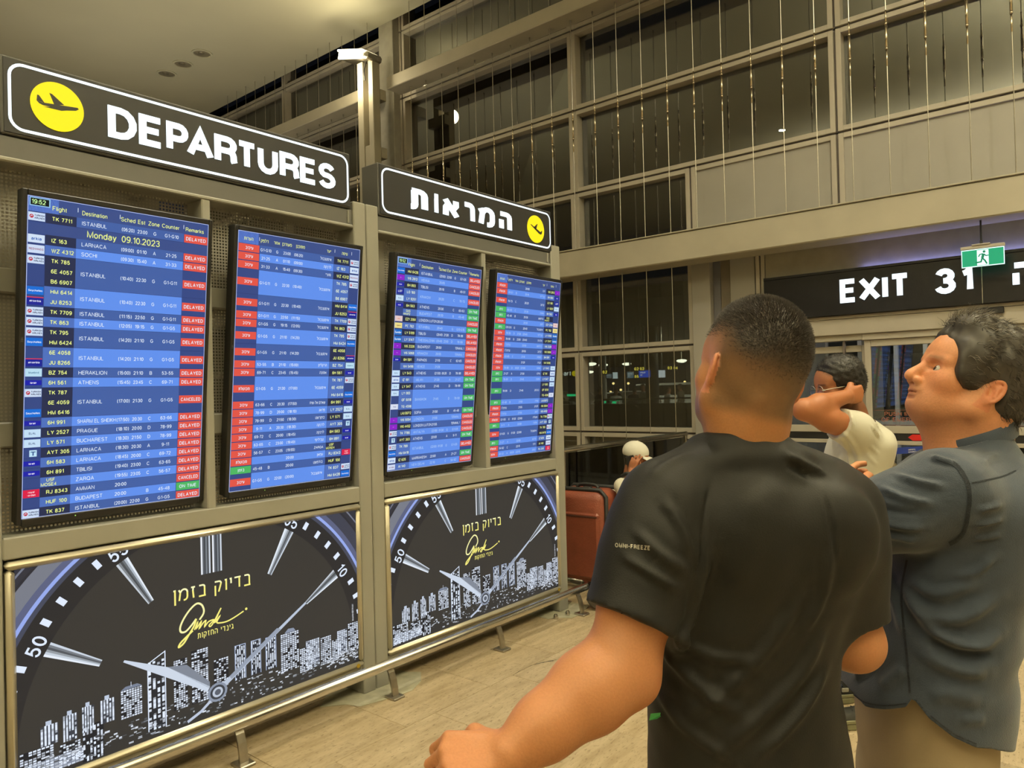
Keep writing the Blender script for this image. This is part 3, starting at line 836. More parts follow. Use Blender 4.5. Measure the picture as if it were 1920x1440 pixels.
MB().obox((-9.03, 7.35, 6.872), ((0.96, 0, -0.28), (0, 1, 0), (0.28, 0, 0.96)), (0.31, 0.16, 0.016), bev=0.01).obox((-9.03, 7.215, 6.80), ((0.96, 0, -0.28), (0, 1, 0), (0.28, 0, 0.96)), (0.30, 0.012, 0.06), bev=0.01).build('lamp_glass', emis('flood_light', (1.0, 0.86, 0.52), 9.0), fl_)

pl_ = bpy.data.lights.new('floodlight_glow', 'POINT'); pl_.energy = 42; pl_.color = (1.0, 0.84, 0.52); pl_.shadow_soft_size = 0.12
po_ = bpy.data.objects.new('floodlight_glow', pl_); COL.objects.link(po_); po_.location = (-8.98, 7.12, 6.42); po_.parent = fl_; po_.matrix_parent_inverse = fl_.matrix_basis.inverted()
# ================================================================ departures board
XB = -3.05
bd = empty('display_stand', (XB - 0.1, 2.55, 0), 'beige metal departures board frame with perforated panels and floor posts', 'display stand')
D0 = XB - 0.16
def bpart(name, y0, y1, z0, z1, x1=XB, x0=D0, m=M_FRAME, bev=0.005):
    return MB().box((x0, y0, z0), (x1, y1, z1), bev=bev).build(name, m, bd)
bpart('post', 0.76, 0.852, 0.0, 2.56)
bpart('post', 2.434, 2.514, 0.0, 2.56); bpart('post', 2.519, 2.602, 0.0, 2.56, x1=XB - 0.002)
bpart('post', 4.158, 4.262, 0.0, 2.57)
for (y0, y1, yc) in ((0.852, 2.434, 1.633), (2.602, 4.158, 3.452)):
    bpart('header', y0, y1, 2.428, 2.515, x1=XB - 0.012, m=M_FRAME2)
    bpart('header_lip', y0, y1, 2.418, 2.436, x1=XB - 0.002)
    bpart('mullion', yc - 0.02, yc + 0.02, 1.07, 2.42, x1=XB - 0.004)
    bpart('screen_rail', y0, y1, 0.995, 1.074)
    bpart('bottom_rail', y0, y1, 0.072, 0.152, x1=XB - 0.006)
    bpart('backing', y0, y1, 0.152, 0.995, x1=XB - 0.05)
    for z in (1.39, 1.955):
        for (a, b) in ((y0, yc - 0.02), (yc + 0.02, y1)): bpart('cross_bar', a, b, z, z + 0.092, x1=XB - 0.075, x0=XB - 0.11)
bpart('header_clip', 4.118, 4.128, 2.44, 2.51, x1=XB)
bpart('header_clip', 2.40, 2.41, 2.44, 2.51, x1=XB)
# perforated sheets, front and back skin, holes cut through
def perf_mesh(w, h, p=0.0142, r=0.0046, n=8):
    t = MB(); nx, nz = int(w / p), int(h / p); mx, mz = (w - nx * p) / 2, (h - nz * p) / 2
    V = []; Fs = []
    key = {}
    def corner(i, j):
        if (i, j) not in key: key[(i, j)] = len(V); V.append((0, mx + i * p, mz + j * p))
        return key[(i, j)]
    for i in range(nx):
        for j in range(nz):
            cx, cz = mx + (i + .5) * p, mz + (j + .5) * p
            b = len(V)
            for k in range(8): V.append((0, cx + r * cos(pi / 8 + k * pi / 4), cz + r * sin(pi / 8 + k * pi / 4)))
            c = [corner(i + 1, j + 1), corner(i, j + 1), corner(i, j), corner(i + 1, j)]
            # hole verts 0,1 right-top ... go round
            Fs += [(c[0], b + 1, b + 0), (c[0], c[1], b + 2, b + 1), (c[1], b + 3, b + 2), (c[1], c[2], b + 4, b + 3), (c[2], b + 5, b + 4), (c[2], c[3], b + 6, b + 5), (c[3], b + 7, b + 6), (c[3], c[0], b + 0, b + 7)]
    t.v = V; t.f = Fs; t.c = [None] * len(Fs); t.m = [0] * len(Fs)
    t.add([(0, 0, 0), (0, w, 0), (0, w, mz), (0, 0, mz)], [(0, 1, 2, 3)]); t.add([(0, 0, h - mz), (0, w, h - mz), (0, w, h), (0, 0, h)], [(0, 1, 2, 3)])
    return t
M_PERF = mat('perforated_sheet', (0.36, 0.345, 0.30), 0.5, 0, 0.05, 4)
pm = None
for (y0, y1) in ((0.852, 1.6065), (1.6465, 2.434), (2.602, 3.432), (3.472, 4.158)):
    for x in (XB - 0.115,):
        o = perf_mesh(y1 - y0, 1.35).build('perforated_sheet', M_PERF, bd) if x > XB - 0.13 else bpy.data.objects.new('perforated_sheet', pm)
        if x > XB - 0.13: pm = o.data
        else: COL.objects.link(o); o.parent = bd; o.matrix_parent_inverse = bd.matrix_basis.inverted()
        o.location = (x, y0 if x > XB - 0.13 else y0 + 0.003, 1.072 if x > XB - 0.13 else 1.076)

# illuminated header signs
def sign_box(y0, y1, label, name='departures_sign'):
    e = empty(name, (XB - 0.07, (y0 + y1) / 2, 2.515), label, 'sign', 'illuminated signs on top of the departures board')
    MB().box((XB - 0.14, y0, 2.518), (XB - 0.004, y1, 2.802), bev=0.004).build('box', M_SIGNBOX, e)
    MB().box((XB - 0.006, y0 + 0.008, 2.526), (XB, y1 - 0.008, 2.794)).build('face', M_SIGNFACE, e)
    # border line with round corners
    a, b, c, d, r, w_ = y0 + 0.026, y1 - 0.02, 2.541, 2.779, 0.045, 0.0105
    pts = []
    for (cy, cz, a0) in ((b - r, d - r, 0), (a + r, d - r, 90), (a + r, c + r, 180), (b - r, c + r, 270)):
        for k in range(7): t_ = R(a0 + 15 * k); pts.append((cy + r * cos(t_), cz + r * sin(t_)))
    pts.append(pts[0])
    f = Flat((XB + 0.001, 0, 0), (0, 1, 0), (0, 0, 1)); f.line(pts, w_, None, 0)
    f.build('border', M_WHITE_E, e)
    return e
def plane_disc(e, cy, cz, r, flip):
    MB().lathe([(r, 0), (r, 0.003), (0, 0.003)], (XB, cy, cz), ax=(1, 0, 0), n=48).build('disc', M_YELLOW_E, e)
    k = -1 if flip else 1
    S = r / 0.09
    f = Flat((XB + 0.0042, 0, 0), (0, 1, 0), (0, 0, 1))
    def P(pts): f.poly([(cy + k * a * S, cz + b * S) for a, b in pts], None, 0)
    if not flip:
        P([(-0.070, 0.004), (-0.062, -0.004), (-0.05, -0.008), (0.03, -0.006), (0.062, 0.002), (0.072, 0.010), (0.068, 0.015), (0.05, 0.013), (-0.05, 0.002)])
        P([(-0.070, 0.004), (-0.068, 0.026), (-0.062, 0.026), (-0.044, 0.002)]); P([(-0.028, 0.044), (-0.018, 0.042), (0.022, 0.012), (-0.012, 0.004)])
        P([(-0.02, -0.006), (-0.05, -0.013), (0.012, -0.012), (0.03, -0.006)])
    else:
        P([(-0.062, -0.022), (-0.05, -0.030), (-0.03, -0.026), (0.05, 0.016), (0.058, 0.022), (0.055, 0.026), (-0.045, -0.012)])
        P([(-0.062, -0.022), (-0.066, -0.004), (-0.060, -0.002), (-0.046, -0.014)]); P([(-0.018, 0.036), (-0.012, 0.036), (0.026, 0.008), (0.0, -0.004)])
    f.build('aeroplane', M_SIGNFACE, e)
s1 = sign_box(0.872, 2.42, 'dark illuminated sign reading DEPARTURES with yellow plane disc on its left')
plane_disc(s1, 1.053, 2.659, 0.0905, False)
PLB = ((XB, 0, 0), (0, 1, 0), (0, 0, 1))
for ch, y, yn in zip('DEPARTURES', (1.231, 1.350, 1.462, 1.549, 1.674, 1.779, 1.886, 2.001, 2.113, 2.220), (1.342, 1.452, 1.556, 1.670, 1.784, 1.882, 1.991, 2.110, 2.212, 2.322)):
    q, w0 = text_quads(ch, 0.126, 0.205, 0)
    sign_letter(ch, y, 2.593, 0.126, 0.205, PLB, s1, M_WHITE_E, (yn - y) / w0, 0.003)
s2 = sign_box(2.606, 4.172, 'dark illuminated sign in Hebrew letters with yellow plane disc on its right', 'hebrew_departures_sign')
plane_disc(s2, 3.988, 2.652, 0.093, True)
for ch, y, yn in zip('תוארמה', (2.812, 3.010, 3.086, 3.262, 3.400, 3.594), (2.975, 3.055, 3.235, 3.372, 3.560, 3.731)):
    q, w0 = text_quads(ch, 0.124, 0.24, 0)
    sign_letter(ch, y, 2.588, 0.124, 0.24, PLB, s2, M_WHITE_E, (yn - y) / w0, 0.003)

# ---------------------------------------------------------------- monitors
SA = np.array([-3.09, 0, 1.114]); SB = np.array([-2.96, 0, 2.303]); SU = (SB - SA) / np.linalg.norm(SB - SA); SN = np.cross([0, 1, 0], SU)
M_SCREEN = colattr('lit_screen', emit=1.0, rough=0.35)
C_DARK, C_LIGHT, C_HEAD = lin((66, 96, 164)), lin((96, 144, 236)), lin((58, 78, 136))
C_FD, C_FL = lin((38, 46, 78)), lin((78, 112, 188)); C_SIDE = lin((52, 72, 132))
C_RED, C_GRN = lin((226, 84, 70)), lin((76, 182, 98)); C_Y, C_W = lin((236, 245, 140)), lin((226, 238, 252))
LOGO = {'TK': (lin((205, 222, 245)), lin((190, 40, 60))), 'IZ': (lin((210, 226, 246)), lin((30, 90, 180))), 'WZ': (lin((205, 220, 245)), lin((150, 60, 90))), 'HM': (lin((20, 110, 215)), lin((225, 235, 250))),
        'JU': (lin((24, 34, 150)), lin((230, 235, 250))), 'BZ': (lin((185, 222, 240)), lin((60, 120, 160))), '6H': (lin((24, 30, 170)), lin((235, 235, 250))), 'LY': (lin((195, 222, 245)), lin((30, 60, 120))),
        'AYT': (lin((190, 225, 245)), lin((40, 80, 140))), 'RJ': (lin((220, 30, 70)), lin((250, 215, 225))), 'W6': (lin((140, 30, 200)), lin((225, 190, 245))), 'LO': (lin((24, 40, 150)), lin((235, 240, 250))),
        'EZY': (lin((225, 200, 200)), lin((225, 120, 60))), 'PC': (lin((235, 220, 140)), lin((120, 80, 60))), 'LYs': (lin((26, 110, 200)), lin((225, 240, 250))), 'TG': (lin((215, 222, 240)), lin((60, 60, 140))), 'AI': (lin((205, 215, 240)), lin((120, 60, 90)))}
LTXT = {'TK': ('TURKISH', 'AIRLINES'), 'IZ': ('arkia',), 'WZ': ('REDWINGS',), 'HM': ('Seychelles',), 'JU': ('airserbia',), 'BZ': ('blueDart',), '6H': ('israir',), 'LY': ('ELAL',), 'RJ': ('royal', 'jordan'), 'W6': ('wizz',), 'LO': ('LOT',), 'EZY': ('easyJet',), 'PC': ('pegasus',), 'LYs': ('Sundor',), 'TG': ('THAI',), 'AI': ('air india',)}
LTXT['BZ'] = ('bluebird',); LTXT['EZY'] = ('easy',)
DW, DH, RH = 0.67, 1.165, 0.037

def monitor(y_left, label, hebrew, rows, dim=1.0):
    base = SA + SU * 0.0
    e = empty('flight_monitor', (SA[0] - 0.03, y_left + DW / 2, 1.1), label, 'monitor', 'portrait flight information monitors')
    O = SA + np.array([0, y_left, 0]) + SU * 0.015
    A3 = (np.array([0, 1.0, 0]), SU, SN)
    def slab(x0, x1, v0, v1, d0, d1, nm, m, bev=0.004):
        c = O + A3[0] * (x0 + x1) / 2 + SU * (v0 + v1) / 2 + SN * (d0 + d1) / 2
        return MB().obox(c, A3, ((x1 - x0) / 2, (v1 - v0) / 2, (d1 - d0) / 2), bev=bev).build(nm, m, e)
    slab(-0.016, DW + 0.016, -0.020, DH + 0.022, -0.055, -0.004, 'housing', M_BLACKPL)
    for (a, b, c, d) in ((-0.018, 0.0, -0.022, DH + 0.022), (DW, DW + 0.018, -0.022, DH + 0.022), (0.0, DW, DH, DH + 0.022), (0.0, DW, -0.030, 0.0)):
        slab(a, b, c, d, -0.02, 0.004, 'bezel', M_BLACKPL, 0.003)
    slab(0.12, DW - 0.12, 0.35, 0.75, -0.09, -0.055, 'wall_mount', M_BLACKPL)
    f0 = Flat(O + SN * 0.0, (0, 1, 0), SU)
    f1 = Flat(O + SN * 0.0004, (0, 1, 0), SU)
    f0.rect(0, 0, DW, DH, tuple(v * dim for v in C_SIDE), 0)
    f0.rect(0, DH - 0.053, DW, DH, C_HEAD, 1)
    # thin bright edge of the picture
    for (a, b, c, d) in ((0, 0, 0.002, DH), (DW - 0.002, 0, DW, DH), (0, 0, DW, 0.002), (0, DH - 0.002, DW, DH)): f0.rect(a, b, c, d, lin((190, 205, 250)), 3)
    if not hebrew:
        f0.rect(0.002, DH - 0.053, 0.1, DH - 0.002, lin((96, 132, 220)), 1)
        f0.rect(0.006, DH - 0.034, 0.072, DH - 0.004, lin((150, 200, 235)), 2); f0.rect(0.009, DH - 0.031, 0.068, DH - 0.007, lin((6, 18, 22)), 3)
        f1.text('19:52', 0.0115, DH - 0.027, 0.016, lin((205, 250, 170)), 4, 0.15, 0.1)
        for (tx, x) in (('Flight', 0.079), ('Destination', 0.178), ('Sched', 0.316), ('Est', 0.380), ('Zone', 0.420), ('Counter', 0.474), ('Remarks', 0.572)):
            f1.text(tx, x, DH - 0.042, 0.0165, C_Y, 3, 0.13, 0.1, fit={'Sched': 0.054, 'Est': 0.031, 'Zone': 0.045, 'Counter': 0.078}.get(tx, 0.088))
        for x in (0.163, 0.312, 0.563): f0.rect(x, DH - 0.034, x + 0.002, DH - 0.018, C_W, 2)
    else:
        f0.rect(0.002, DH - 0.053, 0.10, DH - 0.002, lin((96, 132, 220)), 1)
        for (tx, x, al) in (('תורעה', 0.05, 'c'), ('קפלד', 0.13, 'c'), ('רוזא', 0.192, 'c'), ('ןכדועמ', 0.245, 'c'), ('ןנכותמ', 0.318, 'c'), ('דעי', 0.48, 'c'), ('הסיט', 0.575, 'c')):
            f1.text(tx, x, DH - 0.039, 0.0135, C_Y if al else C_W, 3, 0.15, 0.1, al=al, fit=0.062)
        for x in (0.103, 0.515, 0.618): f0.rect(x, DH - 0.034, x + 0.002, DH - 0.018, C_W, 2)
    y = DH - 0.053
    k = 0
    for row in rows:
        if row[0] == 'DAY':
            f0.rect(0, y - RH - 0.004, DW, y, C_HEAD, 1)
            f1.text(row[1], 0.196, y - 0.032, 0.025, C_Y, 4, 0.13, 0.1); f1.text(row[2], 0.32, y - 0.032, 0.025, C_Y, 4, 0.13, 0.1)
            y -= RH + 0.004
            k = 0
            continue
        fls, dest, sched, est, zone, cnt, rem = row
        n = len(fls); h = n * RH
        odd = k % 2 == (0 if not hebrew else 1)
        bg = C_DARK if (k % 2 == 0) else C_LIGHT
        fb = C_FD if (k % 2 == 0) else C_FL
        mid = y - h / 2
        cd = C_GRN if rem in ('ON TIME', 'ןמזב') else C_RED
        tw = C_W if k % 2 == 0 or dim == 1.0 else lin((176, 206, 248))
        if not hebrew:
            f0.rect(0.160, y - h + 0.0008, 0.565, y, bg, 1); f0.rect(0.058, y - h + 0.0008, 0.160, y, fb, 1)
            f0.rect(0.567, mid - 0.0165, 0.667, mid + 0.0165, cd, 2)
            f1.text(rem, 0.617, mid - 0.0075, 0.0145, C_W, 3, 0.15, 0.14, al='c', fit=0.085)
            f1.text(dest, 0.178, mid - 0.0075, 0.0148, tw, 3, 0.12, 0.12, fit=0.138)
            for (tx, x, ft_) in ((sched, 0.320, 0.047), (est, 0.379, 0.038)):
                if tx: f1.text(tx, x, mid - 0.0075, 0.0142, tw, 3, 0.14, 0.11, fit=ft_)
            if zone: f1.text(zone, 0.447, mid - 0.0075, 0.0142, tw, 3, 0.13, 0.11, al='c')
            if cnt: f1.text(cnt, 0.515, mid - 0.0075, 0.0142, tw, 3, 0.13, 0.11, al='c', fit=0.075)
            fx, lx = 0.078, 0.003
        else:
            f0.rect(0.108, y - h + 0.0008, 0.512, y, bg, 1); f0.rect(0.514, y - h + 0.0008, 0.608, y, fb, 1)
            f0.rect(0.004, mid - 0.0165, 0.105, mid + 0.0165, cd, 2)
            f1.text(rem, 0.055, mid - 0.0065, 0.0125, C_W, 3, 0.17, 0.12, al='c')
            f1.text(dest, 0.497, mid - 0.0065, 0.0125, tw, 3, 0.14, 0.12, al='r', fit=0.09)
            for (tx, x, ft_) in ((sched, 0.286, 0.047), (est, 0.228, 0.038)):
                if tx: f1.text(tx, x, mid - 0.0075, 0.0138, tw, 3, 0.14, 0.11, fit=ft_)
            if zone: f1.text(zone, 0.196, mid - 0.0075, 0.0138, tw, 3, 0.13, 0.11, al='c')
            if cnt: f1.text(cnt, 0.138, mid - 0.0075, 0.0138, tw, 3, 0.13, 0.11, al='c', fit=0.055)
            fx, lx = 0.532, 0.613
        for q, fn in enumerate(fls):
            ym = y - (q + 0.5) * RH
            code = fn.split(' ')[0]
            if code in ('USF', 'QAS'):
                a, b = fn.split(' ')
                f1.text(a, fx, ym + 0.002, 0.0125, C_Y, 3, 0.15, 0.1); f1.text(b, fx - 0.018, ym - 0.0145, 0.0125, C_Y, 3, 0.15, 0.1)
            else:
                f1.text(fn.replace('LYs', 'LY'), fx, ym - 0.0075, 0.0148, C_Y if (k % 2 == 0 or not hebrew and dim == 1.0) else lin((226, 240, 215)), 3, 0.16, 0.11, fit=0.075)
            lg = LOGO.get(code)
            if lg:
                c0, c1 = lg
                if code == 'AYT':
                    f0.rect(lx + 0.018, ym - 0.012, lx + 0.042, ym + 0.012, c0, 2); f0.rect(lx + 0.028, ym - 0.008, lx + 0.032, ym + 0.006, c1, 3); f0.rect(lx + 0.022, ym + 0.004, lx + 0.038, ym + 0.007, c1, 3)
                else:
                    z0 = -0.009 if code == '6H' else -0.0145
                    f0.rect(lx, ym + z0, lx + 0.053, ym - z0, c0, 2)
                    if code == 'TK':
                        f0.poly([(lx + 0.010 + 0.0068 * cos(R(a)), ym + 0.0068 * sin(R(a))) for a in range(0, 360, 30)], c1, 3)
                        f0.line([(lx + 0.006, ym - 0.002), (lx + 0.010, ym + 0.003), (lx + 0.013, ym)], 0.002, c0, 4)
                        f1.text('TURKISH', lx + 0.019, ym + 0.0012, 0.0062, lin((30, 40, 90)), 3, 0.2, 0.1, fit=0.032); f1.text('AIRLINES', lx + 0.019, ym - 0.0082, 0.0062, lin((30, 40, 90)), 3, 0.2, 0.1, fit=0.032)
                    else:
                        if code == 'JU': f0.rect(lx, ym + 0.011, lx + 0.053, ym + 0.0145, lin((215, 60, 80)), 3)
                        T_ = LTXT[code]
                        for i_, tt in enumerate(T_):
                            hh = 0.012 if code in ('IZ', 'LO', 'LYs') else 0.0075
                            f1.text(tt, lx + 0.0265, ym - hh / 2 + (0.0055 - 0.011 * i_ if len(T_) > 1 else 0), hh, c1, 3, 0.17, 0.1, al='c', fit=0.046)
        y -= h
        f0.rect(0, y, DW, y + 0.0012, lin((36, 50, 104)), 2)
        k += 1
    # power light
    f1.poly([(0.178 + 0.0022 * cos(R(a)), -0.011 + 0.0022 * sin(R(a))) for a in range(0, 360, 45)], lin((190, 255, 120)), 9)
    d = f0.build('display', M_SCREEN, e)
    f1.build('screen_text', M_SCREEN, d)
    f2 = Flat(O + SN * 0.0045 + np.array([0, -0.013, 0]), (0, 1, 0), SU)
    f2.text('NEC', 0.0, 0.66, 0.007, None, 0, 0.14, 0.14, rot=-pi / 2)
    f2.build('maker_mark', mat('grey_print', (0.16, 0.16, 0.16), 0.5), e)
    return e

DL, CN, OT = 'DELAYED', 'CANCELED', 'ON TIME'
IST = 'ISTANBUL'
rows1 = [(['TK 7711'], IST, '(06:20)', '23:00', 'G', 'G1-G10', DL), ('DAY', 'Monday', '09.10.2023'), (['IZ 163'], 'LARNACA', '(09:00)', '01:10', 'A', '21-25', DL), (['WZ 4312'], 'SOCHI', '(09:30)', '15:40', 'A', '31-33', DL),
  (['TK 785', '6E 4057', 'B6 6907'], IST, '(10:40)', '22:30', 'G', 'G1-G11', DL), (['HM 6414', 'JU 8253'], IST, '(10:40)', '22:30', 'G', 'G1-G11', DL), (['TK 7709'], IST, '(11:15)', '22:50', 'G', 'G1-G11', DL), (['TK 863'], IST, '(12:05)', '19:15', 'G', 'G1-G5', DL),
  (['TK 795', 'HM 6424'], IST, '(14:20)', '21:10', 'G', 'G1-G5', DL), (['6E 4058', 'JU 8266'], IST, '(14:20)', '21:10', 'G', 'G1-G5', DL), (['BZ 754'], 'HERAKLION', '(15:00)', '21:10', 'B', '53-55', DL), (['6H 561'], 'ATHENS', '(15:45)', '23:45', 'C', '69-71', DL),
  (['TK 787', '6E 4059', 'HM 6416'], IST, '(17:00)', '21:30', 'G', 'G1-G5', CN), (['6H 991'], 'SHARM EL SHEIKH', '(17:50)', '20:30', 'C', '63-66', DL), (['LY 2527'], 'PRAGUE', '(18:10)', '20:00', 'D', '78-99', DL), (['LY 571'], 'BUCHAREST', '(18:30)', '21:50', 'D', '78-99', DL),
  (['AYT 305'], 'LARNACA', '(18:30)', '20:30', 'A', '9-11', DL), (['6H 583'], 'LARNACA', '(18:45)', '20:00', 'C', '69-72', DL), (['6H 891'], 'TBILISI', '(19:40)', '23:00', 'C', '63-65', DL), (['USF MOSE4'], 'ZARQA', '(19:55)', '23:05', 'C', '56-57', DL),
  (['RJ 8343'], 'AMMAN', '20:00', '', '', '', CN), (['HUF 100'], 'BUDAPEST', '20:00', '', 'B', '45-48', OT), (['TK 837'], IST, '(20:00)', '22:00', 'G', 'G1-G5', DL)]
HD, HC, HO = 'בוכיע', 'תלטובמ', 'ןמזב'
HX = {IST: 'לובנטסיא', 'LARNACA': 'הקנרל', 'SOCHI': "י'צוס", 'HERAKLION': 'ןוילקרה', 'ATHENS': 'הנותא', 'SHARM EL SHEIKH': 'חיש-לא םראש', 'PRAGUE': 'גארפ', 'BUCHAREST': 'טשרקוב', 'TBILISI': 'יסיליבט', 'ZARQA': 'ZARQA', 'AMMAN': 'ןאמע', 'BUDAPEST': 'טשפדוב',
      'VIENNA': 'הניו', 'KRAKOW': 'בוקרק', 'LONDON LUTON': 'ןוטול', 'THESSALONIKI': 'יקינולס', 'PAPHOS': 'סופאפ', 'VENICE': 'היצנו', 'MILAN': 'ונלימ', 'BANGKOK': 'קוקגנב', 'SOFIA': 'היפוס', 'LONDON': 'ןודנול', 'ANTALYA': 'הילטנא', 'MARRAKESH': 'שקרמ', 'NEW DELHI': 'יהלד'}
HX['PRAGUE'] = 'גארפ'
HR = {DL: HD, CN: HC, OT: HO}
def heb(rows): return [(r[0], HX[r[1]], r[2], r[3], r[4], r[5].replace('TERMINAL 1', '1 לנימרט'), HR[r[6]]) for r in rows if r[0] != 'DAY']
rows2 = heb(rows1); rows2[-1] = (['TK 837', 'HM 6428'],) + rows2[-1][1:]
rows3 = [(['HM 6428'], IST, '(20:00)', '22:00', 'G', 'G1-G5', DL), (['W6 2812'], 'VIENNA', '20:05', '', '', '', CN), (['6H 893'], 'TBILISI', '20:10', '', 'B', '49-51', CN), (['LO 160', 'LY 9251'], 'KRAKOW', '20:20', '', 'C', '70-73', CN), (['6H 563'], 'ATHENS', '20:30', '', 'C', '60-63', OT), (['QAS HAUF2'], 'BUDAPEST', '20:30', '', 'B', '45-48', OT),
  (['EZY 2084'], 'LONDON LUTON', '20:30', '', '', '', CN), (['PC 782'], IST, '20:40', '', 'G', 'G10-G15', OT), (['LYs 5109'], 'TBILISI', '(20:40)', '21:20', 'D', '78-99', DL), (['LYs 5147'], 'THESSALONIKI', '(20:40)', '22:00', 'D', '78-99', DL), (['W6 2328'], 'BUDAPEST', '20:50', '', '', 'TERMINAL 1', CN), (['W6 5068'], 'KRAKOW', '20:55', '', '', 'TERMINAL 1', CN),
  (['6H 591'], 'PAPHOS', '21:10', '', 'C', '63-65', CN), (['W4 5496'], 'VENICE', '21:20', '', '', '', CN), (['LY 543'], 'ATHENS', '(21:30)', '00:20', 'D', '78-99', DL), (['IZ 191'], 'MILAN', '21:30', '', 'A', '21-27', OT), (['LY 547'], 'ATHENS', '21:45', '', 'D', '78-99', OT), (['LY 083', 'QF 5018', 'TG 4596'], 'BANGKOK', '21:45', '', 'D', '78-99', OT),
  (['LAU BGF12'], 'SOFIA', '21:50', '', 'B', '45-48', OT), (['W6 5004'], 'LONDON', '21:55', '', '', 'TERMINAL 1', CN), (['W6 4452'], 'LONDON LUTON', '21:55', '', '', 'TERMINAL 1', CN), (['TK 7786'], 'ANTALYA', '(22:00)', '01:30', 'G', 'G1-G5', CN), (['AYT 303'], 'ATHENS', '22:00', '', 'A', '9-11', OT), (['TK 789', 'HM 6418'], IST, '(22:00)', '01:30', 'G', 'G1-G5', DL),
  (['IZ 625'], 'MARRAKESH', '22:00', '', 'A', '21-27', OT), (['AI 140'], 'NEW DELHI', '22:10', '', 'C', '54-62', CN)]
rows4 = heb(rows3)[1:] + [(['RJ 345'], HX['AMMAN'], '(22:10)', '00:20', 'A', '30-33', HD)]
monitor(0.922, 'leftmost portrait monitor, English flight list headed Monday 09.10.2023', False, rows1)
monitor(1.729, 'second portrait monitor from the left, Hebrew flight list with red boxes down its left', True, rows2)
monitor(2.652, 'third portrait monitor from the left, English flight list mixing red and green remarks', False, rows3, 0.999)
monitor(3.470, 'rightmost portrait monitor, Hebrew flight list mixing red and green boxes', True, rows4, 0.999)

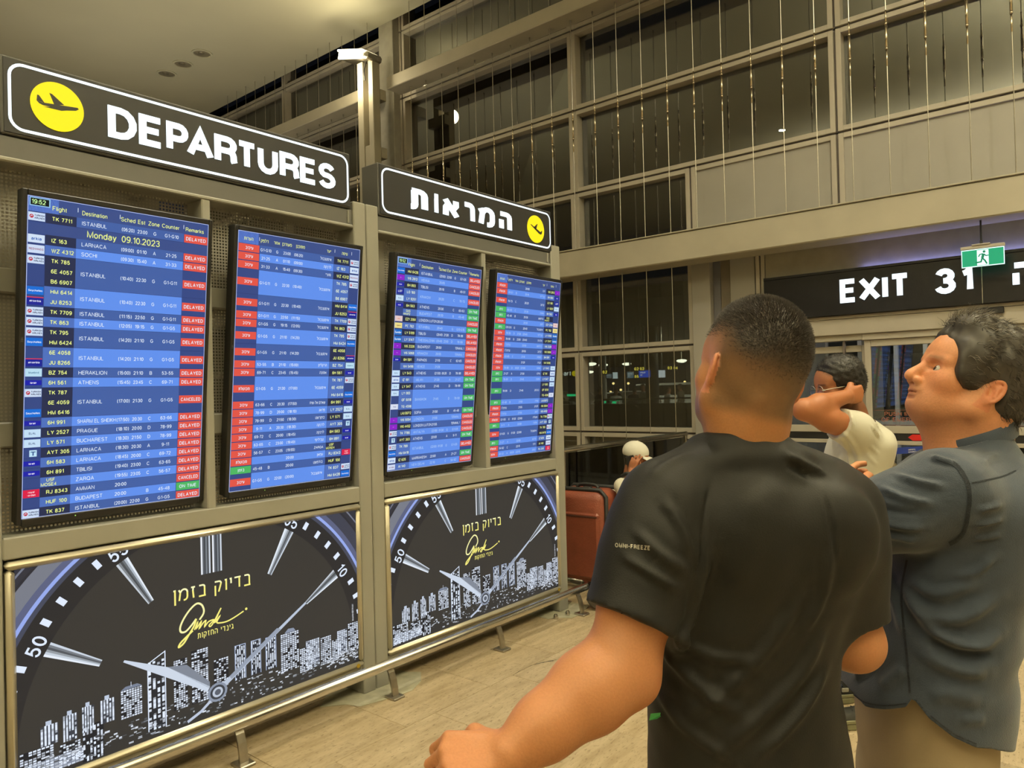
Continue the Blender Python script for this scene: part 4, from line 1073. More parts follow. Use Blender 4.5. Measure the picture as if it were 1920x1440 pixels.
# ---------------------------------------------------------------- advertising light boxes
M_AD = colattr('lightbox_print', emit=1.0, rough=0.3)
def advert(dy, label):
    e = empty('advertising_lightbox', (XB, 1.64 + dy, 0.152), label, 'advertisement', 'watch face advertising light boxes under the monitors')
    y0, y1, z0, z1 = 0.856 + dy, 2.43 + dy, 0.153, 0.988
    fw = 0.030
    M_AF = mat('satin_frame', (0.55, 0.51, 0.40), 0.3, 0.55, 0.04, 4)
    for (nm, pts, d) in (('frame_bar', (y0, y1, z1 - fw, z1), 0), ('frame_bar', (y0, y1, z0, z0 + fw), 0), ('frame_bar', (y0, y0 + fw, z0 + fw, z1 - fw), 1), ('frame_bar', (y1 - fw, y1, z0 + fw, z1 - fw), 1)):
        a, b, c, dd = pts
        MB().box((XB - 0.05, a, c), (XB + 0.018, b, dd), bev=0.013).build(nm, M_AF, e, smooth='auto')
    MB().lathe([(0.011, 0), (0.011, 0.002), (0, 0.002)], (XB + 0.018, y1 - 0.045, z0 + 0.015), ax=(1, 0, 0), n=16).build('badge', mat('brass_badge', (0.6, 0.42, 0.05), 0.35, 0.6), e)
    f = Flat((XB + 0.002, dy, 0), (0, 1, 0), (0, 0, 1))
    L, Rr, B, T = 0.885, 2.401, 0.182, 0.960
    BG = lin((56, 54, 51)); Wt = lin((225, 236, 255)); CX, CZ = 1.629, 0.276
    f.rect(L, B, Rr, T, BG, 0)
    # bezel rings, clipped to the sheet
    def clip(poly):
        for (ax, s_, v) in ((0, 1, L), (0, -1, Rr), (1, 1, B), (1, -1, T)):
            out = []
            for i in range(len(poly)):
                p, q = poly[i], poly[(i + 1) % len(poly)]
                ip, iq = s_ * (p[ax] - v) >= 0, s_ * (q[ax] - v) >= 0
                if ip: out.append(p)
                if ip != iq:
                    t_ = (v - p[ax]) / (q[ax] - p[ax]); out.append((p[0] + t_ * (q[0] - p[0]), p[1] + t_ * (q[1] - p[1])))
            poly = out
            if not poly: return []
        return poly
    def ring(r0, r1, cfun, lay, a0=-10, a1=190, st=2.5):
        a = a0
        while a < a1:
            c = cfun(a)
            if c is not None:
                p = clip([(CX + r_ * cos(R(q)), CZ + r_ * sin(R(q))) for r_, q in ((r0, a), (r1, a), (r1, a + st + 0.05), (r0, a + st + 0.05))])
                if len(p) > 2: f.poly(p, c, lay)
            a += st
    ring(0.745, 0.845, lambda a: lin((44, 43, 44)), 1)
    ring(0.845, 0.862, lambda a: lin((70, 74, 92)), 1)
    ring(0.862, 0.876, lambda a: lin((150, 170, 235)) if (a < 60 or a > 120) else lin((120, 130, 170)), 1)
    ring(0.876, 0.90, lambda a: lin((92, 98, 130)), 1)
    ring(0.90, 0.955, lambda a: lin((120, 124, 136)) if a > 128 else lin((64, 66, 80)), 1)
    ring(0.955, 0.965, lambda a: lin((46, 46, 52)), 1)
    ring(0.965, 1.25, lambda a: lin((78, 80, 90)) if a > 145 else lin((52, 52, 60)), 1)
    ring(0.985, 0.992, lambda a: lin((120, 124, 140)), 2)
    for m_ in range(0, 60):
        a = R(90 - 6 * m_)
        if m_ in (10, 50, 55, 5, 0): continue
        rr0, rr1, hw = (0.782, 0.818, 0.011) if m_ % 5 else (0.768, 0.822, 0.012)
        d_ = np.array([cos(a), sin(a)]); n_ = np.array([-sin(a), cos(a)])
        p = clip([tuple(np.array([CX, CZ]) + d_ * r_ + n_ * s_) for r_, s_ in ((rr0, -hw), (rr1, -hw), (rr1, hw), (rr0, hw))])
        if len(p) > 2 and m_ not in range(17, 44): f.poly(p, Wt, 3)
    for (tx, m_) in (('50', 50), ('55', 55), ('10', 10), ('05', 5)):
        a = R(90 - 6 * m_); rot = a - pi / 2
        q, w_ = text_quads(tx, 0.052, 0.15, 0.14)
        o_ = np.array([CX + 0.758 * cos(a), CZ + 0.758 * sin(a)])
        for p in q:
            pp = clip([(o_[0] + (x_ - w_ / 2) * cos(rot) - z_ * sin(rot), o_[1] + (x_ - w_ / 2) * sin(rot) + z_ * cos(rot)) for x_, z_ in p])
            if len(pp) > 2: f.poly(pp, Wt, 3)
    # baton markers with a metallic sheen printed in strips
    def baton(ang, r0, r1, w0, w1, cols):
        d_ = np.array([cos(R(ang)), sin(R(ang))]); n_ = np.array([-d_[1], d_[0]]); C_ = np.array([CX, CZ]); k_ = len(cols)
        for i in range(k_):
            s0, s1 = -1 + 2 * i / k_, -1 + 2 * (i + 1) / k_
            p = clip([tuple(C_ + d_ * r0 + n_ * w0 * s0), tuple(C_ + d_ * r0 + n_ * w0 * s1), tuple(C_ + d_ * r1 + n_ * w1 * s1), tuple(C_ + d_ * r1 + n_ * w1 * s0)])
            if len(p) > 2: f.poly(p, lin(cols[i]), 3)
    SH = [(205, 215, 228), (120, 126, 134), (84, 88, 94), (150, 158, 166), (200, 210, 222), (232, 240, 250)]
    SH2 = [(232, 240, 250), (176, 186, 198), (104, 110, 116), (74, 78, 82), (128, 134, 140), (200, 208, 218)]
    baton(120.5, 0.53, 0.745, 0.0125, 0.026, SH2); baton(150, 0.535, 0.745, 0.0125, 0.026, SH); baton(59.5, 0.53, 0.745, 0.0115, 0.027, SH); baton(31, 0.54, 0.745, 0.008, 0.026, SH2)
    for (a, b) in ((1.572, 1.615), (1.624, 1.667)):
        for i, c in enumerate([(235, 240, 248), (96, 102, 110), (66, 70, 76), (120, 128, 136), (70, 74, 80), (205, 214, 226)]):
            f.rect(a + (b - a) * i / 6, 0.798, a + (b - a) * (i + 1) / 6, T, lin(c), 3)
    # skyline: blocks with lit windows
    rnd = random.Random(11)
    def block(a, b, c, d, dens=0.5, cols=6, vert=False, body=(34, 35, 40), lay=2):
        f.rect(a, max(c, B + 0.004), b, d, lin(body), lay)
        nx = cols; nz = max(3, int((d - c) / 0.0085))
        for i in range(nx):
            st_ = rnd.random()
            for j in range(nz):
                if rnd.random() < dens + 0.14:
                    g = rnd.choice((255, 255, 235, 190))
                    x0 = a + (b - a) * (i + 0.12) / nx; x1 = a + (b - a) * (i + (0.9 if not vert else 0.7)) / nx
                    zz0 = max(B + 0.004, c) + (d - max(B + 0.004, c)) * (j + 0.1) / nz
                    f.rect(x0, zz0, x1, zz0 + (0.0062 if not vert else 0.0095), lin((int(g * .9), int(g * .94), g)), lay + 1)
    for (a, b, c, d) in ((0.957, 1.016, 0.30, 0.372), (1.031, 1.080, 0.29, 0.385), (1.096, 1.140, 0.30, 0.395), (1.161, 1.214, 0.31, 0.398)):
        block(a, b, c, d, 0.75, 5, True, (60, 64, 74)); w_ = (b - a)
        f.rect(a + w_ * .3, d, a + w_ * .62, d + 0.016, lin((190, 202, 222)), 2)
    block(1.236, 1.318, 0.30, 0.412, 0.72, 8); f.poly([(1.236, 0.412), (1.318, 0.412), (1.30, 0.424), (1.255, 0.424)], lin((120, 130, 150)), 2); f.line([(1.276, 0.42), (1.276, 0.438)], 0.002, Wt, 3)
    block(1.341, 1.413, 0.215, 0.49, 0.42, 4, True, (40, 42, 48)); f.line([(1.341, 0.215), (1.341, 0.487), (1.411, 0.520), (1.411, 0.215)], 0.004, Wt, 5)
    block(1.445, 1.504, 0.262, 0.468, 0.55, 6); block(1.521, 1.596, 0.262, 0.486, 0.5, 6); block(1.62, 1.688, 0.31, 0.42, 0.4, 6)
    for (a, b, c, d) in ((1.719, 1.769, 0.30, 0.452), (1.798, 1.844, 0.30, 0.452), (1.871, 1.923, 0.30, 0.446)):
        block(a, b, c, d, 0.6, 5, True, (44, 48, 58)); f.line([(a, c), (a, d), (b, d), (b, c)], 0.0035, lin((170, 185, 215)), 5)
    block(1.948, 2.047, 0.262, 0.440, 0.72, 8); f.poly([(1.97, 0.44), (2.03, 0.44), (2.02, 0.455), (1.99, 0.458)], lin((140, 150, 170)), 2)
    block(2.05, 2.12, 0.23, 0.345, 0.75, 7); block(2.085, 2.163, 0.235, 0.372, 0.8, 7, False, (90, 96, 110)); block(2.169, 2.232, 0.23, 0.366, 0.7, 6); block(2.236, 2.29, 0.23, 0.335, 0.75, 5); block(2.268, 2.33, 0.25, 0.372, 0.7, 5, False, (80, 86, 100)); block(2.335, Rr - 0.002, 0.25, 0.392, 0.75, 5)
    block(0.890, 1.0, 0.195, 0.30, 0.62, 8); block(0.90, 1.10, 0.20, 0.25, 0.8, 14, False, (130, 138, 155)); block(1.097, 1.172, 0.19, 0.325, 0.5, 6, True); block(1.02, 1.09, 0.215, 0.285, 0.5, 7)
    for k_ in range(300):
        a = rnd.uniform(0.95, 2.39); base = 0.30 - abs(a - 1.63) * 0.06
        z_ = rnd.uniform(0.195, max(0.22, min(0.30, base))); w_ = rnd.uniform(0.004, 0.02); h_ = rnd.uniform(0.002, 0.008)
        g = rnd.choice((90, 140, 200, 235)); f.rect(a, z_, min(a + w_, Rr - 0.002), z_ + h_, lin((int(g * .92), int(g * .95), g)), 4)
    for k_ in range(60):
        a = rnd.uniform(2.2, 2.39); z_ = rnd.uniform(0.20, 0.26); w_ = rnd.uniform(0.006, 0.02); g = rnd.choice((150, 200, 235)); f.rect(a, z_, min(a + w_, Rr - .002), z_ + 0.006, lin((int(g * .92), int(g * .95), g)), 4)
    # hands
    def hand(pts, c, lay): f.poly(pts, lin(c), lay)
    hand([(1.247, 0.523), (1.252, 0.530), (1.42, 0.452), (1.60, 0.315), (1.59, 0.295)], (205, 216, 232), 6)
    hand([(1.42, 0.452), (1.50, 0.438), (1.60, 0.335), (1.60, 0.305)], (128, 136, 150), 6)
    hand([(1.66, 0.285), (1.648, 0.305), (2.086, 0.562), (2.092, 0.553)], (188, 200, 218), 6)
    hand([(1.70, 0.315), (1.69, 0.330), (1.93, 0.478), (1.95, 0.468)], (150, 160, 178), 7)
    f.line([(1.625, 0.268), (1.56, 0.222), (1.50, 0.198)], 0.012, lin((190, 200, 220)), 6)
    for r_, c in ((0.045, (140, 150, 168)), (0.034, (60, 64, 72)), (0.024, (190, 200, 215)), (0.014, (90, 96, 108))):
        f.poly([(CX + 0.005 + r_ * cos(R(a)), CZ + 0.004 + r_ * 0.9 * sin(R(a))) for a in range(0, 360, 20)], lin(c), 7 + int((0.05 - r_) * 100) % 5)
    # lettering
    YL = lin((250, 240, 130))
    q, w_ = text_quads('ןמזב קוידב', 0.052, 0.135, 0.16)
    k_ = 0.357 / w_
    for p in q: f.poly([(1.447 + a * k_, 0.706 + b) for a, b in p], YL if min(b for a, b in p) < 0.026 else lin((250, 248, 190)), 5)
    f.text('תוקזחה ידניג', 1.549, 0.531, 0.023, YL, 5, 0.15, 0.14, fit=0.166)
    sg = [(1.56, 0.61), (1.577, 0.63), (1.58, 0.649), (1.57, 0.672), (1.549, 0.681), (1.521, 0.664), (1.495, 0.635), (1.479, 0.607), (1.476, 0.588), (1.483, 0.577), (1.501, 0.577), (1.524, 0.595), (1.546, 0.618)]
    f.line([tuple(p) for p in crom(sg, 5)], 0.008, lin((250, 246, 175)), 5)
    f.line([tuple(p) for p in crom([(1.546, 0.618), (1.535, 0.59), (1.511, 0.557), (1.49, 0.53), (1.469, 0.519), (1.475, 0.533), (1.50, 0.552), (1.53, 0.572)], 5)], 0.008, YL, 6)
    f.line([tuple(p) for p in crom([(1.537, 0.573), (1.552, 0.603), (1.546, 0.578), (1.568, 0.602), (1.558, 0.574), (1.575, 0.592), (1.588, 0.600), (1.582, 0.576), (1.600, 0.592), (1.624, 0.594), (1.602, 0.576), (1.615, 0.574), (1.658, 0.637)], 4)], 0.006, YL, 6)
    f.line([tuple(p) for p in crom([(1.658, 0.637), (1.628, 0.582), (1.652, 0.604), (1.637, 0.580), (1.655, 0.573), (1.685, 0.572), (1.721, 0.581), (1.764, 0.597)], 5)], 0.006, YL, 6)
    f.poly([(1.777 + 0.006 * cos(R(a)), 0.604 + 0.006 * sin(R(a))) for a in range(0, 360, 30)], YL, 6)
    f.text('BAUMANN BER RIVNAY', 2.372, 0.40, 0.010, lin((225, 230, 240)), 5, 0.14, 0.1, rot=pi / 2, fit=0.085)
    f.build('print', M_AD, e)
    return e
advert(0.0, 'watch face advert light box under the two left monitors, larger in view')
advert(1.742, 'watch face advert light box under the two right monitors, beside the red suitcase')

# ---------------------------------------------------------------- low steel kick rail in front of the board
kr = empty('kick_rail', (-2.9, 2.6, 0), 'low polished steel kick rail on curved brackets in front of the board', 'rail')
RX, RZ = -2.925, 0.165
path = [(RX, -0.6, RZ), (RX, 4.28, RZ)] + [(RX - 0.09 * (1 - cos(R(a))), 4.28 + 0.09 * sin(R(a)), RZ) for a in range(15, 91, 15)] + [(-3.45, 4.37, RZ)]
MB().tube(path, 0.0255, 18).build('tube', M_CHROME, kr, smooth=True)
for y in (-0.04, 0.81, 1.662, 2.505, 3.354, 4.202):
    b = MB()
    arc = [(-2.893, 0.012), (-2.897, 0.05), (-2.907, 0.09), (-2.921, 0.125), (-2.935, 0.145)]
    for i in range(len(arc) - 1):
        (x0, z0), (x1, z1) = arc[i], arc[i + 1]
        b.add([(x0 - .006, y - .019, z0), (x0 + .006, y - .019, z0), (x0 + .006, y + .019, z0), (x0 - .006, y + .019, z0), (x1 - .006, y - .019, z1), (x1 + .006, y - .019, z1), (x1 + .006, y + .019, z1), (x1 - .006, y + .019, z1)],
              [(0, 3, 2, 1), (4, 5, 6, 7), (0, 1, 5, 4), (1, 2, 6, 5), (2, 3, 7, 6), (3, 0, 4, 7)])
    b.build('bracket', M_STEEL, kr)
    MB().box((-2.935, y - 0.036, 0.0), (-2.855, y + 0.036, 0.012), bev=0.003).build('foot_plate', M_STEEL, kr)
MB().box((-3.2, 4.335, 0.0), (-3.12, 4.405, 0.012), bev=0.003).build('foot_plate', M_STEEL, kr)
MB().tube([(-3.16, 4.37, 0.01), (-3.16, 4.37, 0.15)], 0.012, 8).build('bracket', M_STEEL, kr)
# two small steel floor studs by the end of the board
for (px_, y_) in ((-2.985, 4.02), (-2.965, 4.13)):
    tag(MB().lathe([(0.016, 0), (0.016, 0.02), (0.011, 0.032), (0, 0.034)], (px_, y_, 0), n=14).build('floor_stud', M_CHROME, None, 'auto'), 'small steel floor stud at the board end' + (', nearer the rail corner' if y_ > 4.1 else ', farther from the rail corner'), 'floor stud', 'floor studs at the board end')
# concrete mortar patches round the post feet
for (y_, s_) in ((2.52, 1.0), (4.2, 0.9)):
    rnd = random.Random(int(y_ * 10))
    pts = [((0.20 + rnd.uniform(-.03, .03)) * s_ * cos(R(a)), (0.27 + rnd.uniform(-.05, .05)) * s_ * sin(R(a))) for a in range(0, 360, 24)]
    tag(MB().prism(pts, (-3.09, y_, 0.0), (1, 0, 0), (0, 1, 0), (0.0, 0.0022)).build('mortar_patch', mat('mortar', (0.42, 0.40, 0.29), 0.8, 0, 0.14, 20)), 'pale mortar patch round the post foot at the ' + ('middle' if y_ < 3 else 'far end') + ' of the board', 'floor patch', 'mortar patches under the board')
# ================================================================ organic shapes: distance fields meshed with surface nets
from mathutils.bvhtree import BVHTree
def nrm(v):
    v = np.array(v, float); return v / (np.linalg.norm(v) + 1e-12)

class Field:
    def __init__(s, lo, hi, h):
        s.lo = np.array(lo, float); s.h = h
        n = np.ceil((np.array(hi, float) - s.lo) / h).astype(int) + 1
        s.n = n
        s.ax = [(s.lo[i] + h * np.arange(n[i])).astype(np.float32) for i in range(3)]
        s.D = np.full(tuple(n), 9.0, np.float32)
    def _sub(s, lo, hi):
        sl = []
        for i in range(3):
            a = int(np.floor((lo[i] - s.lo[i]) / s.h)); b = int(np.ceil((hi[i] - s.lo[i]) / s.h)) + 1
            a = max(0, min(s.n[i], a)); b = max(0, min(s.n[i], b))
            if b <= a: return None
            sl.append(slice(a, b))
        return tuple(sl)
    def _grid(s, sl):
        return (s.ax[0][sl[0]][:, None, None], s.ax[1][sl[1]][None, :, None], s.ax[2][sl[2]][None, None, :])
    def _mix(s, sl, d, k, op):
        a = s.D[sl]
        if op == 'add':
            if k > 0:
                hh = np.maximum(k - np.abs(a - d), 0) / k
                s.D[sl] = np.minimum(a, d) - hh * hh * k * 0.25
            else: s.D[sl] = np.minimum(a, d)
        else:
            d = -d
            if k > 0:
                hh = np.maximum(k - np.abs(a - d), 0) / k
                s.D[sl] = np.maximum(a, d) + hh * hh * k * 0.25
            else: s.D[sl] = np.maximum(a, d)
    def cone(s, a, b, ra, rb, k=0.02, op='add', flat=None, cut=None):
        """tapered round bar from a to b; flat = (axis, factor) squashes the section along axis"""
        a = np.array(a, float); b = np.array(b, float); m = max(ra, rb) * (max(1.0, 1.0 / flat[1]) if flat and flat[1] < 1 else 1.0) + k + 3 * s.h
        m = max(m, max(ra, rb) + k + 3 * s.h)
        sl = s._sub(np.minimum(a, b) - m, np.maximum(a, b) + m)
        if sl is None: return s
        X, Y, Z = s._grid(sl)
        ab = b - a; L2 = float(ab @ ab) + 1e-12
        px, py, pz = X - a[0], Y - a[1], Z - a[2]
        t = np.clip((px * ab[0] + py * ab[1] + pz * ab[2]) / L2, 0, 1)
        qx, qy, qz = px - ab[0] * t, py - ab[1] * t, pz - ab[2] * t
        if flat is not None:
            fx = nrm(flat[0]); c = (qx * fx[0] + qy * fx[1] + qz * fx[2]) * (1.0 / flat[1] - 1.0)
            qx, qy, qz = qx + fx[0] * c, qy + fx[1] * c, qz + fx[2] * c
        d = np.sqrt(qx * qx + qy * qy + qz * qz) - (ra + (rb - ra) * t)
        if cut is not None:
            c, n_ = np.array(cut[0], float), nrm(cut[1])
            d = np.maximum(d, (X - c[0]) * n_[0] + (Y - c[1]) * n_[1] + (Z - c[2]) * n_[2])
        s._mix(sl, d.astype(np.float32), k, op); return s
    def chain(s, pts, rs, k=0.02, op='add', flat=None, cut=None):
        for i in range(len(pts) - 1): s.cone(pts[i], pts[i + 1], rs[i], rs[i + 1], k, op, flat, cut)
        return s
    def sleeve(s, pts, rs, cut, k=0.03, wall=0.006, deep=0.03):
        """cloth tube cut square at its end, hollow for a little way in"""
        s.chain(pts, rs, k, cut=cut)
        return s
    def ell(s, c, r, A=None, k=0.02, op='add'):
        """ellipsoid; A rows are its axes"""
        c = np.array(c, float); A = np.eye(3) if A is None else np.array(A, float)
        m = max(r) + k + 3 * s.h
        sl = s._sub(c - m, c + m)
        if sl is None: return s
        X, Y, Z = s._grid(sl)
        px, py, pz = X - c[0], Y - c[1], Z - c[2]
        k0 = 0; k1 = 0
        for i in range(3):
            q = px * A[i][0] + py * A[i][1] + pz * A[i][2]
            k0 = k0 + (q / r[i]) ** 2; k1 = k1 + (q / (r[i] * r[i])) ** 2
        k0 = np.sqrt(k0); k1 = np.sqrt(k1) + 1e-9
        d = k0 * (k0 - 1.0) / k1
        s._mix(sl, d.astype(np.float32), k, op); return s
    def loft(s, secs, right, fwd, k=0.02, p=2.3, op='add'):
        """stack of super-elliptic sections: (centre point, half width along right, half depth along fwd), sorted by height"""
        C = np.array([q[0] for q in secs], float); o = np.argsort(C[:, 2]); C = C[o]
        hx = np.array([q[1] for q in secs], float)[o]; hy = np.array([q[2] for q in secs], float)[o]
        m = max(hx.max(), hy.max()) + k + 3 * s.h
        lo = C.min(0) - m; hi = C.max(0) + m; lo[2] = C[0, 2] - k - 3 * s.h - 0.02; hi[2] = C[-1, 2] + k + 3 * s.h + 0.02
        sl = s._sub(lo, hi)
        if sl is None: return s
        X, Y, Z = s._grid(sl)
        z = s.ax[2][sl[2]]
        zt = np.clip(z, C[0, 2], C[-1, 2])
        def ip(v):
            # smooth (monotone-ish cubic) interpolation in height
            zz = C[:, 2]; i = np.clip(np.searchsorted(zz, zt) - 1, 0, len(zz) - 2); t = (zt - zz[i]) / (zz[i + 1] - zz[i])
            g = np.gradient(v, zz); hh = zz[i + 1] - zz[i]
            t2, t3 = t * t, t ** 3
            return ((2 * t3 - 3 * t2 + 1) * v[i] + (t3 - 2 * t2 + t) * hh * g[i] + (-2 * t3 + 3 * t2) * v[i + 1] + (t3 - t2) * hh * g[i + 1])
        cx, cy, wx, wy = ip(C[:, 0]), ip(C[:, 1]), ip(hx), ip(hy)
        dx, dy = X - cx[None, None, :], Y - cy[None, None, :]
        a = np.abs(dx * right[0] + dy * right[1]) / wx[None, None, :]; b = np.abs(dx * fwd[0] + dy * fwd[1]) / wy[None, None, :]
        q = (a ** p + b ** p) ** (1.0 / p)
        mn = np.minimum(wx, wy)[None, None, :]
        d = (q - 1.0) * mn
        over = np.maximum(z - C[-1, 2], C[0, 2] - z)[None, None, :]
        d = np.where(over > 0, np.sqrt(np.maximum(d, 0) ** 2 + np.maximum(over, 0) ** 2) + np.minimum(np.maximum(d, -over), 0) * 0 + np.where(d < 0, 0, 0), d)
        s._mix(sl, d.astype(np.float32), k, op); return s
    def mesh(s):
        D = s.D; S = D < 0
        n = np.array(D.shape) - 1
        cnt = np.zeros(n, np.uint8)
        for i in (0, 1):
            for j in (0, 1):
                for k in (0, 1): cnt += S[i:i + n[0], j:j + n[1], k:k + n[2]]
        act = np.argwhere((cnt > 0) & (cnt < 8))
        I, J, K = act.T
        pos = np.zeros((len(act), 3)); c = np.zeros(len(act))
        for ax in range(3):
            for u in (0, 1):
                for v in (0, 1):
                    o0 = [0, 0, 0]; o0[(ax + 1) % 3] = u; o0[(ax + 2) % 3] = v; o1 = list(o0); o1[ax] = 1
                    d0 = D[I + o0[0], J + o0[1], K + o0[2]]; d1 = D[I + o1[0], J + o1[1], K + o1[2]]
                    m = (d0 < 0) != (d1 < 0)
                    t = np.where(m, d0 / np.where(m, d0 - d1, 1), 0)
                    p = np.zeros((len(act), 3)); p[:, ax] = t; p[:, (ax + 1) % 3] = u; p[:, (ax + 2) % 3] = v
                    pos[m] += p[m]; c[m] += 1
        V = s.lo + (act + pos / c[:, None]) * s.h
        idx = np.full(n, -1, np.int32); idx[I, J, K] = np.arange(len(act))
        Fs = []
        for ax in range(3):
            u, v = (ax + 1) % 3, (ax + 2) % 3
            a = [slice(None)] * 3; b = [slice(None)] * 3; a[ax] = slice(0, D.shape[ax] - 1); b[ax] = slice(1, D.shape[ax])
            for q in (u, v): a[q] = slice(1, D.shape[q] - 1); b[q] = slice(1, D.shape[q] - 1)
            s0, s1 = S[tuple(a)], S[tuple(b)]
            e = np.argwhere(s0 != s1)
            if len(e) == 0: continue
            fl = s0[tuple(e.T)]
            base = e.copy(); base[:, u] += 1; base[:, v] += 1
            def cell(du, dv):
                q = base.copy(); q[:, u] += du; q[:, v] += dv; return idx[tuple(q.T)]
            c00, c10, c11, c01 = cell(-1, -1), cell(0, -1), cell(0, 0), cell(-1, 0)
            quad = np.stack([c00, c10, c11, c01], 1)
            quad[~fl] = quad[~fl][:, ::-1]
            Fs.append(quad)
        Fq = np.concatenate(Fs)
        Fq = Fq[(Fq >= 0).all(1)]
        return V, Fq

def smooth_mesh(V, Fq, it=2, lam=0.5):
    V = V.copy()
    for _ in range(it):
        acc = np.zeros_like(V); c = np.zeros(len(V))
        for a, b in ((0, 1), (1, 2), (2, 3), (3, 0)):
            for p, q in ((a, b), (b, a)):
                np.add.at(acc, Fq[:, p], V[Fq[:, q]]); np.add.at(c, Fq[:, p], 1)
        V += lam * (acc / np.maximum(c, 1)[:, None] - V)
    return V

def vnormals(V, Fq):
    N = np.zeros_like(V)
    fn = np.cross(V[Fq[:, 2]] - V[Fq[:, 0]], V[Fq[:, 3]] - V[Fq[:, 1]])
    for i in range(4): np.add.at(N, Fq[:, i], fn)
    return N / (np.linalg.norm(N, axis=1)[:, None] + 1e-12)

def mesh_obj(name, V, Fq, m, parent=None, cols=None, trims=(), thick=0.0, origin=None):
    """build a smooth mesh object; trims = [(point, normal, mask function or None)] cuts cleanly and drops the side the normal points to"""
    me = bpy.data.meshes.new(name)
    me.from_pydata(V.tolist(), [], Fq.tolist())
    if cols is not None:
        at = me.color_attributes.new('Col', 'FLOAT_COLOR', 'POINT')
        at.data.foreach_set('color', np.concatenate([cols, np.ones((len(cols), 1))], 1).astype(np.float32).ravel())
    if trims:
        bm = bmesh.new(); bm.from_mesh(me)
        for (p, n_, mask) in trims:
            if mask is None: geom = bm.verts[:] + bm.edges[:] + bm.faces[:]
            else:
                vs_ = set(v for v in bm.verts if mask(v.co))
                fs_ = [f for f in bm.faces if all(v in vs_ for v in f.verts)]
                es_ = set(e for f in fs_ for e in f.edges); vv = set(v for f in fs_ for v in f.verts)
                geom = list(vv) + list(es_) + fs_
            bmesh.ops.bisect_plane(bm, geom=geom, dist=1e-5, plane_co=Vector(p), plane_no=Vector(n_), clear_outer=True)
        bm.to_mesh(me); bm.free()
    me.materials.append(m)
    me.polygons.foreach_set('use_smooth', [True] * len(me.polygons))
    me.update()
    o = bpy.data.objects.new(name, me)
    COL.objects.link(o)
    if parent is not None:
        o.parent = parent; o.matrix_parent_inverse = parent.matrix_basis.inverted()
    if thick:
        md = o.modifiers.new('thickness', 'SOLIDIFY'); md.thickness = thick; md.offset = -1.0
    return o

def join_vf(parts):
    V = []; Fq = []; C = []; o = 0
    for v, f, c in parts: V.append(v); Fq.append(f + o); C.append(c); o += len(v)
    return np.concatenate(V), np.concatenate(Fq), np.concatenate(C)

def folds(V, N, lines):
    """cloth folds: ridges and furrows along 3D polylines: (points, width, height)"""
    out = V.copy()
    for pts, w, amp in lines:
        P = np.array(pts, float)
        best = np.full(len(V), 9.0); tt = np.zeros(len(V))
        for i in range(len(P) - 1):
            ab = P[i + 1] - P[i]; L = ab @ ab
            t = np.clip(((V - P[i]) @ ab) / L, 0, 1)
            d = np.linalg.norm(V - P[i] - t[:, None] * ab, axis=1)
            m = d < best; best[m] = d[m]; tt[m] = ((i + t) / (len(P) - 1))[m]
        x = best / w
        prof = np.where(x < 3, (1 - 1.4 * x * x) * np.exp(-x * x), 0)
        taper = np.clip(np.minimum(tt, 1 - tt) * 5, 0.15, 1)
        out += N * (amp * prof * taper)[:, None]
    return out

def vnoise(P, sc, seed=0):
    """cheap smooth noise"""
    r = np.random.RandomState(seed); o = np.zeros(len(P))
    for k in range(5):
        d = nrm(r.randn(3)) * sc * r.uniform(0.6, 1.6); o += np.sin(P @ d + r.uniform(0, 6.28))
    return o / 5.0

def caster(V, Fq):
    bv = BVHTree.FromPolygons([tuple(v) for v in V], [tuple(f) for f in Fq.tolist()])
    def on(px, py):
        d = nrm(W(px, py, 1.0) - CAM); h = bv.ray_cast(Vector(CAM + d * 0.4), Vector(d))
        return None if h[0] is None else np.array(h[0])
    return on
def px_folds(V, Fq, N, lines):
    """folds whose lines lie on the cloth where the photo shows them"""
    on = caster(V, Fq); out = []
    for pts, w, amp in lines:
        C_ = [on(*q) for q in crom(pts, 3)]; C_ = [q for q in C_ if q is not None]
        if len(C_) > 2: out.append((C_, w, amp))
    return folds(V, N, out)

# ---------------------------------------------------------------- head, hand, ear
def frame(fwd, up_hint=(0, 0, 1), roll=0.0):
    f = nrm(fwd); r = nrm(np.cross(f, up_hint)); u = np.cross(r, f)
    r2 = r * cos(roll) - u * sin(roll); u2 = u * cos(roll) + r * sin(roll)
    return np.array([r2, f, u2])           # rows: right, forward, up

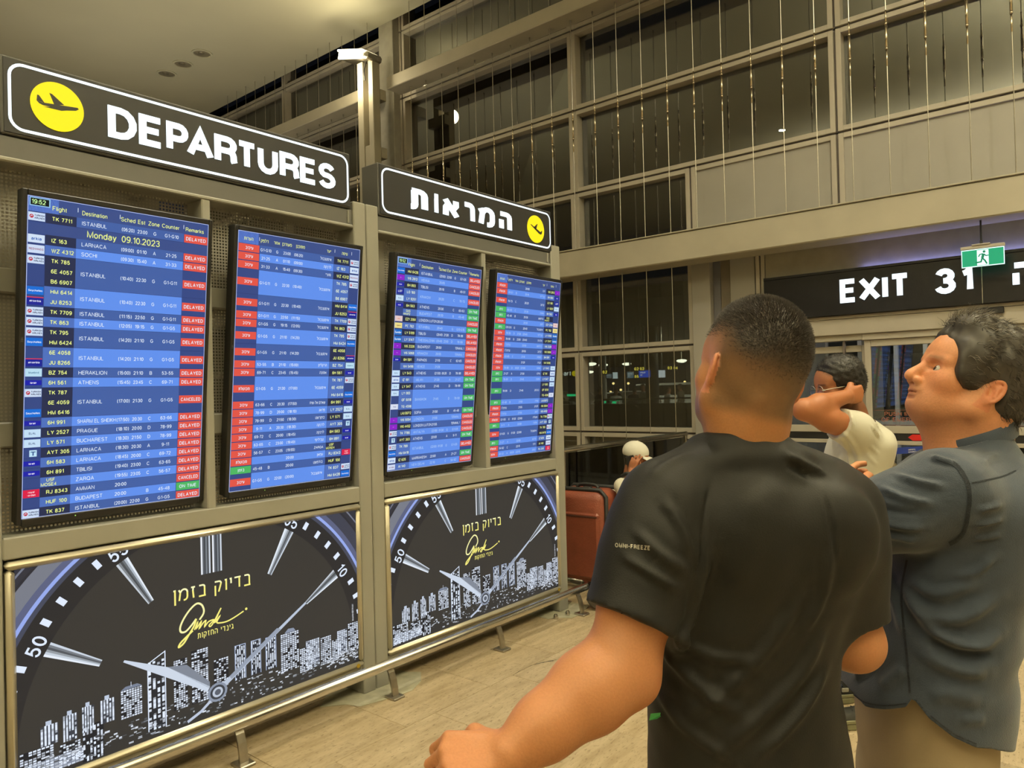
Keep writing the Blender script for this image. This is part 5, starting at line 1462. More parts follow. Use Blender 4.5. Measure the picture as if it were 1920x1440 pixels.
def add_head(S, E, A, sc=1.0, nose=1.0, chin=1.0, jaw=1.0, k=1.0, big=False):
    """E midpoint between the ear canals; A rows right, forward, up"""
    def L(x, y, z): return E + sc * (A[0] * x + A[1] * y + A[2] * z)
    def e(c, r, kk, op='add', B=None): S.ell(L(*c), [q * sc for q in r], A if B is None else B, kk * sc, op)
    def c_(a, b, ra, rb, kk, op='add'): S.cone(L(*a), L(*b), ra * sc, rb * sc, kk * sc, op)
    e((0, 0.002, 0.058), (0.077, 0.103, 0.090), 0)
    e((0, -0.03, 0.035), (0.070, 0.066, 0.072), 0.03)
    e((0, 0.070, 0.040), (0.060, 0.038, 0.050), 0.025)
    e((0, 0.056, -0.018), (0.060, 0.048, 0.052), 0.025)
    for s_ in (-1, 1):
        e((s_ * 0.045, 0.062, -0.014), (0.020, 0.026, 0.024), 0.02)
        c_((s_ * 0.056, 0.004, -0.045), (s_ * 0.030, 0.066, -0.074), 0.021 * jaw, 0.018 * jaw, 0.025)
        c_((s_ * 0.062, -0.002, 0.0), (s_ * 0.056, 0.004, -0.045), 0.016, 0.02 * jaw, 0.025)
        c_((s_ * 0.012, 0.103, 0.024), (s_ * 0.046, 0.086, 0.025), 0.0075, 0.007, 0.012)
    e((0, 0.046, -0.054), (0.054 * jaw, 0.052, 0.036), 0.02)
    e((0, 0.080, -0.076), (0.024, 0.017 * chin, 0.016), 0.018)
    # eye sockets, lids
    for s_ in (-1, 1):
        e((s_ * 0.031, 0.104, 0.007), (0.016, 0.013, 0.009), 0.010, 'sub')
        e((s_ * 0.031, 0.0858, 0.0112), (0.0150, 0.0128, 0.0078), 0.004)
        e((s_ * 0.031, 0.0860, -0.0035), (0.0145, 0.0118, 0.0065), 0.005)
    # nose
    c_((0, 0.100, 0.014), (0, 0.1135 * nose, -0.020), 0.0075, 0.0095, 0.012)
    e((0, 0.1135 * nose, -0.026), (0.0100, 0.0105, 0.0090), 0.006)
    for s_ in (-1, 1):
        e((s_ * 0.0125, 0.1045, -0.030), (0.0075, 0.0100, 0.0075), 0.006)
        e((s_ * 0.0065, 0.1090, -0.0385), (0.0035, 0.0048, 0.0040), 0.002, 'sub')
    if big:
        c_((0, 0.103, 0.006), (0, 0.119, -0.022), 0.0085, 0.0105, 0.008); e((0, 0.1205, -0.027), (0.0120, 0.0110, 0.0100), 0.005)
        for s_ in (-1, 1): e((s_ * 0.0145, 0.1065, -0.0315), (0.0085, 0.0115, 0.0085), 0.005); e((s_ * 0.035, 0.101, 0.009), (0.012, 0.009, 0.008), 0.008, 'sub')
    # mouth
    e((0, 0.0945, -0.046), (0.024, 0.012, 0.010), 0.010)
    e((0, 0.0995, -0.0515), (0.0205, 0.0075, 0.0048), 0.004)
    e((0, 0.0955, -0.0605), (0.0190, 0.0080, 0.0055), 0.004)
    e((0, 0.1040, -0.0560), (0.0230, 0.0090, 0.0011), 0.0022, 'sub')
    e((0, 0.0995, -0.0690), (0.0150, 0.0050, 0.0035), 0.006, 'sub')
    for s_ in (-1, 1): add_ear(S, E, A, s_, sc)
    return L

def add_ear(S, E, A, s_, sc=1.0):
    hs = sc; sc = sc * 0.9
    def L(x, y, z): return E + sc * (A[0] * x + A[1] * y + A[2] * z)
    # ear plane leans out towards the back
    out = nrm(A[0] * s_ * 0.90 - A[1] * (-0.42)); bk = nrm(-A[1] * 0.92 + A[0] * s_ * 0.40); up = nrm(A[2] + (-A[1]) * 0.15)
    c = L(s_ * 0.0885, -0.012, 0.004)
    S.ell(c, (0.0055 * sc, 0.0155 * sc, 0.0270 * sc), (nrm(np.cross(bk, up)), bk, up), 0.008 * sc)
    rim = []
    for a in range(-60, 236, 16):
        t = R(a); rim.append(c + out * 0.004 * sc + bk * (0.0165 * sc * cos(t) + 0.001) + up * (0.0295 * sc * sin(t)))
    # helix from the root in front over the top and down the back
    S.chain(rim, [0.0034 * sc] * len(rim), 0.003 * sc)
    S.ell(c + up * -0.026 * sc + bk * -0.004 * sc + out * 0.002 * sc, (0.0055 * sc, 0.0080 * sc, 0.0095 * sc), (out, bk, up), 0.005 * sc)
    S.ell(c + out * 0.008 * sc + bk * -0.004 * sc + up * -0.003 * sc, (0.0075 * sc, 0.0085 * sc, 0.0150 * sc), (out, bk, up), 0.003 * sc, 'sub')
    S.cone(c + bk * 0.006 * sc + up * 0.016 * sc + out * 0.004 * sc, c + bk * 0.007 * sc + up * -0.012 * sc + out * 0.004 * sc, 0.0035 * sc, 0.0030 * sc, 0.004 * sc)
    S.ell(c + bk * -0.013 * sc + up * -0.004 * sc + out * 0.003 * sc, (0.004 * sc, 0.004 * sc, 0.006 * sc), (out, bk, up), 0.004 * sc)

def add_hand(S, wrist, f, n_, th, curl=(0.5, 0.9, 0.7), sc=1.0, thumb=0.6, spread=0.10, curls=None):
    """f: knuckle direction, n_: back of the hand, th: thumb side (unit vectors)"""
    f, n_, th = nrm(f), nrm(n_), nrm(th)
    w = np.array(wrist, float)
    kn = []
    for i, (o, l, r) in enumerate(((0.030, 0.088, 0.0115), (0.010, 0.092, 0.0118), (-0.011, 0.087, 0.0112), (-0.030, 0.078, 0.0105))):
        k = w + sc * (f * l + th * o)
        kn.append(k)
        S.cone(w + sc * (th * o * 0.62 + f * 0.012), k, 0.0150 * sc, r * sc, 0.012 * sc)
    S.ell(w + sc * (f * 0.045 - n_ * 0.006), (0.040 * sc, 0.048 * sc, 0.0165 * sc), (th, f, n_), 0.012 * sc)
    for i, (k, ln, r) in enumerate(zip(kn, ((0.042, 0.026, 0.020), (0.046, 0.030, 0.021), (0.042, 0.028, 0.020), (0.034, 0.021, 0.018)), (0.0098, 0.0100, 0.0095, 0.0085))):
        cc = curls[i] if curls else curl
        d = nrm(f + th * spread * (1.5 - i)); p = k; a = 0.0
        for j in range(3):
            a += cc[j] * pi / 2
            dd = d * cos(a) - n_ * sin(a)
            q = p + sc * ln[j] * dd
            S.cone(p, q, (r - 0.0006 * j) * sc, (r - 0.0006 * (j + 1)) * sc, 0.003 * sc)
            p = q
    t0 = w + sc * (f * 0.020 + th * 0.026 - n_ * 0.006); t1 = t0 + sc * 0.040 * nrm(f * 0.75 + th * 0.60 - n_ * 0.35)
    t2 = t1 + sc * 0.030 * nrm(f * (0.95 - thumb * 0.5) + th * (0.25 - thumb * 0.6) - n_ * (0.25 + thumb * 0.4)); t3 = t2 + sc * 0.025 * nrm(f * (0.8 - thumb * 0.5) - th * thumb * 0.8 - n_ * 0.35)
    S.chain([t0, t1, t2, t3], [0.0165 * sc, 0.0125 * sc, 0.0108 * sc, 0.0090 * sc], 0.008 * sc)

def ramp(x, a, b): return np.clip((x - a) / (b - a), 0, 1)
def smooth01(x): return x * x * (3 - 2 * x)
def mixc(c0, c1, t): return np.array(c0)[None] * (1 - t[:, None]) + np.array(c1)[None] * t[:, None]

def strands(name, P0, T, lens, r0, m, parent, seg=5, curl=0.0, seed=0, sides=3, droop=None, wave=0.0, wlen=0.03):
    """many thin tapering hair strands as real geometry, one mesh"""
    rs = np.random.RandomState(seed); n = len(P0)
    P = P0.copy(); T = T / np.linalg.norm(T, axis=1)[:, None]
    rings = []; dirn = T.copy()
    side = np.cross(T, rs.randn(n, 3)); side /= np.linalg.norm(side, axis=1)[:, None]
    ph = rs.uniform(0, 6.28, n)
    for i in range(seg + 1):
        t = i / seg
        off = side * (wave * np.sin(ph + t * lens / wlen * 6.28))[:, None]
        rings.append((P + off, r0 * (1 - 0.85 * t)))
        d = dirn + curl * rs.randn(n, 3) * 0.5
        if droop is not None: d = d + droop * t
        dirn = d / np.linalg.norm(d, axis=1)[:, None]
        P = P + dirn * (lens / seg)[:, None]
    V = np.zeros((n, seg + 1, sides, 3))
    b1 = side; b2 = np.cross(T, side)
    for i, (c, rr) in enumerate(rings):
        for k in range(sides):
            a = 2 * pi * k / sides
            V[:, i, k] = c + rr * (b1 * cos(a) + b2 * sin(a))
    base = (np.arange(n) * (seg + 1) * sides)[:, None]
    Fq = []
    for i in range(seg):
        for k in range(sides):
            q = [i * sides + k, i * sides + (k + 1) % sides, (i + 1) * sides + (k + 1) % sides, (i + 1) * sides + k]
            Fq.append(base + np.array(q)[None])
    return mesh_obj(name, V.reshape(-1, 3), np.concatenate(Fq), m, parent)

def sample_surface(V, Fq, n, weight=None, seed=0):
    rs = np.random.RandomState(seed)
    c = V[Fq].mean(1); fn = np.cross(V[Fq[:, 2]] - V[Fq[:, 0]], V[Fq[:, 3]] - V[Fq[:, 1]])
    a = np.linalg.norm(fn, axis=1) * 0.5
    w = a * (1 if weight is None else weight(c))
    i = rs.choice(len(Fq), n, p=w / w.sum())
    u = rs.rand(n, 4); u /= u.sum(1)[:, None]
    return (V[Fq[i]] * u[:, :, None]).sum(1), fn[i] / (np.linalg.norm(fn[i], axis=1)[:, None] + 1e-12)

def cloth_print(name, obj_V, obj_F, quads, place, m, parent, lift=0.0012):
    """flat lettering laid on a curved cloth: place(x, y) gives a start point and ray direction"""
    bv = BVHTree.FromPolygons([tuple(v) for v in obj_V], [tuple(f) for f in obj_F.tolist()])
    t = MB()
    for q in quads:
        P = []
        for (a, b) in q:
            o, d = place(a, b)
            h = bv.ray_cast(Vector(o), Vector(d))
            if h[0] is None: P = []; break
            P.append(tuple(np.array(h[0]) - np.array(d) * lift))
        if len(P) == 4: t.add(P, [(0, 1, 2, 3)])
    return t.build(name, m, parent)
# ================================================================ people
M_SKIN = colattr('skin', rough=0.48, bump=0.10, bscale=260.0, sss=0.12, spec=0.4)
M_TEE_BLACK = mat('black_sport_cloth', (0.0075, 0.0074, 0.0068), 0.58, 0, 0.12, 5, bump=0.10, bscale=420, sheen=0.02, spec=0.3)
M_TROUSER_BLACK = mat('black_trouser', (0.012, 0.012, 0.012), 0.75, 0, 0.1, 6, bump=0.15, bscale=300)
M_DENIM = mat('navy_chambray', (0.030, 0.043, 0.068), 0.8, 0, 0.16, 10, bump=0.22, bscale=500, sheen=0.25)
M_KHAKI = mat('khaki_cotton', (0.36, 0.285, 0.185), 0.8, 0, 0.08, 6, bump=0.15, bscale=300)
M_TEE_WHITE = mat('cream_jersey', (0.62, 0.60, 0.50), 0.85, 0, 0.03, 4, bump=0.1, bscale=400, sheen=0.2)
M_HAIR_D = mat('dark_brown_hair', (0.030, 0.022, 0.016), 0.5, 0, 0.3, 60)
M_HAIR_G = mat('greying_hair', (0.036, 0.030, 0.024), 0.5, 0, 0.3, 55)
M_HAIR_B = mat('black_hair', (0.012, 0.010, 0.009), 0.55, 0, 0.3, 60)
M_RUBBER = mat('black_rubber', (0.016, 0.016, 0.016), 0.6, 0, 0.1)

def legs(S, hip, right, fwd, feet, r=(0.10, 0.075, 0.06), k=0.03):
    for s_, ft in zip((-1, 1), feet):
        h = np.array(hip) + right * 0.09 * s_
        ft = np.array(ft, float); kn = (h + ft) / 2 + fwd * 0.02
        S.chain([h, kn, ft + np.array([0, 0, 0.09])], r, k)

def shoe(name, pos, d, parent, m_up, m_sole, L_=0.29):
    """low shoe: upper plus sole; pos = centre on the floor, d = toe direction"""
    d = nrm((d[0], d[1], 0)); r = np.array([d[1], -d[0], 0]); p = np.array([pos[0], pos[1], 0.0])
    S = Field(p - 0.22 + np.array([0, 0, 0.2]), p + np.array([0.22, 0.22, 0.16]), 0.005)
    A = (r, d, np.array([0, 0, 1.0]))
    S.ell(p + d * 0.05 + cU * 0.040, (0.046, 0.095, 0.042), A, 0); S.ell(p - d * 0.06 + cU * 0.050, (0.038, 0.085, 0.055), A, 0.03); S.cone(p - d * 0.07 + cU * 0.06, p - d * 0.07 + cU * 0.12, 0.042, 0.042, 0.02)
    V, Fq = S.mesh(); V[:, 2] = np.maximum(V[:, 2], 0.022)
    u = mesh_obj('upper', V, Fq, m_up, parent)
    out = [(0.052 * cos(R(a)) * (1.0 if sin(R(a)) > 0 else 0.86), 0.148 * sin(R(a))) for a in range(0, 360, 15)]
    MB().prism(out, p, r, d, (0.0, 0.030)).build('sole', m_sole, parent, bevel=0.006)
    MB().tube([p + d * q + cU * (0.085 - q * 0.18) + r * s_ for q, s_ in ((-0.01, -0.022), (0.0, 0.022), (0.015, -0.022), (0.03, 0.022), (0.045, -0.02), (0.06, 0.02))], 0.0035, 5).build('laces', M_RUBBER, parent)
    return u

# ---------------------------------------------------------------- man in the black T-shirt, seen from behind
def person_black():
    dt = 1.32
    def T(px, py, d=dt): return W(px, py, d)
    a = R(7); tr = cR * cos(a) + cF * sin(a); tf = cF * cos(a) - cR * sin(a)
    root = empty('person', (T(1405, 1300)[0], T(1405, 1300)[1], 0), 'man with a faded crew cut and black T-shirt, back to the viewer', 'person')
    E = W(1406, 714, 1.30)
    b = R(13); hf = cF * cos(b) - cR * sin(b); p = R(7)
    A = frame(hf * cos(p) + cU * sin(p), roll=R(13))
    nb = T(1393, 850, 1.32)
    sh = {'L': (T(1250, 925, 1.28), T(1163, 1250, 1.19), T(955, 1414, 1.09)), 'R': (T(1572, 935, 1.355), T(1598, 1200, 1.345), T(1450, 1190, 1.60))}
    # --- skin
    Sh = Field(E - 0.24, E + 0.24, 0.0034)
    def neck(S):
        S.chain([E + A[2] * -0.015 - A[1] * 0.022, E + (nb - E) * 0.55 - tf * 0.004, nb - cU * 0.02], (0.062, 0.0655, 0.068), 0.03)
    add_head(Sh, E, A, jaw=1.05); neck(Sh)
    # neck cords and nape crease
    Sh.cone(E - A[1] * 0.066 + A[0] * 0.018 - A[2] * 0.03, nb - tf * 0.052 + tr * 0.02 + cU * 0.015, 0.016, 0.018, 0.02); Sh.cone(E - A[1] * 0.066 - A[0] * 0.018 - A[2] * 0.03, nb - tf * 0.052 - tr * 0.02 + cU * 0.015, 0.016, 0.018, 0.02)
    Vh, Fh = Sh.mesh()
    Q = (Vh - E) @ A.T
    skin = lin((184, 128, 85)); sk2 = lin((224, 160, 116))
    x, y, z = Q.T
    # pigment: cropped hair on top fading to skin at the sides, dark beard shadow on the jaw
    hl = 0.050 + 0.25 * (-(y)) * 0 + 0.020 * np.cos(np.arctan2(x, -y) * 1.0)
    # fade line is higher at the temples and lower at the back of the crown
    ang = np.arctan2(np.abs(x), -y)
    line = 0.012 + 0.050 * smooth01(ramp(ang, 0.45, 1.35))
    hair = smooth01(ramp(z + 0.006 * vnoise(Q, 90, 3), line - 0.036, line + 0.046))
    front = ramp(y, 0.088, 0.075); hair = hair * front
    low = smooth01(ramp(z, -0.070, -0.045)) * ramp(y, 0.015, -0.025) * (0.72 + 0.22 * vnoise(Q, 60, 8))
    beard = smooth01(ramp(z, -0.028, -0.055)) * ramp(y, 0.005, 0.035) * ramp(z, -0.125, -0.09)
    col = mixc(skin, lin((110, 84, 58)), np.clip(low * 1.25, 0, 1))
    col = col * (1 - hair[:, None]) + np.array(lin((54, 44, 34)))[None] * hair[:, None]
    col = col * (1 - 0.6 * beard[:, None]) + np.array(lin((80, 62, 50)))[None] * 0.6 * beard[:, None]
    earm = (np.abs(x) > 0.0795) & (np.abs(z - 0.002) < 0.040) & (y < 0.02) & (y > -0.05); col[earm] = np.array(lin((206, 138, 104)))
    # arms
    lo = np.minimum.reduce([v for k in sh.values() for v in k]) - 0.16; hi = np.maximum.reduce([v for k in sh.values() for v in k]) + 0.14; hi[2] = nb[2] + 0.0
    Sa = Field(lo, hi, 0.0048)
    s0, el, wr = sh['L']
    Sa.chain([s0, s0 * 0.4 + el * 0.6, el], (0.058, 0.063, 0.055), 0.03)
    fd = nrm(wr - el)
    Sa.chain([el, el + (wr - el) * 0.30, el + (wr - el) * 0.7, wr], (0.0560, 0.0585, 0.0440, 0.0330), 0.035)
    Sa.ell(el + cF * -0.01 + cR * 0.022 - cU * 0.022, (0.030, 0.030, 0.030), None, 0.03)
    thn = nrm(np.cross(fd, cF)); hn = nrm(-cF * 0.55 + cU * 0.8)
    hn = nrm(hn + cR * 0.0); th = nrm(np.cross(hn, -cR)); th = th if th @ cF > 0 else -th
    add_hand(Sa, wr + fd * 0.004, nrm(-cR + cU * 0.02 - cF * 0.05), hn, th, curl=(0.62, 0.95, 0.7), sc=1.0, thumb=0.7)
    s1, el2, wr2 = sh['R']
    Sa.cone(s1, el2, 0.054, 0.047, 0.03); fd2 = nrm(wr2 - el2)
    Sa.chain([el2, el2 + (wr2 - el2) * 0.3, wr2], (0.047, 0.050, 0.029), 0.03)
    Sa.ell(el2 + cR * 0.012 - cU * 0.012, (0.036, 0.036, 0.036), None, 0.03)
    hn2 = nrm(cR * 0.3 + cU * 0.6); hn2 = nrm(hn2 - fd2 * (hn2 @ fd2)); th2 = nrm(np.cross(hn2, fd2))
    add_hand(Sa, wr2, fd2, hn2, th2 if th2 @ cU > 0 else -th2, curl=(0.4, 0.6, 0.4))
    # hidden trunk so that the body is one figure
    Sa.loft([(T(1400, 880), 0.08, 0.06), (T(1430, 940), 0.14, 0.08), (T(1430, 1050), 0.155, 0.10), (T(1395, 1220), 0.145, 0.10), (T(1395, 1440), 0.15, 0.105)], tr, tf, 0.04)
    Va, Fa = Sa.mesh()
    ca = mixc(lin((178, 121, 80)), lin((190, 131, 92)), np.clip(0.5 + 0.5 * vnoise(Va, 26, 5), 0, 1))
    kn = np.linalg.norm(Va - (wr + fd * 0.10), axis=1); red = np.clip(1 - kn / 0.09, 0, 1); ca = ca * (1 - 0.35 * red[:, None]) + np.array(lin((225, 148, 115)))[None] * 0.35 * red[:, None]
    eb = np.linalg.norm(Va - (el + cR * 0.03), axis=1); red = np.clip(1 - eb / 0.07, 0, 1); ca = ca * (1 - 0.3 * red[:, None]) + np.array(lin((215, 135, 100)))[None] * 0.3 * red[:, None]
    # dark tattoo mark on the right forearm
    tp = W(1641, 1172, 1.38); tt = (np.linalg.norm((Va - tp) * np.array([1, 1, 0.42]), axis=1) < 0.009); ca[tt] *= 0.35
    V, Fq, C = join_vf([(Vh, Fh, col), (Va, Fa, ca)])
    body = mesh_obj('body', V, Fq, M_SKIN, root, C)
    for s_ in (-1, 1):
        MB().lathe([(0.0115 * sin(R(q)), -0.0115 * cos(R(q))) for q in range(0, 181, 20)], E + A[0] * 0.031 * s_ + A[1] * 0.0865 + A[2] * 0.0045, ax=A[1], n=16).build('eye', mat('eyeball', (0.55, 0.5, 0.45), 0.2), root, True)
    # short cropped hair
    wt = lambda c: smooth01(ramp(((c - E) @ A.T)[:, 2] - (0.012 + 0.050 * smooth01(ramp(np.arctan2(np.abs(((c - E) @ A.T)[:, 0]), -((c - E) @ A.T)[:, 1]), 0.45, 1.35))), -0.010, 0.06)) * ramp(((c - E) @ A.T)[:, 1], 0.09, 0.078) + 1e-9
    P0, N0 = sample_surface(Vh, Fh, 15000, wt, 1)
    tq = N0 + 0.55 * A[1][None] + 0.25 * np.random.RandomState(2).randn(len(P0), 3)
    hz = ramp(((P0 - E) @ A.T)[:, 2], 0.04, 0.11)
    strands('hair', P0 - N0 * 0.001, tq, 0.0035 + 0.0065 * hz, 0.00042, M_HAIR_D, root, seg=2, seed=3)
    # --- T-shirt
    lo = T(1120, 1560) - 0.2; hi = T(1660, 820) + 0.12
    lo = np.minimum(T(1120, 1560), T(1660, 1560, 1.5)) - 0.17; hi = np.maximum(T(1120, 830, 1.2), T(1660, 830, 1.5)) + 0.17
    St = Field(lo, hi, 0.0052)
    secs = [(T(1384, 806), 0.074, 0.074), (T(1386, 826), 0.088, 0.084), (T(1395, 846), 0.122, 0.092), (T(1410, 876), 0.150, 0.096), (T(1424, 915), 0.176, 0.110), (T(1432, 965), 0.184, 0.122), (T(1434, 1030), 0.183, 0.127), (T(1416, 1110), 0.174, 0.124),
            (T(1398, 1190), 0.168, 0.120), (T(1390, 1270), 0.168, 0.120), (T(1396, 1350), 0.173, 0.124), (T(1404, 1440), 0.180, 0.128), (T(1406, 1540), 0.182, 0.130)]
    St.loft(secs, tr, tf, 0.0, 2.35)
    ax = nrm(el - s0); ax2 = nrm(el2 - s1)
    cL = s0 + ax * 0.225; cRt = s1 + ax2 * 0.222
    St.sleeve([T(1290, 905, 1.30), s0 + ax * 0.02, s0 + ax * 0.10, s0 + ax * 0.30], (0.050, 0.066, 0.076, 0.090), (cL, nrm(ax - cR * 0.10)), 0.05)
    ax2 = nrm(el2 - s1)
    St.sleeve([T(1545, 915, 1.34), s1 + ax2 * 0.02, s1 + ax2 * 0.10, s1 + ax2 * 0.30], (0.050, 0.060, 0.064, 0.072), (cRt, ax2), 0.05)
    # shoulder blades
    St.ell(T(1370, 985) - tf * 0.105, (0.06, 0.03, 0.075), (tr, tf, cU), 0.05); St.ell(T(1520, 985) - tf * 0.09, (0.06, 0.03, 0.075), (tr, tf, cU), 0.05)
    Vt, Ft = St.mesh(); Vt = smooth_mesh(Vt, Ft, 2)
    N = vnormals(Vt, Ft)
    FL = [([(1335, 1020), (1312, 1100), (1292, 1170), (1250, 1250)], 0.016, 0.009), ([(1560, 1020), (1545, 1110), (1505, 1190)], 0.014, 0.007), ([(1505, 1110), (1450, 1200), (1370, 1290), (1270, 1360)], 0.018, 0.007),
          ([(1550, 1170), (1505, 1260), (1430, 1340), (1340, 1420)], 0.018, 0.008), ([(1552, 1250), (1500, 1340), (1420, 1425)], 0.014, 0.008), ([(1235, 1210), (1300, 1280), (1400, 1350)], 0.016, 0.008), ([(1228, 1290), (1290, 1370), (1380, 1430)], 0.014, 0.006), ([(1240, 1180), (1330, 1230), (1420, 1240)], 0.014, 0.006),
          ([(1418, 900), (1400, 1010), (1385, 1130)], 0.03, 0.004), ([(1335, 900), (1322, 960), (1316, 1040), (1306, 1110)], 0.0055, -0.004), ([(1545, 925), (1560, 990), (1566, 1060)], 0.0055, -0.0035), ([(1470, 850), (1510, 872), (1550, 890)], 0.012, 0.007), ([(1478, 868), (1520, 895)], 0.010, -0.006),
          ([(1185, 990), (1240, 1040), (1295, 1075)], 0.013, 0.006), ([(1165, 1040), (1220, 1075), (1280, 1110)], 0.010, 0.005), ([(1240, 930), (1280, 990), (1300, 1050)], 0.012, 0.005), ([(1300, 845), (1250, 870), (1215, 900)], 0.014, 0.004)]
    Vt = px_folds(Vt, Ft, N, FL)
    Vt += N * (0.0022 * vnoise(Vt, 38, 7) + 0.0015 * vnoise(Vt, 80, 9))[:, None]
    nk = W(1388, 819, 1.32); hem = T(1400, 1497)
    shirt = mesh_obj('t_shirt', Vt, Ft, M_TEE_BLACK, root, trims=[(tuple(nk), tuple(nrm(cU + tf * 0.35 + tr * 0.10)), lambda c: c[2] > nk[2] - 0.05 and (c[0] - nk[0]) ** 2 + (c[1] - nk[1]) ** 2 < 0.0155), (tuple(hem), (0, 0, -1), None)], thick=0.003)
    # ribbed collar
    ring = []
    bvt = BVHTree.FromPolygons([tuple(v) for v in Vt], [tuple(f) for f in Ft.tolist()])
    # sleeve and hem bands
    q, w_ = text_quads('OMNI-FREEZE', 0.0095, 0.22, 0.16)
    o0 = W(1152, 1020, 1.0); 
    def place(xx, yy):
        pxl = 1153 + xx / w_ * 66; pyl = 1026 + xx / w_ * 6 - yy / 0.0095 * 8.5
        d = nrm(W(pxl, pyl, 1.0) - CAM); return CAM + d * 0.6, d
    cloth_print('sleeve_print', Vt, Ft, q, place, mat('silver_print', (0.42, 0.40, 0.34), 0.35, 0.3), shirt)
    tg_ = caster(Vt, Ft)(1236, 1344); 
    if tg_ is not None:
        dd = np.linalg.norm(tg_ - CAM) / np.linalg.norm(W(1236, 1344, 1.0) - CAM) - 0.004
        t = MB(); t.add([W(1217, 1351, dd + 0.004), W(1232, 1348, dd), W(1251, 1335, dd), W(1220, 1338, dd + 0.003)] + [W(1217, 1351, dd + 0.006), W(1232, 1348, dd + 0.003), W(1251, 1335, dd + 0.003), W(1220, 1338, dd + 0.006)], [(0, 1, 2, 3), (7, 6, 5, 4), (0, 4, 5, 1), (1, 5, 6, 2), (2, 6, 7, 3), (3, 7, 4, 0)])
        t.build('green_tag', mat('green_label', (0.06, 0.42, 0.12), 0.4), shirt)
    # necklace at the nape
    ch = [nb + cU * 0.028 - tf * 0.066 * cos(R(q_)) + tr * 0.072 * sin(R(q_)) for q_ in range(-38, 39, 4)]
    MB().tube(ch, 0.0016, 6).build('necklace', mat('silver_chain', (0.8, 0.76, 0.68), 0.2, 1.0), root, True)
    # trousers and shoes
    hip = T(1406, 1480); g = hip.copy(); g[2] = 0
    Sp = Field(np.array([hip[0] - 0.35, hip[1] - 0.35, 0.03]), np.array([hip[0] + 0.35, hip[1] + 0.35, hip[2] + 0.13]), 0.010)
    Sp.loft([(hip + cU * 0.10, 0.163, 0.112), (hip + cU * 0.0, 0.180, 0.128), (hip - cU * 0.12, 0.178, 0.125)], tr, tf, 0.0)
    ft = [g - tr * 0.12 + tf * 0.03, g + tr * 0.13 + tf * 0.05]
    legs(Sp, hip - cU * 0.12, tr, tf, ft)
    Vp, Fp = Sp.mesh(); Vp = smooth_mesh(Vp, Fp, 1)
    Vp += vnormals(Vp, Fp) * (0.004 * vnoise(Vp, 30, 2))[:, None]
    mesh_obj('trousers', Vp, Fp, M_TROUSER_BLACK, root)
    for q_ in ft: shoe('shoe', q_ + tf * 0.05, tf, root, M_RUBBER, M_RUBBER)
    return root
person_black()

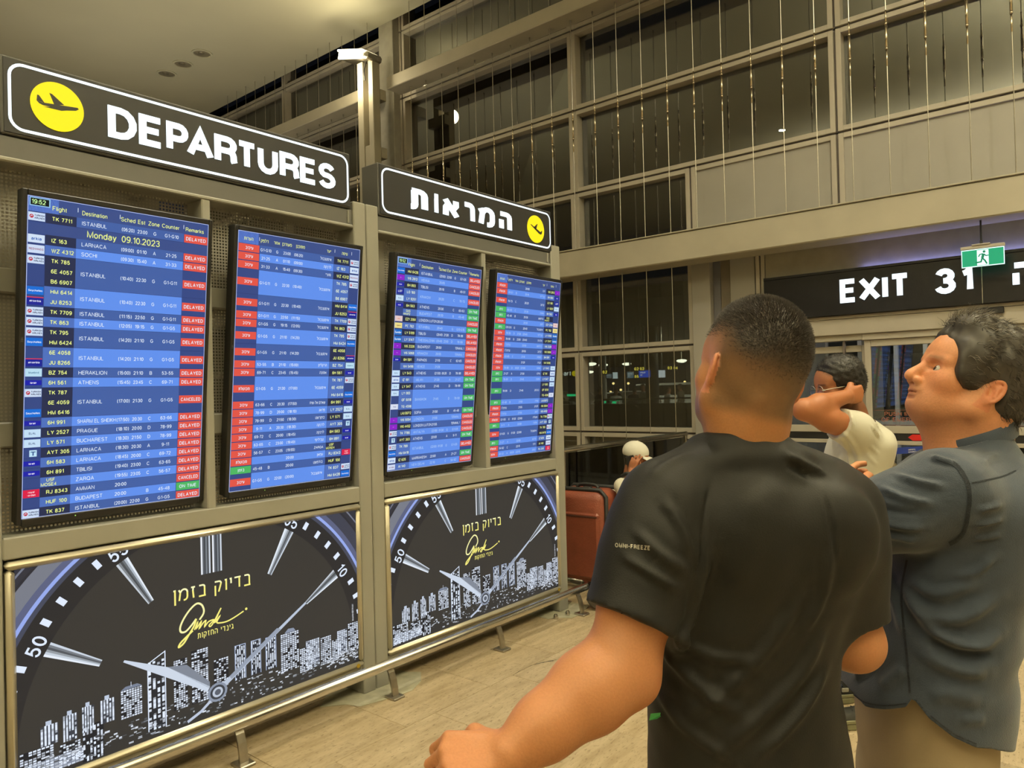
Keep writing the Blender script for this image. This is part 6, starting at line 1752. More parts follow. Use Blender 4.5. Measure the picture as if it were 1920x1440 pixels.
# ---------------------------------------------------------------- man in the navy shirt, in profile, looking up to the left
def near_neck(bm, nk, r=0.125):
    vs_ = set(v for v in bm.verts if (v.co.x - nk[0]) ** 2 + (v.co.y - nk[1]) ** 2 < r * r and v.co.z > nk[2] - 0.09)
    fs_ = [f for f in bm.faces if all(v in vs_ for v in f.verts)]
    return list(set(v for f in fs_ for v in f.verts)) + list(set(e for f in fs_ for e in f.edges)) + fs_
def person_navy():
    dm = 1.60
    def T(px, py, d=dm): return W(px, py, d)
    a = R(4); tf = -cR * cos(a) + cF * sin(a); tr = cF * cos(a) + cR * sin(a)
    root = empty('person', (T(1730, 1300)[0], T(1730, 1300)[1], 0), 'grey haired man in a navy shirt and khaki trousers, looking up at the board', 'person')
    p = R(30)
    A = frame(tf * cos(p) + cU * sin(p), cU)
    E = W(1813, 734, dm)
    nb = T(1822, 835)
    Sh = Field(E - 0.21, E + np.array([0.21, 0.21, 0.25]), 0.0026)
    add_head(Sh, E, A, nose=1.06, jaw=1.0, big=True)
    # heavy neck with a soft underside of the chin
    Sh.chain([E - A[1] * 0.016 - A[2] * 0.02, E * 0.45 + nb * 0.55 - tf * 0.012, nb - cU * 0.03], (0.060, 0.066, 0.080), 0.03)
    Sh.ell(E + A[1] * 0.026 - A[2] * 0.070, (0.042, 0.044, 0.022), A, 0.03)
    Sh.cone(E + A[1] * 0.03 - A[2] * 0.08, nb + tf * 0.045 - cU * 0.02, 0.036, 0.046, 0.04)
    for s_ in (-1, 1): Sh.cone(E + A[0] * s_ * 0.058 - A[1] * 0.012 - A[2] * 0.035, nb + tf * 0.060 + tr * s_ * 0.012 + cU * 0.0, 0.015, 0.012, 0.018)
    Vh, Fh = Sh.mesh()
    Q = (Vh - E) @ A.T; x, y, z = Q.T
    sk = lin((224, 162, 120)); col = mixc(sk, lin((214, 142, 102)), np.clip(0.45 + 0.5 * vnoise(Q, 45, 2), 0, 1))
    red = np.exp(-((np.abs(x) - 0.045) ** 2 / 0.02 ** 2 + (y - 0.07) ** 2 / 0.03 ** 2 + (z + 0.02) ** 2 / 0.028 ** 2)); col = col * (1 - 0.3 * red[:, None]) + np.array(lin((222, 136, 104)))[None] * 0.3 * red[:, None]
    lip = np.exp(-((x / 0.022) ** 2 + ((z + 0.056) / 0.0065) ** 2)) * ramp(y, 0.092, 0.100); col = col * (1 - 0.6 * lip[:, None]) + np.array(lin((172, 92, 74)))[None] * 0.6 * lip[:, None]
    brow = np.exp(-(((z - 0.027) / 0.0048) ** 2)) * ramp(np.abs(x), 0.010, 0.016) * ramp(np.abs(x), 0.052, 0.044) * ramp(y, 0.075, 0.088); col = col * (1 - 0.55 * brow[:, None]) + np.array(lin((92, 66, 44)))[None] * 0.55 * brow[:, None]
    lash = np.exp(-(((z - 0.0055) / 0.0022) ** 2)) * np.exp(-(((np.abs(x) - 0.031) / 0.015) ** 4)) * ramp(y, 0.088, 0.093); col = col * (1 - 0.7 * lash[:, None]) + np.array(lin((60, 40, 30)))[None] * 0.7 * lash[:, None]
    stub = smooth01(ramp(z, -0.035, -0.06)) * ramp(z, -0.12, -0.09); col = col * (1 - 0.12 * stub[:, None])
    col[(np.abs(x) > 0.0795) & (np.abs(z) < 0.04) & (np.abs(y + 0.012) < 0.035)] = np.array(lin((214, 140, 104)))
    # arms under the sleeves, hands folded across
    sL, eL = T(1795, 915, 1.48), T(1603, 985, 1.53); wL = T(1625, 955, 1.73)
    sR, eR = T(1800, 905, 1.78), T(1600, 975, 1.87); wR = W(1622, 948, 1.62)
    lo = np.minimum.reduce([sL, eL, wL, sR, eR, wR]) - 0.22; hi = np.maximum.reduce([sL, eL, wL, sR, eR, wR]) + 0.16; lo[2] -= 0.35
    Sa = Field(lo, hi, 0.006)
    Sa.chain([sL, eL], (0.05, 0.042), 0.02); Sa.chain([eL, wL], (0.042, 0.028), 0.02); Sa.chain([sR, eR], (0.05, 0.042), 0.02); Sa.chain([eR, wR], (0.042, 0.027), 0.02)
    Sa.loft([(nb - cU * 0.04, 0.13, 0.06), (T(1790, 930), 0.165, 0.10), (T(1765, 1090), 0.16, 0.12), (T(1735, 1250), 0.16, 0.13)], tr, tf, 0.04)
    fR = nrm(W(1596, 930, 1.535) - wR)
    add_hand(Sa, wR, fR, nrm(cU + cR * -0.1), nrm(np.cross(fR, cU)) * -1, curl=(0.25, 0.45, 0.4), sc=0.95)
    fL = nrm(cF * 0.7 + cU * 0.3); add_hand(Sa, wL, fL, nrm(-cR), cU, curl=(0.3, 0.3, 0.3))
    Va, Fa = Sa.mesh(); ca = np.tile(np.array(lin((208, 142, 98))), (len(Va), 1))
    V, Fq, C = join_vf([(Vh, Fh, col), (Va, Fa, ca)])
    mesh_obj('body', V, Fq, M_SKIN, root, C)
    for s_ in (-1, 1):
        c = E + A[0] * 0.031 * s_ + A[1] * 0.0855 + A[2] * 0.0045
        eb = MB().lathe([(0.0118 * sin(R(q)), -0.0118 * cos(R(q))) for q in range(0, 181, 15)], c, ax=A[1], n=20).build('eye', mat('eyeball', (0.55, 0.5, 0.45), 0.2), root, True)
        MB().lathe([(0.0, 0.0122), (0.0052, 0.0109), (0.0056, 0.0104)][::-1], c, ax=nrm(A[1] + A[2] * 0.1), n=16).build('iris', mat('dark_iris', (0.03, 0.018, 0.01), 0.15), eb, True)
    # --- hair: shell with many wavy locks
    S2 = Field(E - 0.2, E + 0.26, 0.004)
    S2.ell(E + A[1] * -0.006 + A[2] * 0.064, (0.090, 0.116, 0.104), A, 0); S2.ell(E - A[1] * 0.048 + A[2] * 0.012, (0.082, 0.070, 0.078), A, 0.03)
    S2.cone(E + A[1] * 0.06 + A[2] * 0.125 + A[0] * -0.03, E + A[1] * 0.06 + A[2] * 0.125 + A[0] * 0.03, 0.03, 0.03, 0.03)
    for s_ in (-1, 1): S2.ell(E + A[0] * s_ * 0.062 + A[1] * 0.046 + A[2] * 0.045, (0.024, 0.036, 0.060), A, 0.02)
    # clear the face, the ears and the neck
    S2.ell(E + A[1] * 0.150 + A[2] * -0.002, (0.125, 0.092, 0.094), A, 0.012, 'sub'); S2.ell(E + A[1] * 0.116 - A[2] * 0.045, (0.13, 0.080, 0.075), A, 0.012, 'sub'); S2.ell(E + A[1] * 0.075 - A[2] * 0.075, (0.13, 0.090, 0.062), A, 0.02, 'sub')
    for s_ in (-1, 1): S2.ell(E + A[0] * s_ * 0.088 - A[1] * 0.008 + A[2] * -0.006, (0.022, 0.021, 0.036), A, 0.008, 'sub')
    S2.ell(E - A[1] * 0.02 - A[2] * 0.135, (0.16, 0.16, 0.082), A, 0.02, 'sub')
    V2, F2 = S2.mesh(); V2 = smooth_mesh(V2, F2, 1); N2 = vnormals(V2, F2)
    q2 = (V2 - E) @ A.T
    V2 = V2 + N2 * (0.0035 * vnoise(q2, 95, 4) + 0.0025 * vnoise(q2, 190, 6))[:, None]
    hair = mesh_obj('hair', V2, F2, M_HAIR_G, root)
    P0, N0 = sample_surface(V2, F2, 5200, lambda c: ramp(np.linalg.norm(((c - E) @ A.T) - np.array([0, 0, 0.05]), axis=1), 0.085, 0.1) + 0.02, 5)
    q = (P0 - E) @ A.T; kp = ~((N0 @ A[1] > 0.45) & (q[:, 2] < 0.105)) & (q[:, 2] > -0.055); P0, N0, q = P0[kp], N0[kp], q[kp]
    back = (-A[1] * 0.85 - A[2] * 0.25)[None] + 0.0 * N0
    flow = back - N0 * (back * N0).sum(1)[:, None]; up = ramp(q[:, 1], 0.0, 0.09)[:, None] * A[2][None] * 0.5
    down = -A[2][None] * ramp(-q[:, 1], 0.02, 0.09)[:, None] * 1.0
    tq = flow + up + down + N0 * 0.30 + 0.22 * np.random.RandomState(9).randn(len(P0), 3)
    M_HL = [mat('grey_lock', (0.17, 0.15, 0.118), 0.4, 0, 0.25, 50), mat('brown_lock', (0.035, 0.028, 0.021), 0.42, 0, 0.4, 50)]
    gsel = np.random.RandomState(3).rand(len(P0)) < (0.08 + 0.5 * ramp(q[:, 1], 0.01, 0.09) + 0.18 * ramp(q[:, 2], 0.10, 0.16))
    for sel, m_, sd in ((gsel, M_HL[0], 1), (~gsel, M_HL[1], 2)):
        n = sel.sum(); strands('hair_locks', P0[sel] - N0[sel] * 0.004, tq[sel], np.random.RandomState(sd).uniform(0.020, 0.034, n), 0.00085, m_, hair, seg=6, seed=sd, curl=0.22, droop=-N0[sel] * 0.34, wave=0.0022, wlen=0.022)
    # --- shirt
    St = Field(np.minimum(T(1540, 1460, 1.3), T(1540, 1460, 1.9)) - 0.06, np.maximum(T(1960, 800, 1.35), T(1960, 790, 1.9)) + 0.10, 0.0055)
    secs = [(T(1826, 812), 0.070, 0.066), (T(1822, 835), 0.085, 0.078), (T(1812, 858), 0.125, 0.098), (T(1802, 890), 0.172, 0.120), (T(1795, 930), 0.195, 0.136), (T(1788, 1000), 0.197, 0.150), (T(1772, 1070), 0.190, 0.152), (T(1752, 1130), 0.186, 0.150),
            (T(1740, 1185), 0.186, 0.160), (T(1730, 1215), 0.186, 0.156), (T(1722, 1280), 0.192, 0.170), (T(1718, 1340), 0.192, 0.166), (T(1716, 1440), 0.190, 0.160)]
    St.loft(secs, tr, tf, 0.0, 2.3)
    St.chain([T(1812, 905, 1.50), T(1775, 925, 1.475), T(1690, 958, 1.485), eL], (0.062, 0.085, 0.075, 0.064), 0.035); St.chain([eL, eL * 0.4 + wL * 0.6], (0.064, 0.052), 0.03)
    St.chain([sR, eR], (0.08, 0.062), 0.05); St.chain([eR, eR * 0.3 + wR * 0.7], (0.062, 0.046), 0.03)
    # loose pleat over the belt at the back
    St.cone(T(1868, 1178, 1.50), T(1868, 1184, 1.72), 0.030, 0.030, 0.03)
    Vt, Ft = St.mesh(); Vt = smooth_mesh(Vt, Ft, 2); N = vnormals(Vt, Ft)
    FL = [([(1840, 1085), (1760, 1115), (1700, 1085)], 0.016, 0.010), ([(1880, 1115), (1800, 1160), (1730, 1150), (1690, 1095)], 0.018, 0.014), ([(1880, 1185), (1830, 1210), (1760, 1190), (1700, 1125)], 0.016, 0.014), ([(1868, 1232), (1800, 1225), (1735, 1195)], 0.013, -0.013), ([(1855, 1262), (1790, 1255), (1720, 1220)], 0.018, 0.011),
          ([(1865, 1040), (1830, 1072), (1780, 1082)], 0.012, 0.009), ([(1650, 1060), (1680, 1130), (1700, 1200)], 0.018, 0.010), ([(1832, 958), (1878, 945)], 0.008, 0.006), ([(1830, 985), (1880, 973)], 0.008, 0.007), ([(1826, 1010), (1878, 1002)], 0.008, 0.006),
          ([(1625, 900), (1690, 932), (1755, 945)], 0.011, 0.009), ([(1610, 922), (1660, 955), (1740, 965)], 0.011, -0.008), ([(1650, 878), (1720, 903), (1770, 912)], 0.010, 0.008), ([(1612, 950), (1670, 985), (1740, 990)], 0.011, 0.008), ([(1640, 1000), (1720, 1015)], 0.010, 0.006),
          ([(1745, 855), (1790, 868)], 0.009, 0.007), ([(1700, 1250), (1650, 1290)], 0.018, 0.008), ([(1845, 1320), (1780, 1300), (1740, 1310)], 0.022, 0.008), ([(1850, 1350), (1800, 1350)], 0.016, 0.006), ([(1640, 1240), (1600, 1270)], 0.014, 0.007), ([(1835, 870), (1870, 850)], 0.012, 0.004)]
    Vt = px_folds(Vt, Ft, N, FL); Vt += N * (0.0025 * vnoise(Vt, 34, 3) + 0.0016 * vnoise(Vt, 85, 8))[:, None]
    # curved shirt tail
    hx = np.array([1540, 1567, 1578, 1622, 1660, 1698, 1709, 1716, 1742, 1787, 1831, 1860, 1950]); hy = np.array([1258, 1264, 1289, 1324, 1330, 1326, 1311, 1314, 1347, 1382, 1402, 1404, 1404])
    ss = np.array([(T(q_, 1330) - CAM) @ tf for q_ in hx]); on_ = caster(Vt, Ft); hits = [on_(q_, r_) for q_, r_ in zip(hx, hy)]
    zz = np.array([W(q_, r_, 1.56)[2] if h_ is None else h_[2] for q_, r_, h_ in zip(hx, hy, hits)]); ss = np.array([s_ if h_ is None else (h_ - CAM) @ tf for s_, h_ in zip(ss, hits)])
    o_ = np.argsort(ss)
    hemz = lambda P: np.interp((P - CAM) @ tf, ss[o_], zz[o_])
    z0 = Vt[:, 2].copy(); Vc = Vt.copy(); Vc[:, 2] = z0 - hemz(Vt)
    shirt = mesh_obj('shirt', Vc, Ft, M_DENIM, root, trims=[((0, 0, 0), (0, 0, -1), None)])
    me = shirt.data; co = np.zeros(len(me.vertices) * 3); me.vertices.foreach_get('co', co); co = co.reshape(-1, 3); co[:, 2] += hemz(co); me.vertices.foreach_set('co', co.ravel()); me.update()
    bm = bmesh.new(); bm.from_mesh(me); nk = T(1822, 818)
    bmesh.ops.bisect_plane(bm, geom=near_neck(bm, nk), dist=1e-5, plane_co=Vector(nk), plane_no=Vector(nrm(cU + tf * 0.30)), clear_outer=True)
    bm.to_mesh(me); bm.free(); me.polygons.foreach_set('use_smooth', [True] * len(me.polygons))
    md = shirt.modifiers.new('thickness', 'SOLIDIFY'); md.thickness = 0.003; md.offset = -1
    # band collar, open at the throat
    c0 = T(1822, 826); Vc = []; nn = 40
    for i in range(nn):
        t_ = R(-158 + 316 * i / (nn - 1)) + pi                     # gap faces the throat
        for (k_, hh) in ((1.0, -0.012), (0.985, 0.006), (0.97, 0.026), (0.93, 0.026), (0.93, -0.012)):
            e_ = c0 + tf * 0.088 * k_ * cos(t_) + tr * 0.078 * k_ * sin(t_)
            sl = (e_ - c0) @ tf
            Vc.append(e_ + cU * (hh - sl * 0.34))
    Fc = []
    for i in range(nn - 1):
        for j in range(4): Fc.append((i * 5 + j, (i + 1) * 5 + j, (i + 1) * 5 + j + 1, i * 5 + j + 1))
    t = MB(); t.v = [tuple(v) for v in Vc]; t.f = Fc; t.c = [None] * len(Fc); t.m = [0] * len(Fc)
    t.build('collar', M_DENIM, shirt, True)
    # stitched seams laid on the cloth: armhole, yoke, side seam
    def seam(name, pts, w=0.0045):
        C_ = crom(pts, 6); q_ = []
        for i in range(len(C_) - 1):
            a_, b_ = C_[i], C_[i + 1]; d_ = nrm(np.append(b_ - a_, 0))[:2]; n2 = np.array([-d_[1], d_[0]]) * w * 690
            q_.append([tuple(a_ - n2), tuple(b_ - n2), tuple(b_ + n2), tuple(a_ + n2)])
        def pl(xx, yy):
            d_ = nrm(W(xx, yy, 1.0) - CAM); return CAM + d_ * 0.8, d_
        return cloth_print(name, Vt, Ft, q_, pl, mat('navy_seam', (0.014, 0.020, 0.032), 0.85, 0, 0.3, 300, bump=0.6, bscale=700), shirt, 0.0015)
    seam('armhole_seam', [(1755, 857), (1790, 870), (1812, 900), (1818, 930), (1815, 965), (1808, 995), (1795, 1012), (1780, 1020)], 0.006)
    seam('yoke_seam', [(1822, 906), (1850, 900), (1880, 893), (1905, 882)], 0.0022)
    seam('side_seam', [(1700, 1050), (1690, 1110), (1694, 1170), (1700, 1230), (1706, 1300)], 0.003)
    seam('hem_stitch', [(1600, 1302), (1622, 1317), (1660, 1323), (1700, 1319)], 0.0016); seam('hem_stitch', [(1745, 1342), (1787, 1375), (1831, 1395)], 0.0016)
    for py in (828, 838): MB().lathe([(0.0045, 0), (0.0045, 0.002), (0, 0.0025)], c0 + tf * 0.086 + tr * -0.012 + cU * (-0.028 if py > 830 else -0.012), ax=tf, n=12).build('button', M_RUBBER, shirt)
    # --- trousers, shoes
    hip = T(1730, 1400); g0 = hip.copy(); g0[2] = 0
    Sp = Field(np.array([hip[0] - 0.36, hip[1] - 0.36, 0.03]), np.array([hip[0] + 0.36, hip[1] + 0.36, hip[2] + 0.2]), 0.009)
    Sp.loft([(hip + cU * 0.17, 0.160, 0.125), (hip + cU * 0.06, 0.168, 0.122), (hip - cU * 0.08, 0.164, 0.110), (hip - cU * 0.14, 0.156, 0.104)], tr, tf, 0.0)
    ft = [g0 - tr * 0.12, g0 + tr * 0.12 + tf * 0.05]
    legs(Sp, hip - cU * 0.10, tr, tf, ft, (0.100, 0.082, 0.075))
    Vp, Fp = Sp.mesh(); Vp = smooth_mesh(Vp, Fp, 1); Np = vnormals(Vp, Fp)
    Vp = folds(Vp, Np, [([W(1690, 1335, 1.46), W(1700, 1380, 1.46), W(1690, 1440, 1.46)], 0.010, 0.006), ([W(1740, 1370, 1.46), W(1775, 1395, 1.46)], 0.010, -0.008), ([W(1650, 1340, 1.48), W(1665, 1430, 1.48)], 0.012, 0.005)])
    Vp += Np * (0.004 * vnoise(Vp, 26, 2))[:, None]
    mesh_obj('trousers', Vp, Fp, M_KHAKI, root)
    for q_ in ft: shoe('shoe', q_ + tf * 0.05, tf, root, mat('brown_leather', (0.09, 0.05, 0.03), 0.5), M_RUBBER)
    return root
person_navy()

# ---------------------------------------------------------------- man in the cream T-shirt, one hand behind his neck
def person_cream():
    dm = 3.37
    def T(px, py, d=dm): return W(px, py, d)
    a = R(-6); tf = -cR * cos(a) + cF * sin(a); tr = cF * cos(a) + cR * sin(a)
    root = empty('person', (T(1590, 1300)[0], T(1590, 1300)[1], 0), 'man in a cream T-shirt with glasses and one arm raised behind his neck', 'person')
    p = R(-2); A = frame(tf * cos(p) + cU * sin(p), cU)
    E = T(1575, 731); nb = T(1610, 795)
    Sh = Field(E - 0.2, E + 0.22, 0.0034); add_head(Sh, E, A)
    Sh.chain([E - A[1] * 0.02 - A[2] * 0.03, nb * 0.6 + E * 0.4, nb - cU * 0.03], (0.054, 0.056, 0.07), 0.03)
    Vh, Fh = Sh.mesh(); Q = (Vh - E) @ A.T; x, y, z = Q.T
    sk = lin((150, 98, 66)); col = mixc(sk, lin((166, 108, 74)), np.clip(0.5 + 0.5 * vnoise(Q, 40, 2), 0, 1))
    sh_ = smooth01(ramp(z, 0.055, 0.085)) * ramp(y, 0.10, 0.08) + ramp(y, 0.035, 0.02) * ramp(z, -0.02, 0.02); col = mixc((1, 1, 1), (0.18, 0.16, 0.15), np.clip(sh_, 0, 1)) * col
    br = np.exp(-(((z - 0.027) / 0.005) ** 2)) * ramp(np.abs(x), 0.01, 0.016) * ramp(np.abs(x), 0.054, 0.046) * ramp(y, 0.075, 0.09); col *= (1 - 0.75 * br[:, None])
    bd_ = smooth01(ramp(z, -0.04, -0.06)) * ramp(z, -0.12, -0.09); col *= (1 - 0.5 * bd_[:, None])
    sL, eL, wL = T(1606, 808, 3.24), T(1507, 768, 3.14), T(1588, 743, 3.24)
    sR, eR, wR = T(1612, 812, 3.55), T(1590, 925, 3.58), T(1545, 960, 3.5)
    pts = [sL, eL, wL, sR, eR, wR]
    lo = np.minimum.reduce(pts) - 0.2; hi = np.maximum.reduce(pts) + 0.2
    Sa = Field(lo, hi, 0.0062)
    Sa.chain([sL, sL * 0.45 + eL * 0.55, eL], (0.055, 0.054, 0.043), 0.02); Sa.chain([eL, eL * 0.65 + wL * 0.35, wL], (0.043, 0.046, 0.030), 0.025)
    Sa.chain([sR, eR, wR], (0.05, 0.042, 0.028), 0.02); fr = nrm(wR - eR); add_hand(Sa, wR, fr, nrm(-cF + cU), nrm(cU), curl=(0.4, 0.5, 0.4))
    fl_h = nrm(cR * 0.85 + cF * 0.35 + cU * 0.12); bn = nrm(-cF * 0.92 + cR * 0.32 + cU * 0.1); add_hand(Sa, wL, fl_h, bn, nrm(cU - cR * 0.1), curl=(0.55, 0.7, 0.5), thumb=0.4, sc=0.95)
    Sa.loft([(T(1610, 800), 0.10, 0.06), (T(1612, 840), 0.15, 0.09), (T(1598, 920), 0.14, 0.09), (T(1592, 1000), 0.14, 0.10)], tr, tf, 0.04)
    Va, Fa = Sa.mesh(); ca = mixc(lin((158, 100, 64)), lin((174, 112, 74)), np.clip(0.5 + 0.5 * vnoise(Va, 30, 4), 0, 1))
    V, Fq, C = join_vf([(Vh, Fh, col), (Va, Fa, ca)]); mesh_obj('body', V, Fq, M_SKIN, root, C)
    for s_ in (-1, 1):
        c = E + A[0] * 0.031 * s_ + A[1] * 0.0855 + A[2] * 0.0045
        eb = MB().lathe([(0.0118 * sin(R(q)), -0.0118 * cos(R(q))) for q in range(0, 181, 20)], c, ax=A[1], n=16).build('eye', mat('eyeball', (0.55, 0.5, 0.45), 0.2), root, True)
        MB().lathe([(0.0056, 0.0104), (0.0, 0.0122)], c, ax=A[1], n=12).build('iris', mat('dark_iris', (0.03, 0.018, 0.01), 0.15), eb, True)
    # short tight curls
    S2 = Field(E - 0.18, E + 0.24, 0.005)
    S2.ell(E - A[1] * 0.008 + A[2] * 0.068, (0.090, 0.110, 0.098), A, 0); S2.ell(E - A[1] * 0.042 + A[2] * 0.02, (0.080, 0.070, 0.075), A, 0.03)
    S2.ell(E + A[1] * 0.130 + A[2] * 0.01, (0.12, 0.075, 0.088), A, 0.01, 'sub'); S2.ell(E + A[1] * 0.06 - A[2] * 0.055, (0.13, 0.085, 0.075), A, 0.01, 'sub'); S2.ell(E - A[2] * 0.12, (0.16, 0.16, 0.075), A, 0.02, 'sub')
    for s_ in (-1, 1): S2.ell(E + A[0] * s_ * 0.09 - A[1] * 0.01, (0.024, 0.022, 0.036), A, 0.006, 'sub')
    V2, F2 = S2.mesh(); N2 = vnormals(V2, F2); q2 = (V2 - E) @ A.T; V2 = V2 + N2 * (0.004 * vnoise(q2, 160, 4))[:, None]
    hair = mesh_obj('hair', V2, F2, M_HAIR_B, root)
    P0, N0 = sample_surface(V2, F2, 3500, None, 4)
    strands('hair_curls', P0 - N0 * 0.003, N0 + 0.5 * np.random.RandomState(4).randn(len(P0), 3), np.full(len(P0), 0.013), 0.0011, M_HAIR_B, hair, seg=4, seed=4, curl=0.9)
    # glasses, earbud
    gl = M_STEEL
    for s_ in (-1, 1):
        c = E + A[0] * 0.033 * s_ + A[1] * 0.118 + A[2] * 0.000
        MB().tube([c + A[0] * 0.024 * cos(R(q)) * 0.95 + A[2] * 0.024 * sin(R(q)) - A[1] * 0.006 * abs(cos(R(q))) for q in range(0, 360, 15)], 0.0011, 6, closed=True).build('glasses_rim', gl, root, True)
        MB().lathe([(0.023, 0), (0.0, 0.001)], c, ax=A[1], n=24).build('glasses_lens', glass_mat('lens', (0.96, 0.96, 0.96), 0.02, 0.0, 0.08), root)
        MB().tube([c + A[0] * 0.024 * s_ + A[2] * 0.004, E + A[0] * 0.077 * s_ + A[1] * 0.01 + A[2] * 0.018, E + A[0] * 0.08 * s_ - A[1] * 0.012 + A[2] * 0.004], 0.0012, 6).build('glasses_temple', gl, root)
    ec = E - A[0] * 0.088 + A[1] * 0.002 - A[2] * 0.004
    MB().lathe([(0.0, -0.009), (0.007, -0.004), (0.009, 0.0), (0.006, 0.006), (0, 0.008)], ec, ax=-A[0] + A[1] * 0.4, n=14).tube([ec - A[2] * 0.002 + A[1] * 0.002, ec - A[2] * 0.028 + A[1] * 0.008], 0.0036, 8).build('earbud', mat('white_plastic', (0.8, 0.8, 0.78), 0.25), root, True)
    # T-shirt
    St = Field(np.minimum.reduce([T(1520, 1010), T(1680, 1010), sL, sR]) - 0.22, np.maximum.reduce([T(1520, 780), T(1680, 780), sL, sR]) + 0.2, 0.0075)
    secs = [(T(1612, 788), 0.062, 0.062), (T(1614, 797), 0.095, 0.080), (T(1616, 808), 0.145, 0.102), (T(1615, 825), 0.178, 0.116), (T(1610, 850), 0.180, 0.124), (T(1603, 880), 0.170, 0.126), (T(1594, 920), 0.162, 0.120), (T(1588, 960), 0.162, 0.118), (T(1584, 1020), 0.166, 0.122)]
    St.loft(secs, tr, tf, 0.0, 2.3)
    ax = nrm(eL - sL); St.sleeve([T(1622, 812, 3.30), sL, sL + ax * 0.30], (0.062, 0.074, 0.070), (sL + ax * 0.105, nrm(ax + cU * 0.05)), 0.05)
    ax2 = nrm(eR - sR); St.sleeve([sR, sR + ax2 * 0.3], (0.07, 0.068), (sR + ax2 * 0.2, ax2), 0.05)
    Vt, Ft = St.mesh(); Vt = smooth_mesh(Vt, Ft, 1); N = vnormals(Vt, Ft)
    Vt = px_folds(Vt, Ft, N, [([(1578, 806), (1600, 835), (1612, 870)], 0.014, 0.008), ([(1574, 815), (1590, 850), (1600, 900), (1620, 930)], 0.012, 0.009), ([(1588, 860), (1600, 905), (1615, 938)], 0.010, -0.007), ([(1644, 872), (1622, 848)], 0.010, 0.005), ([(1648, 852), (1630, 835)], 0.010, 0.005), ([(1638, 902), (1620, 882)], 0.010, 0.005),
                       ([(1584, 775), (1590, 795)], 0.008, 0.008), ([(1596, 778), (1600, 800)], 0.008, 0.008), ([(1634, 796), (1650, 822)], 0.010, 0.009), ([(1640, 790), (1655, 812)], 0.007, 0.007), ([(1562, 870), (1558, 920)], 0.016, 0.010), ([(1577, 880), (1572, 930)], 0.014, 0.010)])
    Vt += N * (0.003 * vnoise(Vt, 30, 3))[:, None]
    mesh_obj('t_shirt', Vt, Ft, M_TEE_WHITE, root, trims=[(tuple(T(1614, 793)), tuple(nrm(cU + tf * 0.4)), lambda c: c[2] > T(1614, 793)[2] - 0.05 and (c[0] - T(1614, 793)[0]) ** 2 + (c[1] - T(1614, 793)[1]) ** 2 < 0.010), (tuple(T(1600, 1008)), (0, 0, -1), None)], thick=0.003)
    ring = []
    # trousers and two-tone trainers
    hip = T(1588, 1010); g0 = W(1598, 1345, 3.37).copy(); g0[2] = 0
    Sp = Field(np.array([hip[0] - 0.36, hip[1] - 0.36, 0.05]), np.array([hip[0] + 0.36, hip[1] + 0.36, hip[2] + 0.14]), 0.012)
    Sp.loft([(hip + cU * 0.10, 0.155, 0.112), (hip - cU * 0.02, 0.162, 0.118), (hip - cU * 0.1, 0.155, 0.105)], tr, tf, 0.0)
    ft = [W(1612, 1349, 3.33), W(1582, 1310, 3.60)]
    for q_ in ft: q_[2] = 0
    legs(Sp, hip - cU * 0.08, tr, tf, [ft[0] - tf * 0.055, ft[1] - tf * 0.055], (0.09, 0.066, 0.05))
    Vp, Fp = Sp.mesh(); mesh_obj('trousers', smooth_mesh(Vp, Fp, 1), Fp, mat('charcoal_trouser', (0.022, 0.022, 0.024), 0.8), root)
    mo, mk = mat('olive_sole', (0.16, 0.155, 0.085), 0.55), mat('black_suede', (0.022, 0.022, 0.018), 0.7, 0, 0.2, 30)
    for q_ in ft:
        shoe('shoe', q_, tf, root, mk, mo)
        d = nrm((tf[0], tf[1], 0)); r = np.array([d[1], -d[0], 0]); cs = -r if -r @ (CAM - q_) > 0 else r
        for (f0, f1, zz0, zz1, m_) in ((-0.13, 0.10, 0.030, 0.046, mo), (-0.11, -0.05, 0.008, 0.024, mk), (0.00, 0.035, 0.058, 0.078, mat('grey_overlay', (0.33, 0.32, 0.27), 0.6))):
            MB().obox(q_ + d * (f0 + f1) / 2 + cs * 0.047 + cU * (zz0 + zz1) / 2, (d, cs, cU), ((f1 - f0) / 2, 0.004, (zz1 - zz0) / 2), bev=0.003).build('shoe_trim', m_, root)
    return root
person_cream()

